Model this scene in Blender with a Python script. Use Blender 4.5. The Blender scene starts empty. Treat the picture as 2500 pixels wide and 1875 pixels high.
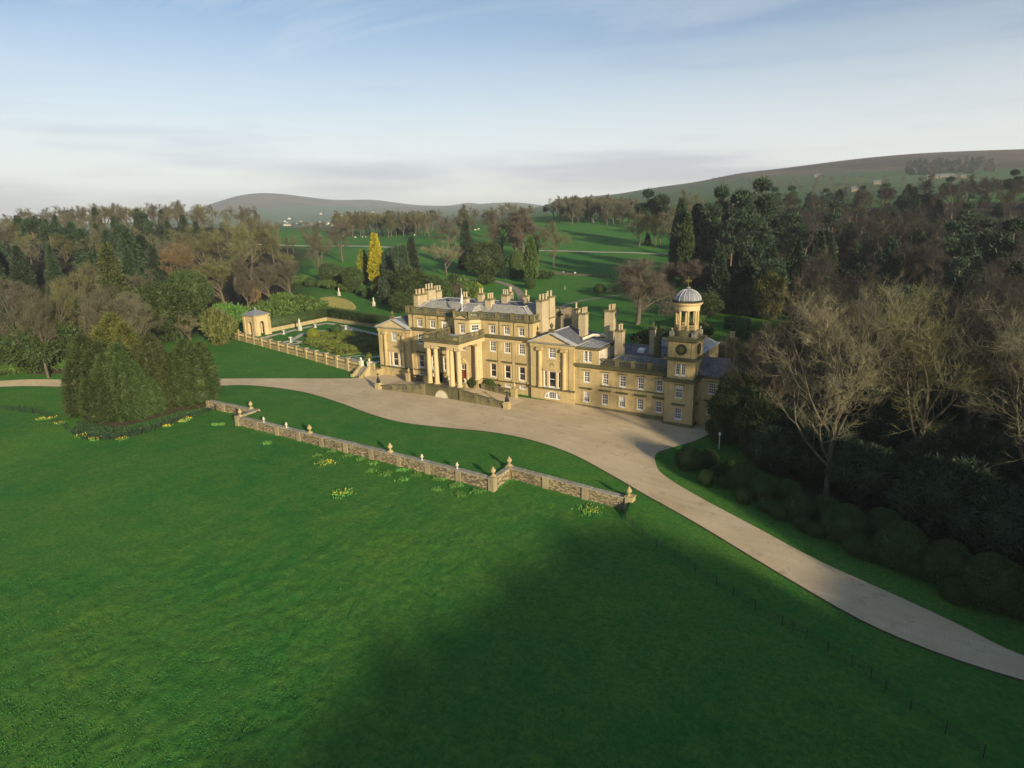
import bpy, math, random
import numpy as np
from mathutils import Vector, Matrix
from mathutils.geometry import delaunay_2d_cdt

SC = bpy.context.scene
COL = SC.collection
R = math.radians

# ------------------------------------------------------------------ camera (drone, 36 m up)
PITCH, ROLL, YAW = 0.2597, 0.0227, -0.5664
CAM = np.array([73.283, -107.946, 35.931]); FPX = 1525.06; PW, PH = 2500.0, 1875.0
FW = np.array([math.sin(YAW)*math.cos(PITCH), math.cos(YAW)*math.cos(PITCH), -math.sin(PITCH)])
_rt = np.array([math.cos(YAW), -math.sin(YAW), 0.0]); _up = np.cross(_rt, FW)
RT = math.cos(ROLL)*_rt - math.sin(ROLL)*_up; UP = math.sin(ROLL)*_rt + math.cos(ROLL)*_up
cam = bpy.data.cameras.new('camera'); camo = bpy.data.objects.new('camera', cam); COL.objects.link(camo)
m = Matrix.Identity(4)
for i in range(3):
    m[i][0] = RT[i]; m[i][1] = UP[i]; m[i][2] = -FW[i]; m[i][3] = CAM[i]
camo.matrix_world = m
cam.sensor_fit = 'HORIZONTAL'; cam.sensor_width = 36.0; cam.lens = 36.0*FPX/PW
cam.clip_start = 0.5; cam.clip_end = 60000
SC.camera = camo

# ------------------------------------------------------------------ light
SUN_EL = R(14.0); SUN_TO = np.array([0.87, -0.49]); SUN_TO = SUN_TO/np.linalg.norm(SUN_TO)
sun = bpy.data.lights.new('sun', 'SUN'); sun.energy = 5.0; sun.angle = R(2.0); sun.color = (1.0, 0.83, 0.58)
suno = bpy.data.objects.new('sun', sun); COL.objects.link(suno)
sd = Vector((SUN_TO[0]*math.cos(SUN_EL), SUN_TO[1]*math.cos(SUN_EL), math.sin(SUN_EL)))
suno.rotation_euler = sd.to_track_quat('Z', 'Y').to_euler(); suno.location = (200, -150, 120)

W = bpy.data.worlds.new('World'); SC.world = W; W.use_nodes = True
def build_world():
    nt = W.node_tree; N = nt.nodes; L = nt.links; N.clear()
    out = N.new('ShaderNodeOutputWorld'); bg = N.new('ShaderNodeBackground'); bg.inputs[1].default_value = 0.088
    sky = N.new('ShaderNodeTexSky'); sky.sky_type = 'NISHITA'; sky.sun_disc = False
    sky.sun_elevation = SUN_EL; sky.sun_rotation = math.atan2(SUN_TO[0], SUN_TO[1])
    sky.altitude = 200; sky.air_density = 1.0; sky.dust_density = 0.6; sky.ozone_density = 2.5
    tc = N.new('ShaderNodeTexCoord'); sep = N.new('ShaderNodeSeparateXYZ'); L.new(tc.outputs['Generated'], sep.inputs[0])
    def math_(op, a, b=None, clamp=False):
        n = N.new('ShaderNodeMath'); n.operation = op; n.use_clamp = clamp
        for i, v in enumerate((a, b)):
            if v is None: continue
            if hasattr(v, 'links'): L.new(v, n.inputs[i])
            else: n.inputs[i].default_value = v
        return n.outputs[0]
    # streaky high cloud on a flat sheet overhead
    zc = math_('ADD', math_('MAXIMUM', sep.outputs[2], 0.0), 0.10)
    cx = math_('DIVIDE', sep.outputs[0], zc); cy = math_('DIVIDE', sep.outputs[1], zc)
    cmb = N.new('ShaderNodeCombineXYZ'); L.new(cx, cmb.inputs[0]); L.new(cy, cmb.inputs[1])
    mp = N.new('ShaderNodeMapping'); mp.inputs['Rotation'].default_value = (0, 0, R(62)); mp.inputs['Scale'].default_value = (0.34, 1.0, 1)
    L.new(cmb.outputs[0], mp.inputs[0])
    nz = N.new('ShaderNodeTexNoise'); nz.inputs['Scale'].default_value = 0.55; nz.inputs['Detail'].default_value = 10; nz.inputs['Roughness'].default_value = 0.6; nz.inputs['Distortion'].default_value = 1.1
    L.new(mp.outputs[0], nz.inputs[0])
    rp = N.new('ShaderNodeMapRange'); rp.inputs[1].default_value = 0.42; rp.inputs[2].default_value = 0.78; rp.inputs[3].default_value = 0.0; rp.inputs[4].default_value = 0.5
    rp.interpolation_type = 'SMOOTHSTEP'
    L.new(nz.outputs[0], rp.inputs[0])
    veil = N.new('ShaderNodeMapRange'); veil.inputs[1].default_value = 0.0; veil.inputs[2].default_value = 0.34; veil.inputs[3].default_value = 0.88; veil.inputs[4].default_value = 0.0
    veil.interpolation_type = 'SMOOTHSTEP'
    L.new(sep.outputs[2], veil.inputs[0])
    cov = math_('MAXIMUM', rp.outputs[0], veil.outputs[0], True)
    # second layer: thin lilac-grey streaks low down
    mp2 = N.new('ShaderNodeMapping'); mp2.inputs['Rotation'].default_value = (R(3.5), R(3.0), 0); mp2.inputs['Scale'].default_value = (1.5, 1.5, 15); mp2.inputs['Location'].default_value = (0.6, 1.7, 0.35)
    L.new(tc.outputs['Generated'], mp2.inputs[0])
    nz2 = N.new('ShaderNodeTexNoise'); nz2.inputs['Scale'].default_value = 1.0; nz2.inputs['Detail'].default_value = 7; nz2.inputs['Roughness'].default_value = 0.5; L.new(mp2.outputs[0], nz2.inputs[0])
    rp2 = N.new('ShaderNodeMapRange'); rp2.inputs[1].default_value = 0.45; rp2.inputs[2].default_value = 0.66; rp2.interpolation_type = 'SMOOTHSTEP'; L.new(nz2.outputs[0], rp2.inputs[0])
    ccol = N.new('ShaderNodeMix'); ccol.data_type = 'RGBA'; ccol.inputs[6].default_value = CLOUD_HI; ccol.inputs[7].default_value = CLOUD_LO
    L.new(rp2.outputs[0], ccol.inputs[0])
    mx = N.new('ShaderNodeMix'); mx.data_type = 'RGBA'; L.new(cov, mx.inputs[0]); L.new(sky.outputs[0], mx.inputs[6]); L.new(ccol.outputs[2], mx.inputs[7])
    L.new(mx.outputs[2], bg.inputs[0]); L.new(bg.outputs[0], out.inputs[0])
CLOUD_HI = (7.2, 7.15, 6.9, 1); CLOUD_LO = (4.7, 4.5, 5.1, 1)
build_world()
SC.view_settings.view_transform = 'Standard'; SC.view_settings.look = 'None'; SC.view_settings.gamma = 1.0
SC.view_settings.use_curve_mapping = False; SC.view_settings.exposure = 0.62
SC.cycles.use_denoising = True; SC.cycles.max_bounces = 5; SC.cycles.diffuse_bounces = 3; SC.cycles.glossy_bounces = 2
SC.cycles.transmission_bounces = 2; SC.cycles.volume_bounces = 1; SC.cycles.caustics_reflective = False; SC.cycles.caustics_refractive = False

# ------------------------------------------------------------------ pixels of the photograph -> directions
def ray(px, py): return FW + RT*(px-PW/2)/FPX - UP*(py-PH/2)/FPX
def onz(px, py, z):
    r = ray(px, py); t = (z-CAM[2])/r[2]; return CAM + r*t
def ony(px, py, y):
    r = ray(px, py); t = (y-CAM[1])/r[1]; return CAM + r*t
def at_dist(px, py, D):
    r = ray(px, py); return CAM + r*(D/math.hypot(r[0], r[1]))

# ------------------------------------------------------------------ materials
MATS = {}
def nmat(name): 
    m = bpy.data.materials.new(name); m.use_nodes = True
    nt = m.node_tree; b = nt.nodes['Principled BSDF']; MATS[name] = m
    return m, nt, b
def _mix(nt, fac, a, b, mode='MIX'):
    n = nt.nodes.new('ShaderNodeMix'); n.data_type = 'RGBA'; n.blend_type = mode
    for i, v in ((0, fac), (6, a), (7, b)):
        if hasattr(v, 'links'): nt.links.new(v, n.inputs[i])
        else: n.inputs[i].default_value = v if i == 0 else ((*v, 1) if len(v) == 3 else v)
    return n.outputs[2]
def _noise(nt, scale, detail=4, rough=0.55, vec=None, dist=0.0):
    n = nt.nodes.new('ShaderNodeTexNoise'); n.inputs['Scale'].default_value = scale; n.inputs['Detail'].default_value = detail
    n.inputs['Roughness'].default_value = rough; n.inputs['Distortion'].default_value = dist
    if vec is not None: nt.links.new(vec, n.inputs[0])
    return n.outputs[0]
def _rng(nt, v, a, b, c=0.0, d=1.0):
    n = nt.nodes.new('ShaderNodeMapRange'); n.inputs[1].default_value = a; n.inputs[2].default_value = b; n.inputs[3].default_value = c; n.inputs[4].default_value = d
    nt.links.new(v, n.inputs[0]); return n.outputs[0]
def _pos(nt): return nt.nodes.new('ShaderNodeNewGeometry').outputs['Position']
def _bump(nt, b, h, strength, dist):
    n = nt.nodes.new('ShaderNodeBump'); n.inputs['Strength'].default_value = strength; n.inputs['Distance'].default_value = dist
    nt.links.new(h, n.inputs['Height']); nt.links.new(n.outputs[0], b.inputs['Normal'])
def _map(nt, vec, scale=(1, 1, 1), rot=(0, 0, 0)):
    n = nt.nodes.new('ShaderNodeMapping'); n.inputs['Scale'].default_value = scale; n.inputs['Rotation'].default_value = rot
    nt.links.new(vec, n.inputs[0]); return n.outputs[0]
def plain(name, col, rough=0.8, metal=0.0, var=0.0, scale=3.0, spec=0.3):
    m, nt, b = nmat(name); b.inputs['Roughness'].default_value = rough; b.inputs['Metallic'].default_value = metal
    b.inputs['Specular IOR Level'].default_value = spec
    if var > 0:
        f = _noise(nt, scale, 4, 0.6, _pos(nt)); lo = tuple(c*(1-var) for c in col); hi = tuple(min(1, c*(1+var)) for c in col)
        nt.links.new(_mix(nt, _rng(nt, f, 0.3, 0.7), lo, hi), b.inputs['Base Color'])
    else: b.inputs['Base Color'].default_value = (*col, 1)
    return m
def stone(name, c1, c2, dark, courses=0.0, stain=0.5):
    m, nt, b = nmat(name); p = _pos(nt); b.inputs['Roughness'].default_value = 0.9; b.inputs['Specular IOR Level'].default_value = 0.15
    f1 = _noise(nt, 0.35, 5, 0.6, p); base = _mix(nt, _rng(nt, f1, 0.35, 0.68), c1, c2)
    st = _noise(nt, 0.9, 6, 0.65, _map(nt, p, (1.6, 1.6, 0.25)))      # run-off streaks in the stone
    base = _mix(nt, _rng(nt, st, 0.49, 0.74, 0, stain), base, dark)
    if courses > 0:
        br = nt.nodes.new('ShaderNodeTexBrick'); br.inputs['Scale'].default_value = 1.0; br.inputs['Brick Width'].default_value = 1.1; br.inputs['Row Height'].default_value = courses
        br.inputs['Mortar Size'].default_value = 0.012; br.inputs['Color1'].default_value = (0.80, 0.80, 0.80, 1); br.inputs['Color2'].default_value = (1.0, 1.0, 1.0, 1); br.inputs['Mortar'].default_value = (0.62, 0.62, 0.62, 1)
        s = nt.nodes.new('ShaderNodeSeparateXYZ'); nt.links.new(p, s.inputs[0]); ad = nt.nodes.new('ShaderNodeMath'); ad.operation = 'ADD'
        nt.links.new(s.outputs[0], ad.inputs[0]); nt.links.new(s.outputs[1], ad.inputs[1])
        c = nt.nodes.new('ShaderNodeCombineXYZ'); nt.links.new(ad.outputs[0], c.inputs[0]); nt.links.new(s.outputs[2], c.inputs[1]); nt.links.new(c.outputs[0], br.inputs['Vector'])
        base = _mix(nt, 0.55, base, br.outputs['Color'], 'MULTIPLY')
    nt.links.new(base, b.inputs['Base Color']); _bump(nt, b, _noise(nt, 6, 5, 0.6, p), 0.25, 0.03)
    return m
stone('ashlar', (0.56, 0.435, 0.21), (0.45, 0.35, 0.17), (0.18, 0.15, 0.08), 0.36, 0.6)
stone('portico_stone', (0.56, 0.44, 0.24), (0.48, 0.37, 0.20), (0.30, 0.24, 0.13), 0.0, 0.25)
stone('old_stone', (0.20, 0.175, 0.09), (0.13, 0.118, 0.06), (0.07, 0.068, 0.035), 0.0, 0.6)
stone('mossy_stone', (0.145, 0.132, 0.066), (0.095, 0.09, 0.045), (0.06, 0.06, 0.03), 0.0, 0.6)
stone('chimney_stone', (0.50, 0.42, 0.27), (0.40, 0.33, 0.20), (0.20, 0.17, 0.10), 0.35, 0.4)
stone('rubble', (0.22, 0.19, 0.13), (0.15, 0.125, 0.08), (0.06, 0.055, 0.04), 0.3, 0.5)
stone('buttress_stone', (0.36, 0.30, 0.18), (0.26, 0.215, 0.13), (0.11, 0.10, 0.06), 0.5, 0.5)
stone('coping', (0.36, 0.34, 0.28), (0.22, 0.21, 0.16), (0.12, 0.12, 0.09), 0.0, 0.5)
stone('garden_stone', (0.46, 0.37, 0.19), (0.34, 0.28, 0.14), (0.15, 0.13, 0.065), 0.0, 0.6)
stone('statue_stone', (0.62, 0.58, 0.46), (0.50, 0.46, 0.35), (0.28, 0.26, 0.19), 0.0, 0.4)
stone('render', (0.62, 0.56, 0.43), (0.56, 0.50, 0.38), (0.4, 0.36, 0.27), 0.0, 0.3)
def mk_rubble():
    m, nt, b = nmat('wall_stone'); p = _pos(nt); b.inputs['Roughness'].default_value = .95; b.inputs['Specular IOR Level'].default_value = .1
    v = nt.nodes.new('ShaderNodeTexVoronoi'); v.inputs['Scale'].default_value = 1.0; nt.links.new(_map(nt, p, (2.0, 2.0, 4.2)), v.inputs['Vector'])
    base = _mix(nt, _rng(nt, v.outputs['Color'], .1, .9), (0.16, 0.13, 0.075), (0.44, 0.36, 0.22))
    base = _mix(nt, _rng(nt, v.outputs['Distance'], .45, .75, 0, .8), base, (0.07, 0.06, 0.04))
    base = _mix(nt, _rng(nt, _noise(nt, .5, 6, .7, p), .5, .68, 0, .7), base, (0.075, 0.068, 0.045))
    nt.links.new(base, b.inputs['Base Color']); _bump(nt, b, v.outputs['Distance'], .5, .06)
mk_rubble()
plain('white_paint', (0.80, 0.79, 0.75), 0.45)
plain('blind', (0.62, 0.60, 0.53), 0.8)
plain('door_wood', (0.21, 0.055, 0.02), 0.45, var=0.25, scale=5)
plain('iron', (0.018, 0.02, 0.024), 0.5)
plain('lead_cap', (0.40, 0.405, 0.41), 0.6, var=0.2, scale=2)
plain('gold', (0.85, 0.55, 0.15), 0.25, 1.0)
plain('clock_black', (0.012, 0.012, 0.013), 0.5)
plain('bark', (0.10, 0.085, 0.058), 0.95, var=0.35, scale=1.2)
plain('bark_red', (0.17, 0.105, 0.065), 0.95, var=0.3, scale=1.2)
plain('soil', (0.075, 0.055, 0.032), 1.0, var=0.35, scale=0.8)
plain('wool', (0.60, 0.57, 0.49), 1.0)
plain('sheep_face', (0.05, 0.045, 0.04), 0.9)
plain('brown_hide', (0.10, 0.055, 0.03), 0.9)
plain('yellow_petal', (0.80, 0.58, 0.03), 0.6)
plain('flag_cloth', (0.78, 0.78, 0.76), 0.8)
plain('lamp_glass', (0.75, 0.77, 0.75), 0.2)
def mk_glass():
    m, nt, b = nmat('glass'); b.inputs['Roughness'].default_value = 0.06; b.inputs['Specular IOR Level'].default_value = 0.6
    f = _noise(nt, 0.45, 3, 0.6, _pos(nt)); nt.links.new(_mix(nt, _rng(nt, f, 0.40, 0.66), (0.010, 0.013, 0.018), (0.075, 0.075, 0.068)), b.inputs['Base Color'])
    _bump(nt, b, _noise(nt, 1.3, 2, 0.5, _pos(nt)), 0.08, 0.02)
mk_glass()
def mk_roof(name, c1, c2, lich, row, amt):
    m, nt, b = nmat(name); p = _pos(nt); b.inputs['Roughness'].default_value = 0.62
    v = nt.nodes.new('ShaderNodeTexVoronoi'); v.inputs['Scale'].default_value = 1.0; nt.links.new(_map(nt, p, (2.4, 2.4, row)), v.inputs['Vector'])
    base = _mix(nt, _rng(nt, v.outputs['Color'], 0.1, 0.9), c1, c2)
    base = _mix(nt, _rng(nt, _noise(nt, 1.1, 6, 0.7, p), 0.50, 0.66, 0, amt), base, lich)
    base = _mix(nt, _rng(nt, _noise(nt, 0.5, 3, 0.6, _map(nt, p, (1, 1, 1), (0, 0, 1))), 0.58, 0.72, 0, 0.7), base, tuple(c*0.45 for c in c1))
    nt.links.new(base, b.inputs['Base Color']); _bump(nt, b, v.outputs['Distance'], 0.4, 0.05)
mk_roof('slate', (0.075, 0.085, 0.105), (0.15, 0.16, 0.18), (0.24, 0.235, 0.19), 5.0, 0.45)
mk_roof('stone_slate', (0.21, 0.205, 0.185), (0.32, 0.31, 0.27), (0.42, 0.40, 0.33), 4.0, 0.6)
mk_roof('lead', (0.16, 0.172, 0.19), (0.22, 0.235, 0.25), (0.30, 0.31, 0.305), 0.6, 0.35)
def mk_gravel():
    m, nt, b = nmat('gravel'); p = _pos(nt); b.inputs['Roughness'].default_value = 1.0; b.inputs['Specular IOR Level'].default_value = 0.05
    base = _mix(nt, _rng(nt, _noise(nt, 0.11, 5, 0.6, p), 0.35, 0.65), (0.67, 0.545, 0.345), (0.53, 0.42, 0.26))
    tr = _noise(nt, 0.35, 5, 0.6, _map(nt, p, (0.35, 2.2, 1), (0, 0, R(14))))         # wheel-swept streaks
    base = _mix(nt, _rng(nt, tr, 0.5, 0.72, 0, 0.55), base, (0.72, 0.62, 0.45))
    st = _noise(nt, 0.55, 6, 0.7, _map(nt, p, (1, 1, 1), (0, 0, 0.7)))
    base = _mix(nt, _rng(nt, st, 0.56, 0.74, 0, 0.6), base, (0.22, 0.16, 0.10))
    base = _mix(nt, _rng(nt, _noise(nt, 9, 3, 0.7, p), 0.35, 0.7, 0, 0.35), base, (0.28, 0.22, 0.16))
    nt.links.new(base, b.inputs['Base Color']); _bump(nt, b, _noise(nt, 5, 4, 0.7, p), 0.4, 0.04)
mk_gravel()
plain('dark_path', (0.24, 0.21, 0.165), 1.0, var=.2, scale=.6)
def mk_path():
    m, nt, b = nmat('pale_path'); p = _pos(nt); b.inputs['Roughness'].default_value = 1.0
    nt.links.new(_mix(nt, _rng(nt, _noise(nt, 0.8, 5, 0.6, p), 0.3, 0.7), (0.50, 0.46, 0.40), (0.38, 0.33, 0.27)), b.inputs['Base Color'])
mk_path()
def mk_ground():
    """grass of lawn, field and park; heather, bracken and wood floor follow the painted land-cover weights"""
    m, nt, b = nmat('ground'); p = _pos(nt); b.inputs['Roughness'].default_value = 0.95; b.inputs['Specular IOR Level'].default_value = 0.1
    def attr(n):
        a = nt.nodes.new('ShaderNodeAttribute'); a.attribute_name = n; return a.outputs['Fac']
    g = _mix(nt, _rng(nt, _noise(nt, 0.045, 5, 0.6, p), 0.35, 0.68), (0.032, 0.168, 0.028), (0.090, 0.210, 0.032))
    g = _mix(nt, _rng(nt, _noise(nt, 0.35, 6, 0.7, p), 0.42, 0.72, 0, 0.6), g, (0.150, 0.240, 0.038))
    g = _mix(nt, _rng(nt, _noise(nt, 2.2, 6, 0.75, p), 0.40, 0.64, 0, 0.75), g, (0.018, 0.108, 0.020))
    g = _mix(nt, _rng(nt, _noise(nt, 0.8, 3, 0.5, _map(nt, p, (0.05, 1.3, 1), (0, 0, R(-32)))), 0.62, 0.72, 0, 0.35), g, (0.03, 0.12, 0.02))
    # enclosed pastures on the hill sides: fields of slightly different green, dry-stone walls between
    v = nt.nodes.new('ShaderNodeTexVoronoi'); v.inputs['Scale'].default_value = 0.006; nt.links.new(_map(nt, p, (1, 0.6, 0.2), (0, 0, 0.5)), v.inputs['Vector'])
    past = _mix(nt, _rng(nt, v.outputs['Color'], 0.1, 0.9), (0.034, 0.090, 0.022), (0.066, 0.105, 0.032))
    v2 = nt.nodes.new('ShaderNodeTexVoronoi'); v2.feature = 'DISTANCE_TO_EDGE'; v2.inputs['Scale'].default_value = 0.006; nt.links.new(_map(nt, p, (1, 0.6, 0.2), (0, 0, 0.5)), v2.inputs['Vector'])
    past = _mix(nt, _rng(nt, v2.outputs['Distance'], 0.010, 0.022, 0.8, 0.0), past, (0.035, 0.036, 0.022))
    past = _mix(nt, _rng(nt, _noise(nt, 0.02, 6, 0.7, p), 0.55, 0.7, 0, 0.6), past, (0.06, 0.075, 0.03))
    moor = _mix(nt, _rng(nt, _noise(nt, 0.004, 6, 0.65, p), 0.4, 0.6), (0.034, 0.026, 0.024), (0.120, 0.082, 0.052))
    moor = _mix(nt, _rng(nt, _noise(nt, 0.012, 5, 0.7, _map(nt, p, (1, 1, 3))), 0.5, 0.66), moor, (0.060, 0.062, 0.032))
    wood = _mix(nt, _rng(nt, _noise(nt, 0.25, 5, 0.7, p), 0.35, 0.65), (0.030, 0.022, 0.013), (0.045, 0.040, 0.018))
    c = _mix(nt, attr('pasture'), g, past); c = _mix(nt, attr('moor'), c, moor); c = _mix(nt, attr('wood'), c, wood)
    nt.links.new(c, b.inputs['Base Color'])
    h = nt.nodes.new('ShaderNodeMath'); h.operation = 'ADD'; nt.links.new(_noise(nt, 1.3, 6, 0.75, p), h.inputs[0]); nt.links.new(_noise(nt, 7.0, 3, 0.7, p), h.inputs[1])
    _bump(nt, b, h.outputs[0], 0.8, 0.12)
mk_ground()
def leafmat(name, c1, c2, rand=0.5, rough=0.6):
    m, nt, b = nmat(name); b.inputs['Roughness'].default_value = rough; b.inputs['Specular IOR Level'].default_value = 0.25
    g = nt.nodes.new('ShaderNodeNewGeometry'); oi = nt.nodes.new('ShaderNodeObjectInfo')
    f = _mix(nt, g.outputs['Random Per Island'], c1, c2)
    cl = _noise(nt, 0.55, 3, 0.6, _pos(nt)); f = _mix(nt, _rng(nt, cl, 0.35, 0.7, 0, 0.55), f, tuple(c*0.62 for c in c1))
    k = nt.nodes.new('ShaderNodeHueSaturation'); nt.links.new(f, k.inputs['Color']); nt.links.new(_rng(nt, oi.outputs['Random'], 0, 1, 1-rand*0.45, 1+rand*0.45), k.inputs['Value'])
    nt.links.new(_rng(nt, oi.outputs['Random'], 0, 1, 0.485, 0.51), k.inputs['Hue'])
    nt.links.new(k.outputs[0], b.inputs['Base Color'])
leafmat('leaf_yew', (0.030, 0.058, 0.016), (0.060, 0.085, 0.022))
leafmat('leaf_cypress', (0.034, 0.068, 0.018), (0.066, 0.098, 0.026))
leafmat('leaf_cedar', (0.070, 0.084, 0.020), (0.105, 0.108, 0.028))
leafmat('leaf_spruce', (0.026, 0.052, 0.028), (0.050, 0.075, 0.036))
leafmat('leaf_pine', (0.026, 0.056, 0.030), (0.050, 0.080, 0.040))
leafmat('leaf_gold', (0.30, 0.28, 0.015), (0.42, 0.38, 0.03), 0.2)
leafmat('leaf_lime', (0.15, 0.19, 0.02), (0.22, 0.25, 0.03), 0.2)
leafmat('leaf_shrub', (0.050, 0.095, 0.018), (0.095, 0.14, 0.03))
leafmat('leaf_laurel', (0.055, 0.135, 0.022), (0.10, 0.20, 0.04))
leafmat('leaf_box', (0.085, 0.13, 0.018), (0.16, 0.17, 0.03), 0.1)
leafmat('leaf_hedge', (0.030, 0.062, 0.016), (0.055, 0.085, 0.022), 0.1)
leafmat('leaf_dome', (0.035, 0.075, 0.018), (0.060, 0.105, 0.026), 0.4)
leafmat('leaf_rust', (0.15, 0.095, 0.04), (0.22, 0.14, 0.06))
leafmat('long_grass', (0.24, 0.23, 0.075), (0.33, 0.31, 0.11), 0.1)
leafmat('field_grass', (0.030, 0.150, 0.026), (0.060, 0.175, 0.030), 0.0)
leafmat('leaf_daffodil', (0.10, 0.26, 0.05), (0.16, 0.34, 0.08))
leafmat('leaf_ivy', (0.022, 0.058, 0.022), (0.045, 0.095, 0.036), 0.1)
leafmat('twig_brown', (0.095, 0.092, 0.056), (0.145, 0.138, 0.084))
leafmat('twig_green', (0.110, 0.112, 0.046), (0.165, 0.162, 0.070))
leafmat('twig_red', (0.110, 0.092, 0.066), (0.158, 0.130, 0.092))
leafmat('twig_shaded', (0.034, 0.031, 0.022), (0.056, 0.050, 0.036))  # brown twigs darkened so their colour carries the right-hand wood's shade
leafmat('leaf_brown', (0.044, 0.060, 0.019), (0.072, 0.086, 0.028))
leafmat('twig_gold', (0.19, 0.145, 0.065), (0.26, 0.195, 0.09))
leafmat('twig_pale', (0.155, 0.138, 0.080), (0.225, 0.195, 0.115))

# ------------------------------------------------------------------ objects and meshes
def link(o): COL.objects.link(o); return o
def tag(o, label=None, cat=None, group=None, kind=None):
    if label: o['label'] = label
    if cat: o['category'] = cat
    if group: o['group'] = group
    if kind: o['kind'] = kind
    return o
def np_mesh(name, V, F, mat=None, smooth=False):
    """V (n,3) array, F (k,3|4) int array"""
    me = bpy.data.meshes.new(name); V = np.asarray(V, np.float32); F = np.asarray(F, np.int32); k = F.shape[1]
    me.vertices.add(len(V)); me.vertices.foreach_set('co', V.ravel())
    me.loops.add(F.size); me.loops.foreach_set('vertex_index', F.ravel())
    me.polygons.add(len(F)); me.polygons.foreach_set('loop_start', np.arange(0, F.size, k, dtype=np.int32))
    if smooth: me.polygons.foreach_set('use_smooth', np.ones(len(F), bool))
    if mat: me.materials.append(MATS[mat])
    me.update(calc_edges=True)
    return me
def root(name, loc, label, cat, group=None, rz=0.0):
    o = link(bpy.data.objects.new(name, None)); o.location = loc; o.rotation_euler = (0, 0, rz); o.empty_display_size = 0.3
    return tag(o, label, cat, group)
def attach(o, parent, world=True):
    """world=True: o is in world coordinates; its parent may be a root Empty standing elsewhere (unrotated)"""
    o.parent = parent
    if world:
        p = parent; T = Matrix.Identity(4)
        chain = []
        while p is not None: chain.append(p); p = p.parent
        for q in reversed(chain):
            T = T @ q.matrix_parent_inverse @ Matrix.LocRotScale(q.location, q.rotation_euler, q.scale)
        o.matrix_parent_inverse = T.inverted()
    return o
TINY = {'baluster_row', 'glazing_bars', 'ridge_cap', 'railing', 'roof_seam', 'window_dressing'}
class MB:
    def __init__(s): s.v = []; s.f = []
    def add(s, vs, fs):
        n = len(s.v); s.v.extend([tuple(map(float, v)) for v in vs]); s.f.extend([tuple(i+n for i in f) for f in fs]); return s
    def box(s, x0, x1, y0, y1, z0, z1):
        return s.add([(x0,y0,z0),(x1,y0,z0),(x1,y1,z0),(x0,y1,z0),(x0,y0,z1),(x1,y0,z1),(x1,y1,z1),(x0,y1,z1)],
                     [(0,3,2,1),(4,5,6,7),(0,1,5,4),(1,2,6,5),(2,3,7,6),(3,0,4,7)])
    def cbox(s, cx, cy, w, d, z0, z1, rz=0.0):
        c, n = math.cos(rz), math.sin(rz); P = [(-w/2,-d/2),(w/2,-d/2),(w/2,d/2),(-w/2,d/2)]
        Q = [(cx+a*c-b*n, cy+a*n+b*c) for a, b in P]
        return s.add([(*q, z0) for q in Q]+[(*q, z1) for q in Q], [(0,3,2,1),(4,5,6,7),(0,1,5,4),(1,2,6,5),(2,3,7,6),(3,0,4,7)])
    def quad(s, *p): return s.add(p, [tuple(range(len(p)))])
    def prism(s, poly, z0, z1, top=True, bot=True):
        n = len(poly); V = [(x, y, z0) for x, y in poly]+[(x, y, z1) for x, y in poly]
        F = [(i, (i+1) % n, n+(i+1) % n, n+i) for i in range(n)]
        if top: F.append(tuple(range(n, 2*n)))
        if bot: F.append(tuple(range(n-1, -1, -1)))
        return s.add(V, F)
    def slab(s, p0, p1, w, z00, z01, z10, z11):
        """straight bar of width w from p0 to p1 (xy); bottom/top at start z00,z01 and at end z10,z11"""
        dx, dy = p1[0]-p0[0], p1[1]-p0[1]; l = math.hypot(dx, dy); nx, ny = -dy/l*w/2, dx/l*w/2
        V = [(p0[0]-nx, p0[1]-ny, z00), (p1[0]-nx, p1[1]-ny, z10), (p1[0]+nx, p1[1]+ny, z10), (p0[0]+nx, p0[1]+ny, z00),
             (p0[0]-nx, p0[1]-ny, z01), (p1[0]-nx, p1[1]-ny, z11), (p1[0]+nx, p1[1]+ny, z11), (p0[0]+nx, p0[1]+ny, z01)]
        return s.add(V, [(0,3,2,1),(4,5,6,7),(0,1,5,4),(1,2,6,5),(2,3,7,6),(3,0,4,7)])
    def lathe(s, cx, cy, prof, n=10, cap=True, z=0.0, ph=0.0):
        V = []; F = []
        for r, zz in prof:
            for i in range(n): a = ph+2*math.pi*i/n; V.append((cx+r*math.cos(a), cy+r*math.sin(a), z+zz))
        for k in range(len(prof)-1):
            for i in range(n): j = (i+1) % n; F.append((k*n+i, k*n+j, (k+1)*n+j, (k+1)*n+i))
        if cap:
            F.append(tuple(range(n-1, -1, -1))); m_ = (len(prof)-1)*n; F.append(tuple(range(m_, m_+n)))
        return s.add(V, F)
    def tube(s, pts, rad, n=6):
        pts = [np.array(p, float) for p in pts]
        if not hasattr(rad, '__len__'): rad = [rad]*len(pts)
        V = []; F = []
        for k, p in enumerate(pts):
            t = pts[min(k+1, len(pts)-1)]-pts[max(k-1, 0)]; t /= np.linalg.norm(t)+1e-9
            a = np.cross(t, (0, 0, 1.0) if abs(t[2]) < 0.9 else (1.0, 0, 0)); a /= np.linalg.norm(a); b = np.cross(t, a)
            for i in range(n): q = 2*math.pi*i/n; V.append(p+rad[k]*(math.cos(q)*a+math.sin(q)*b))
        for k in range(len(pts)-1):
            for i in range(n): j = (i+1) % n; F.append((k*n+i, k*n+j, (k+1)*n+j, (k+1)*n+i))
        F.append(tuple(range(n-1, -1, -1))); m_ = (len(pts)-1)*n; F.append(tuple(range(m_, m_+n)))
        return s.add(V, F)
    def mesh(s, name, mat):
        me = bpy.data.meshes.new(name); me.from_pydata(s.v, [], s.f); me.materials.append(MATS[mat]); me.update(); return me
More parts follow.
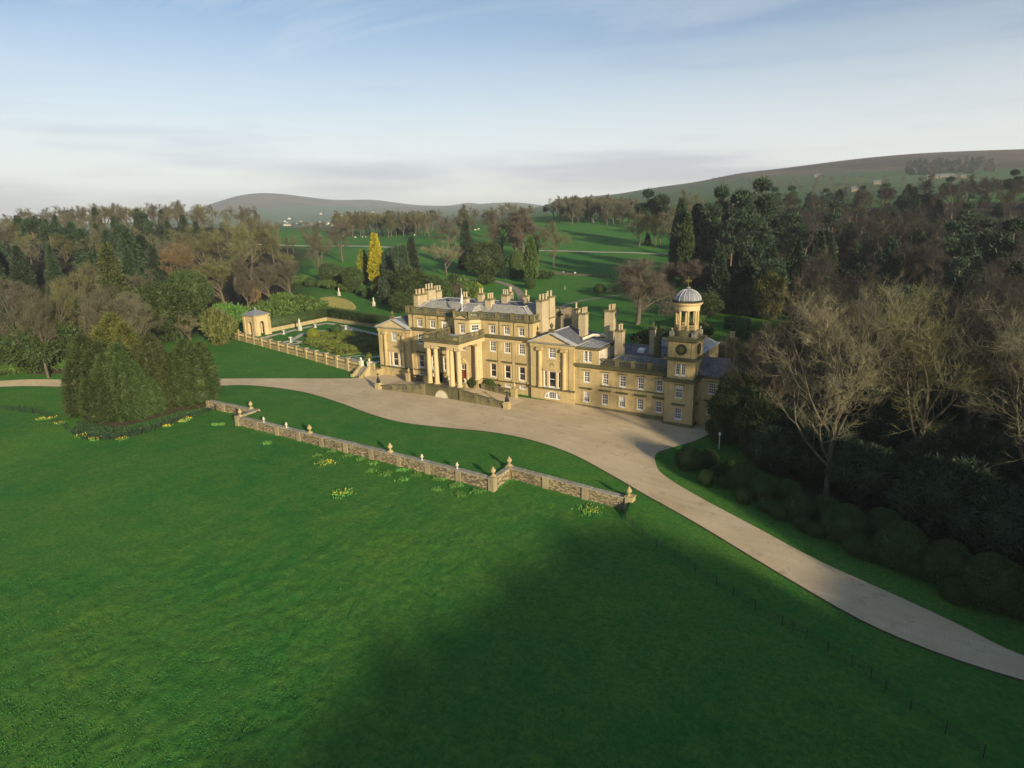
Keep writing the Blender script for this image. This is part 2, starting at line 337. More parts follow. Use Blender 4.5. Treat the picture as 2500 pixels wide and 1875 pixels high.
    def build(s, name, mat, parent=None, world=True, smooth=False):
        me = s.mesh(name, mat)
        if smooth:
            me.polygons.foreach_set('use_smooth', np.ones(len(me.polygons), bool))
        o = link(bpy.data.objects.new(name, me))
        if name in TINY: o['kind'] = 'stuff'      # rows of pieces too small to pick apart in the picture
        if parent: attach(o, parent, world)
        return o
def copy_tree(o, loc, rz=0.0, sc=1.0, label=None, cat=None, group=None):
    c = o.copy(); link(c); c.location = loc; c.rotation_euler = (0, 0, rz); c.scale = sc if hasattr(sc, '__len__') else (sc, sc, sc)
    for k, v in (('label', label), ('category', cat), ('group', group)):
        if v: c[k] = v
    for ch in o.children:
        d = ch.copy(); link(d); d.parent = c
        for g in ch.children:
            e = g.copy(); link(e); e.parent = d
    return c
ORD = ['first', 'second', 'third', 'fourth', 'fifth', 'sixth', 'seventh', 'eighth', 'ninth', 'tenth', 'eleventh', 'twelfth', 'thirteenth', 'fourteenth', 'fifteenth', 'sixteenth', 'seventeenth', 'eighteenth', 'nineteenth', 'twentieth']
# ------------------------------------------------------------------ the lie of the land
CTRL = []
def c3(x, y, z): CTRL.append((x, y, z))
def cp(px, py, D): CTRL.append(tuple(at_dist(px, py, D)))
def cz(px, py, z): CTRL.append(tuple(onz(px, py, z)))
for x, y, z in ((-30,-10,0),(-15,-20,0),(0,-12,0),(0,-25,0),(15,-15,-.15),(28,-12,-.6),(40,-12,-1.1),(45,-22,-1.15),(50,0,-1.2),(0,8,0),(-20,8,0),(20,8,-.3),(38,12,-.9),(-12,25,.2),(15,25,.2),(40,25,-.4),
                (-33,-33,0),(0,-33,0),(26,-31,-.2),(45,-33,-.9),(60,-38,-1.3),(75,-46,-1.6),(85,-50,-1.8),(95,-60,-2),(-40,-5,0),(-55,-6,.35),(-70,-3,.7),(-90,2,1.1),(-106,6,1.5),
                (-60,12,1.0),(-60,30,1.4),(-85,20,1.4),(-95,40,1.8),(-45,15,.8),(-50,-22,0),(-65,-24,0),(-97,-42,0),(-115,-50,0),(-60,-50,-.4),(-90,-75,-.8),(-120,-90,-.8),(-32,-46,-.2),(0,-46,-.3),(26,-46,-.5),
                (45,-48,-1.2),(60,-60,-1.8),(20,-70,-1.2),(-20,-80,-1.2),(50,-85,-2.0),(73,-108,-2.2),(66,-98,-2.2),(90,-90,-2.4),(40,-110,-1.8),(110,-130,-2),(0,-130,-1.5),(73,-160,-2),(150,-60,-1.5),(200,-160,-1),(150,-260,0),(-80,-200,0),(-200,-150,2),(60,-10,-1.0),(75,-15,-.9),(95,-25,-.8)): c3(x, y, z)
for t in ((1550,785,205),(1560,613,400),(1640,618,395),(1450,545,560),(1300,556,545),
          (880,602,490),(950,577,600),(1050,572,600),(1160,556,560),(820,600,520),(1650,560,560),(1400,520,750),(1000,558,800),(800,560,800),
          (90,700,290),(250,690,300),(420,690,290),(250,612,420),(420,622,400),(60,620,420),(250,566,600),(60,575,650),(420,560,560),(600,566,560),(-150,620,400),
          (1740,790,195),(1850,760,215),(1750,655,290),(1750,560,430),(2000,530,460),(2300,520,460),(2600,520,460),
          (1700,505,900),(2000,490,800),(2300,478,800),(2600,470,800),(1640,478,1500),(1850,456,1500),(2050,440,1400),(2300,432,1500),(2500,440,1400),
          (1600,458,2300),(1700,444,2300),(1800,424,2300),(1900,412,2300),(2100,387,2350),(2250,374,2350),(2500,364,2400),(2700,360,2400),(1450,482,2600),(1350,494,3000),
          (0,536,5200),(60,534,5200),(130,543,5200),(300,545,5300),(400,530,5500),(440,522,5500),(475,511,5500),(520,507,5500),(545,495,5500),(640,489,5500),(720,489,5500),(800,497,5600),(900,503,6000),(1000,503,6500),(1150,500,6500),(1300,500,6500),(-200,530,5200),(1600,470,3000),(1750,450,3000),(1900,428,3000),(2100,404,3000),(2300,388,3000),(2550,380,3000),(1550,505,4500),(1750,490,4500),(2000,470,4500),(2300,455,4500),(2600,450,4500),(300,560,7000),(450,545,7000),(600,515,7000),(750,515,7000),(900,518,7500),(1150,515,8000),(0,550,7000),(1350,512,5500),(1450,508,4500),
          (-100,556,3000),(100,556,3000),(500,546,3200),(700,546,3200),(900,534,3200),(1100,525,3200),(1300,510,3000),(700,556,1500),(1000,545,1500),(1250,530,1500),(400,556,1500),(100,566,1500),(640,515,4600),(900,516,4800),(1050,512,4800),(1150,505,5500),(1250,506,4800),(1150,503,7200),(1300,503,5600),(1000,505,5600),(1050,505,7200)): cp(*t)
for t in ((1465,710,4.5),(1400,672,7.0),(1350,650,9.0),(1240,690,5.5),(913,757,2.4),(828,731,3.4),(760,700,6.0),(925,698,5.5),(1094,672,8.0),(700,690,7.0),(628,684,8.0),(546,738,4.5),(411,822,2.6),(112,908,0.9),(20,905,0.9),(-150,905,1.0),(262,790,5.0)): cz(*t)
for x, y, z in ((60,10,-1),(72,-10,-1.1),(85,-10,-.9),(110,-15,-.6),(58,50,.8),(80,60,2),(110,50,2),(50,120,6),(75,120,6.5),(100,110,6.5),(30,158,9.5),(44,220,15),(83,220,15.5),(115,190,13),(140,0,0)): c3(x, y, z)
for px in range(-200, 2800, 250): cp(px, 515 + (40 if px > 1500 else 60), 9000); 
CTRL = np.array(CTRL)
def polar(x, y):
    dx = x-CAM[0]; dy = y-CAM[1]; D = np.maximum(np.hypot(dx, dy), 12.0)
    az = np.arctan2(dx, dy)-YAW; az = (az+np.pi) % (2*np.pi)-np.pi
    return np.stack([az*1.6, np.log(D)], -1)
def _tps(d2): return 0.5*d2*np.log(d2+1e-12)
_PC = polar(CTRL[:, 0], CTRL[:, 1]); _n = len(_PC)
_K = _tps(((_PC[:, None]-_PC[None])**2).sum(-1)) + 2e-4*np.eye(_n); _Pm = np.hstack([np.ones((_n, 1)), _PC])
_A = np.vstack([np.hstack([_K, _Pm]), np.hstack([_Pm.T, np.zeros((3, 3))])])
_zs = np.arcsinh(CTRL[:, 2]/8.0)
_w = np.linalg.solve(_A, np.concatenate([_zs, np.zeros(3)]))
def h0(x, y):
    """natural ground height"""
    x = np.asarray(x, float); y = np.asarray(y, float); sh = x.shape; q = polar(x.ravel(), y.ravel()); out = np.empty(len(q))
    for i in range(0, len(q), 20000):
        d2 = ((q[i:i+20000, None]-_PC[None])**2).sum(-1); out[i:i+20000] = _tps(d2)@_w[:_n] + _w[_n] + q[i:i+20000]@_w[_n+1:]
    return (8.0*np.sinh(np.clip(out, -3.2, 4.6))).reshape(sh)
def sstep(a, b, v): t = np.clip((v-a)/(b-a), 0, 1); return t*t*(3-2*t)
HW = [(-49.0,-35.2), (-33.0,-35.2), (-32.8,-39.5), (26.2,-39.7), (26.1,-35.0), (45.0,-35.0)]      # line of the retaining wall
def wy(x): return np.where(x < -33, -35.2, np.where(x < 26.2, -39.6, np.where(x < 45, -35.0, -37.5-(x-45)*0.62)))
def drop(x, y):
    """the field lies below the lawn behind the retaining wall"""
    x = np.asarray(x, float); y = np.asarray(y, float)
    d = y-wy(x)
    A = sstep(-64, -46, x)*(1-sstep(46, 66, x))
    g = np.where(d <= 0, np.exp(-np.maximum(-(y+39.6), 0)/45.0), np.clip(1-d/2.0, 0, 1))
    return 1.45*A*g
def H(x, y): return h0(x, y)-drop(x, y)
def Hs(x, y): return float(H(np.array([x]), np.array([y]))[0])
def gp(px, py, dz=0.0):
    """where the sight line through a pixel meets the ground"""
    r = ray(px, py); ts = np.concatenate([np.arange(25, 700, 0.5), np.arange(700, 9000, 8.0)])/math.hypot(r[0], r[1])
    P = CAM[None]+r[None]*ts[:, None]; below = P[:, 2] < H(P[:, 0], P[:, 1])+dz
    k = int(np.argmax(below)) if below.any() else len(ts)-1
    if k == 0: return P[0]
    a, b = ts[k-1], ts[k]
    for _ in range(14):
        t = (a+b)/2; p = CAM+r*t
        if p[2] < Hs(p[0], p[1])+dz: b = t
        else: a = t
    return CAM+r*b
def gline(pts, dz=0.0): return [gp(a, b, dz)[:2] for a, b in pts]

WOODS = []      # (centre, radius) of wooded floor, in ground coordinates
def build_ground():
    rr = [5.0]
    while rr[-1] < 9500: rr.append(rr[-1]*(1.0075 if 28 < rr[-1] < 85 else 1.0145))
    rr = np.array(rr); az = np.concatenate([np.arange(-62, 62.01, 0.22), np.arange(66, 298, 6.0)])*math.pi/180+YAW
    Rg, Ag = np.meshgrid(rr, az, indexing='ij'); X = CAM[0]+Rg*np.sin(Ag); Y = CAM[1]+Rg*np.cos(Ag)
    Z = H(X, Y)
    # tussocks of the rough field (below the wall only)
    d = Y-wy(X); fld = (1-sstep(-6, -1.0, d))*(1-sstep(90, 170, Rg))*sstep(-75, -62, X)*0 + (1-sstep(-6, -1.0, d))*(1-sstep(80, 150, Rg))
    rs = np.random.RandomState(4)
    lump = np.zeros_like(X)
    def vnoise(x, y, n=257):
        g = rs.uniform(-1, 1, (n, n)); xi = np.floor(x).astype(int); yi = np.floor(y).astype(int); fx = x-xi; fy = y-yi; fx = fx*fx*(3-2*fx); fy = fy*fy*(3-2*fy); w = lambda i, j: g[i % n, j % n]
        return (w(xi, yi)*(1-fx)+w(xi+1, yi)*fx)*(1-fy)+(w(xi, yi+1)*(1-fx)+w(xi+1, yi+1)*fx)*fy
    for lam, a in ((5.0, .03), (1.6, .028), (.85, .055), (.48, .075)):
        th = rs.uniform(0, 3); c_, s_ = math.cos(th), math.sin(th); lump += a*vnoise((X*c_+Y*s_)/lam+900, (-X*s_+Y*c_)/lam+900)
    Z = Z+lump*fld-0.06*fld
    n, mz = len(rr), len(az); V = np.stack([X, Y, Z], -1).reshape(-1, 3)
    i = np.arange(n-1)[:, None]*mz; j = np.arange(mz)[None]; j2 = (j+1) % mz
    F = np.stack([i+j, i+j2, i+mz+j2, i+mz+j], -1).reshape(-1, 4)
    me = np_mesh('ground', V, F, 'ground', True)
    # centre cap under the camera
    x, y, z = V.T; D = np.hypot(x-CAM[0], y-CAM[1])
    rel = (np.arctan2(x-CAM[0], y-CAM[1])-YAW+np.pi) % (2*np.pi)-np.pi
    pasture = sstep(620, 900, D)
    fr = np.random.RandomState(1); wob = 18*np.sin(x/170.0+1)+14*np.sin(y/130.0)+22*np.sin((x+y)/310.0)
    moor = sstep(98, 122, z+wob*.7)*sstep(800, 1500, D)
    moor = np.where(D > 3800, sstep(100, 165, z+wob*1.3), moor)
    wood = np.zeros(len(x))
    for (cx, cy), r in WOODS: wood = np.maximum(wood, 1-sstep(r*.8, r*1.05, np.hypot(x-cx, y-cy)))
    for nm, v in (('pasture', pasture), ('moor', moor), ('wood', wood)):
        a = me.attributes.new(nm, 'FLOAT', 'POINT'); a.data.foreach_set('value', v.astype(np.float32))
    o = link(bpy.data.objects.new('ground', me)); tag(o, kind='structure')
def inside(poly, P):
    x, y = P[:, 0], P[:, 1]; c = np.zeros(len(P), bool); n = len(poly); j = n-1
    for i in range(n):
        xi, yi = poly[i]; xj, yj = poly[j]
        with np.errstate(divide='ignore', invalid='ignore'):
            c ^= ((yi > y) != (yj > y)) & (x < (xj-xi)*(y-yi)/(yj-yi+1e-12)+xi)
        j = i
    return c
def smooth_line(P, n=6, closed=False):
    P = [np.array(p[:2], float) for p in P]; out = []; m_ = len(P); rng_ = range(m_ if closed else m_-1)
    g = lambda i: P[i % m_] if closed else P[min(max(i, 0), m_-1)]
    for i in rng_:
        a, b, c, d = g(i-1), g(i), g(i+1), g(i+2)
        for k in range(n):
            t = k/n; out.append(0.5*((2*b)+(c-a)*t+(2*a-5*b+4*c-d)*t*t+(3*b-a-3*c+d)*t**3))
    if not closed: out.append(P[-1])
    return out
def sheet(name, poly, zoff, mat, step=2.0, zf=None, parent=None, kind='structure'):
    """a surface laid on the ground inside an outline"""
    poly = [tuple(map(float, p[:2])) for p in poly]; A = np.array(poly); lo, hi = A.min(0), A.max(0)
    gx, gy = np.meshgrid(np.arange(lo[0]+step/2, hi[0], step), np.arange(lo[1]+step/2, hi[1], step)); G = np.stack([gx.ravel(), gy.ravel()], -1)
    G = G[inside(poly, G)] if len(G) else G
    n = len(poly); vs = [Vector(p) for p in poly]+[Vector(p) for p in G]
    v, e, f, *_ = delaunay_2d_cdt(vs, [], [list(range(n))], 1, 1e-4)
    v = np.array([tuple(q) for q in v]); z = (H(v[:, 0], v[:, 1]) if zf is None else zf(v[:, 0], v[:, 1]))+zoff
    me = bpy.data.meshes.new(name); F = []
    for t in f:
        a, b, c = (v[i] for i in t[:3]); F.append(t if (b[0]-a[0])*(c[1]-a[1])-(b[1]-a[1])*(c[0]-a[0]) > 0 else t[::-1])
    me.from_pydata([(p[0], p[1], q) for p, q in zip(v, z)], [], F); me.materials.append(MATS[mat]); me.update()
    o = link(bpy.data.objects.new(name, me))
    if parent: attach(o, parent)
    elif kind: tag(o, kind=kind)
    return o
def ribbon(name, line, width, zoff, mat, zf=None, seg=1.5, kind='structure'):
    """a path of constant width along a centre line"""
    L = []
    for a, b in zip(line[:-1], line[1:]):
        a = np.array(a[:2]); b = np.array(b[:2]); k = max(1, int(np.linalg.norm(b-a)/seg)); L += [a+(b-a)*i/k for i in range(k)]
    L.append(np.array(line[-1][:2])); L = np.array(L); T = np.gradient(L, axis=0); T /= np.linalg.norm(T, axis=1)[:, None]+1e-9; Nn = np.stack([-T[:, 1], T[:, 0]], -1)
    wd = np.asarray(width)/2; V2 = np.concatenate([L-Nn*wd, L, L+Nn*wd]); z = (H(V2[:, 0], V2[:, 1]) if zf is None else zf(V2[:, 0], V2[:, 1]))+zoff; n = len(L)
    i = np.arange(n-1); F = np.concatenate([np.stack([i, i+1, i+n+1, i+n], -1), np.stack([i+n, i+n+1, i+2*n+1, i+2*n], -1)])
    me = np_mesh(name, np.column_stack([V2, z]), F[:, ::-1], mat); o = link(bpy.data.objects.new(name, me))
    if kind: tag(o, kind=kind)
    return o

# gravel drive and forecourt
def build_drive():
    near = gline([(-260,948),(0,945),(180,945),(360,943),(480,940)])+gline([(540,942)])
    front = gline([(600,941),(680,948),(750,960),(820,981),(900,1010),(950,1025),(1000,1035),(1100,1046),(1200,1056),(1300,1076),(1400,1111),(1500,1165),(1560,1200),(1700,1279),(1900,1400),(2100,1515),(2300,1600),(2500,1664),(2800,1745)])
    far = gline([(2800,1690),(2500,1602),(2350,1530),(2200,1460),(2000,1370),(1850,1290),(1700,1210),(1620,1160),(1601,1132),(1603,1108),(1640,1093),(1700,1075),(1745,1052)])
    house = [(57.0,-3.5),(57.0,1.0),(48.0,1.2),(43.0,1.5),(43.0,-0.4),(20.0,-0.2),(-33.0,-0.2),(-34.0,-4.8)]
    left = gline([(860,924),(700,924),(540,925),(360,927),(180,928),(0,930),(-260,933)])
    ribbon('lawn_edge', smooth_line(near+front[:-1], 4), .22, .06, 'soil', h0, 1.0)
    poly = smooth_line(near+front, 4)+smooth_line(far, 4)+house+smooth_line(left, 3)
    return sheet('drive', poly, 0.045, 'gravel', 2.0, h0)
# lawn on top of the retaining wall
def build_lawn():
    V = []; F = []
    for x0, x1, y0 in ((-49, -33, -35.0), (-33, 26, -39.4), (26, 45, -34.8)):
        xs = np.linspace(x0, x1, int(abs(x1-x0))+1); ys = np.linspace(y0, -31.5, 7); b = len(V)
        X, Y = np.meshgrid(xs, ys); Z = h0(X, Y)+0.03
        V += list(zip(X.ravel(), Y.ravel(), Z.ravel())); n = len(xs)
        F += [(b+j*n+i, b+j*n+i+1, b+(j+1)*n+i+1, b+(j+1)*n+i) for j in range(len(ys)-1) for i in range(n-1)]
    me = np_mesh('lawn', np.array(V), np.array(F), 'ground', True)
    for nm in ('pasture', 'moor', 'wood'): me.attributes.new(nm, 'FLOAT', 'POINT')
    tag(link(bpy.data.objects.new('lawn', me)), kind='structure')
WOODS += [((-230, 10), 110), ((-330, 90), 120), ((-300, 0), 110), ((-430, 130), 110), ((-150, -10), 40), ((-165, 50), 30), ((90, 60), 62), ((100, 150), 75), ((60, 230), 85), ((150, 250), 95), ((20, 320), 80), ((90, 360), 90), ((80, -10), 22), ((66, -8), 12), ((92, -22), 14), ((150, 60), 80), ((10, 200), 30)]
build_ground(); build_drive(); build_lawn()
# ------------------------------------------------------------------ walls, windows, balustrades
def wp(ox, oy, th, s, z, d=0.0):
    """point on a wall: s along, z up, d inward"""
    c, n = math.cos(th), math.sin(th); return (ox+s*c-d*n, oy+s*n+d*c, z)
def wall_panel(mb, ox, oy, th, L, z0, z1, ops=(), depth=0.3):
    ss = sorted({0.0, L, *[a for o in ops for a in o[:2]]}); zs = sorted({z0, z1, *[a for o in ops for a in o[2:4]]})
    for a, b in zip(ss[:-1], ss[1:]):
        for c, e in zip(zs[:-1], zs[1:]):
            ms, mz = (a+b)/2, (c+e)/2
            if any(o[0] < ms < o[1] and o[2] < mz < o[3] for o in ops): continue
            mb.quad(wp(ox, oy, th, a, c), wp(ox, oy, th, b, c), wp(ox, oy, th, b, e), wp(ox, oy, th, a, e))
    for s0, s1, a, b in [o[:4] for o in ops]:
        p = lambda s, z, d: wp(ox, oy, th, s, z, d)
        mb.quad(p(s0, a, 0), p(s0, b, 0), p(s0, b, depth), p(s0, a, depth)); mb.quad(p(s1, a, depth), p(s1, b, depth), p(s1, b, 0), p(s1, a, 0))
        mb.quad(p(s0, b, 0), p(s1, b, 0), p(s1, b, depth), p(s0, b, depth)); mb.quad(p(s0, a, depth), p(s1, a, depth), p(s1, a, 0), p(s0, a, 0))
def arch_fill(mb, ox, oy, th, sc, w, ztop, depth=0.3, n=8):
    """stone between a rectangular opening's head and a round arch of the same width"""
    r = w/2; zc = ztop-r
    pts = [(sc-r*math.cos(math.pi*i/n), zc+r*math.sin(math.pi*i/n)) for i in range(n+1)]
    for i in range(n):
        (a, b), (c, d) = pts[i], pts[i+1]
        mb.quad(wp(ox, oy, th, a, b), wp(ox, oy, th, c, d), wp(ox, oy, th, c, ztop), wp(ox, oy, th, a, ztop))
        mb.quad(wp(ox, oy, th, a, b), wp(ox, oy, th, a, b, depth), wp(ox, oy, th, c, d, depth), wp(ox, oy, th, c, d))
_WM = {}
def win_meshes(w, h, cols, rows, rail, hood, arch, blind):
    key = (round(w, 2), round(h, 2), cols, rows, rail, hood, arch, blind)
    if key in _WM: return _WM[key]
    f = MB(); t = 0.10; y0, y1 = 0.10, 0.22
    if arch:
        r = w/2; n = 10; zc = h-r
        for sx in (-1, 1): f.box(min(sx*w/2, sx*(w/2-t)), max(sx*w/2, sx*(w/2-t)), y0, y1, 0, zc)
        for i in range(n):
            a, b = math.pi*i/n, math.pi*(i+1)/n
            q = lambda an, rr, y: (rr*math.cos(an), y, zc+rr*math.sin(an))
            f.quad(q(a, r, y0), q(a, r-t, y0), q(b, r-t, y0), q(b, r, y0)); f.quad(q(a, r-t, y0), q(a, r-t, y1), q(b, r-t, y1), q(b, r-t, y0))
        f.box(-w/2+t, w/2-t, y0, y1, 0, t*1.3)
    else:
        f.box(-w/2, -w/2+t, y0, y1, 0, h); f.box(w/2-t, w/2, y0, y1, 0, h); f.box(-w/2+t, w/2-t, y0, y1, h-t, h); f.box(-w/2+t, w/2-t, y0, y1, 0, t*1.3)
    if rail: f.box(-w/2+t, w/2-t, y0+.01, y1-.01, h/2-.05, h/2+.05)
    b = MB()
    for i in range(1, cols):
        x = -w/2+t+(w-2*t)*i/cols; b.box(x-.022, x+.022, .15, .205, t*1.3, (h-t) if not arch else h-t-.12)
    for j in range(1, rows):
        z = t+(h-2*t)*j/rows
        if rail and abs(z-h/2) < .08: continue
        b.box(-w/2+t, w/2-t, .155, .2, z-.022, z+.022)
    p = MB(); p.quad((-w/2+.02, .21, 0.02), (w/2-.02, .21, .02), (w/2-.02, .21, h-.02 if not arch else h-w/2), (-w/2+.02, .21, h-.02 if not arch else h-w/2))
    if arch:
        r = w/2-.02; zc = h-w/2; pts = [(r*math.cos(math.pi*i/10), .21, zc+r*math.sin(math.pi*i/10)) for i in range(11)]; p.add(pts, [tuple(range(11))])
    s = MB(); s.box(-w/2-.06, w/2+.06, -.10, .12, -.14, .0)
    D = dict(frame=f.mesh('window', 'white_paint'), glazing_bars=b.mesh('glazing_bars', 'white_paint') if b.v else None, pane=p.mesh('pane', 'glass'), sill=s.mesh('sill', 'white_paint'))
    if hood:
        g = MB()
        if hood == 'cornice':
            g.box(-w/2-.62, w/2+.62, -.34, -.005, h+.62, h+.80); g.box(-w/2-.52, w/2+.52, -.22, -.005, h+.48, h+.62)
            D['hood'] = g.mesh('hood', 'mossy_stone')
            a = MB(); a.box(-w/2-.30, -w/2, -.07, -.005, -.14, h+.28); a.box(w/2, w/2+.30, -.07, -.005, -.14, h+.28); a.box(-w/2, w/2, -.07, -.005, h, h+.28)
            D['architrave'] = a.mesh('architrave', 'portico_stone')
        else:
            g.box(-w/2-.35, w/2+.35, -.16, -.005, h+.22, h+.33); D['hood'] = g.mesh('hood', 'old_stone')
    if blind:
        k = MB(); k.box(-w/2+t, w/2-t, .206, .208, h*(1-blind), h-t); D['blind'] = k.mesh('blind', 'blind')
    _WM[key] = D; return D
def window(parent, ox, oy, th, sc, z0, w, h, cols=3, rows=4, rail=True, hood=None, arch=False, blind=0):
    D = win_meshes(w, h, cols, rows, rail, hood, arch, blind)
    o = link(bpy.data.objects.new('window', D['frame'])); o.location = wp(ox, oy, th, sc, z0); o.rotation_euler = (0, 0, th)
    attach(o, parent)
    for k in ('pane', 'glazing_bars', 'sill', 'hood', 'architrave', 'blind'):
        if D.get(k):
            c = link(bpy.data.objects.new(k, D[k])); c.parent = o
            if k in TINY: c['kind'] = 'stuff'
    return o
def op(sc, z0, w, h): return (sc-w/2, sc+w/2, z0, z0+h)
def balusters(mb, p0, p1, zb0, zb1, h, pitch=0.32, r=0.085):
    L = math.hypot(p1[0]-p0[0], p1[1]-p0[1]); n = max(2, int(L/pitch))
    for i in range(n):
        t = (i+.5)/n; x = p0[0]+(p1[0]-p0[0])*t; y = p0[1]+(p1[1]-p0[1])*t; z = zb0+(zb1-zb0)*t
        mb.lathe(x, y, [(r*.8, 0), (r*1.15, h*.28), (r*.55, h*.62), (r*.9, h)], 5, False, z)
def balustrade(parent, p0, p1, zb0, zb1, h, piers, mat_rail='mossy_stone', mat_bal='old_stone', thick=0.34, base=0.22, cap=0.2, pierw=0.62, ends=(True, True), drop_to=None):
    """plinth, balusters and rail between piers; piers are fractions along the run"""
    q = lambda t: (p0[0]+(p1[0]-p0[0])*t, p0[1]+(p1[1]-p0[1])*t, zb0+(zb1-zb0)*t)
    pl = MB(); rl = MB(); ba = MB(); L = math.hypot(p1[0]-p0[0], p1[1]-p0[1])
    a, b = q(0), q(1); zz = drop_to if drop_to is not None else None
    pl.slab(a[:2], b[:2], thick, a[2] if zz is None else zz, a[2]+base, b[2] if zz is None else zz, b[2]+base)
    rl.slab(a[:2], b[:2], thick+.06, a[2]+h-cap, a[2]+h, b[2]+h-cap, b[2]+h)
    P = ([0.0] if ends[0] else [])+list(piers)+([1.0] if ends[1] else [])
    E = sorted(set([0.0, 1.0]+list(piers)))
    for t0, t1 in zip(E[:-1], E[1:]):
        k = pierw/2/L; u, v = q(t0+k), q(t1-k); balusters(ba, u, v, u[2]+base, v[2]+base, h-cap-base)
    pl.build('plinth', mat_bal, parent); rl.build('rail', mat_rail, parent); ba.build('baluster_row', mat_bal, parent)
    th = math.atan2(p1[1]-p0[1], p1[0]-p0[0])
    for t in P:
        u = q(t); pb = MB(); pb.cbox(u[0], u[1], pierw, thick+.10, (u[2] if zz is None else zz)-.02, u[2]+h-.03, th); pb.cbox(u[0], u[1], pierw+.14, thick+.24, u[2]+h-.03, u[2]+h+.10, th); pb.build('pier', 'garden_stone' if mat_bal == 'garden_stone' else 'old_stone', parent)
def chimney(parent, x, y, wx, wy_, zb, zt, pots, mat='chimney_stone'):
    b = MB(); b.cbox(x, y, wx, wy_, zb, zt); b.cbox(x, y, wx+.16, wy_+.16, zb+(zt-zb)*.55, zb+(zt-zb)*.55+.14)
    c = b.build('chimney', mat, parent)
    k = MB(); k.cbox(x, y, wx+.34, wy_+.34, zt, zt+.2); k.cbox(x, y, wx+.12, wy_+.12, zt+.2, zt+.36); o = k.build('chimney_cap', 'old_stone'); o.parent = c
    for i in range(pots):
        if wy_ >= wx: px, py = x+(.22*wx if (i % 2 and wx > 1.1) else -.0), y-wy_/2+wy_*(i+.5)/pots
        else: px, py = x-wx/2+wx*(i+.5)/pots, y
        p = MB(); p.lathe(px, py, [(.25, 0), (.20, .15), (.19, .85), (.26, .92), (.26, 1.08), (.15, 1.09)], 8, True, zt+.36); o = p.build('chimney_pot', 'chimney_stone'); o.parent = c
    return c
def column(parent, x, y, z0, z1, r, mat='portico_stone', plinth=True, face=0.0):
    b = MB(); h = z1-z0; b.lathe(x, y, [(r*1.3, 0), (r*1.3, .12), (r*1.08, .22), (r*1.15, .3), (r, .36), (r*.99, h*.35), (r*.84, h-.62), (r*.92, h-.58), (r*.92, h-.5)], 16, True, z0)
    c = b.build('column', mat, parent, smooth=False)
    k = MB(); cs, sn = math.cos(face), math.sin(face)
    for s in (-1, 1):
        cx, cy = x+s*r*.98*cs, y+s*r*.98*sn
        k.tube([(cx+sn*r*1.02, cy-cs*r*1.02, z1-.42), (cx-sn*r*1.02, cy+cs*r*1.02, z1-.42)], .27, 10)
    k.cbox(x, y, r*2.1, r*1.9, z1-.52, z1-.18, face); k.cbox(x, y, r*2.5, r*2.3, z1-.18, z1, face)
    o = k.build('capital', mat); o.parent = c
    if plinth:
        p = MB(); p.cbox(x, y, r*2.9, r*2.9, z0-.35, z0+.001); o = p.build('plinth', 'mossy_stone'); o.parent = c
    return c
def urn(mb, x, y, z, h=1.15):
    mb.lathe(x, y, [(.24*h, 0), (.24*h, .07*h), (.09*h, .12*h), (.10*h, .24*h), (.26*h, .40*h), (.30*h, .55*h), (.25*h, .68*h), (.14*h, .76*h), (.16*h, .82*h), (.06*h, .90*h), (.02*h, 1.0*h)], 10, True, z)

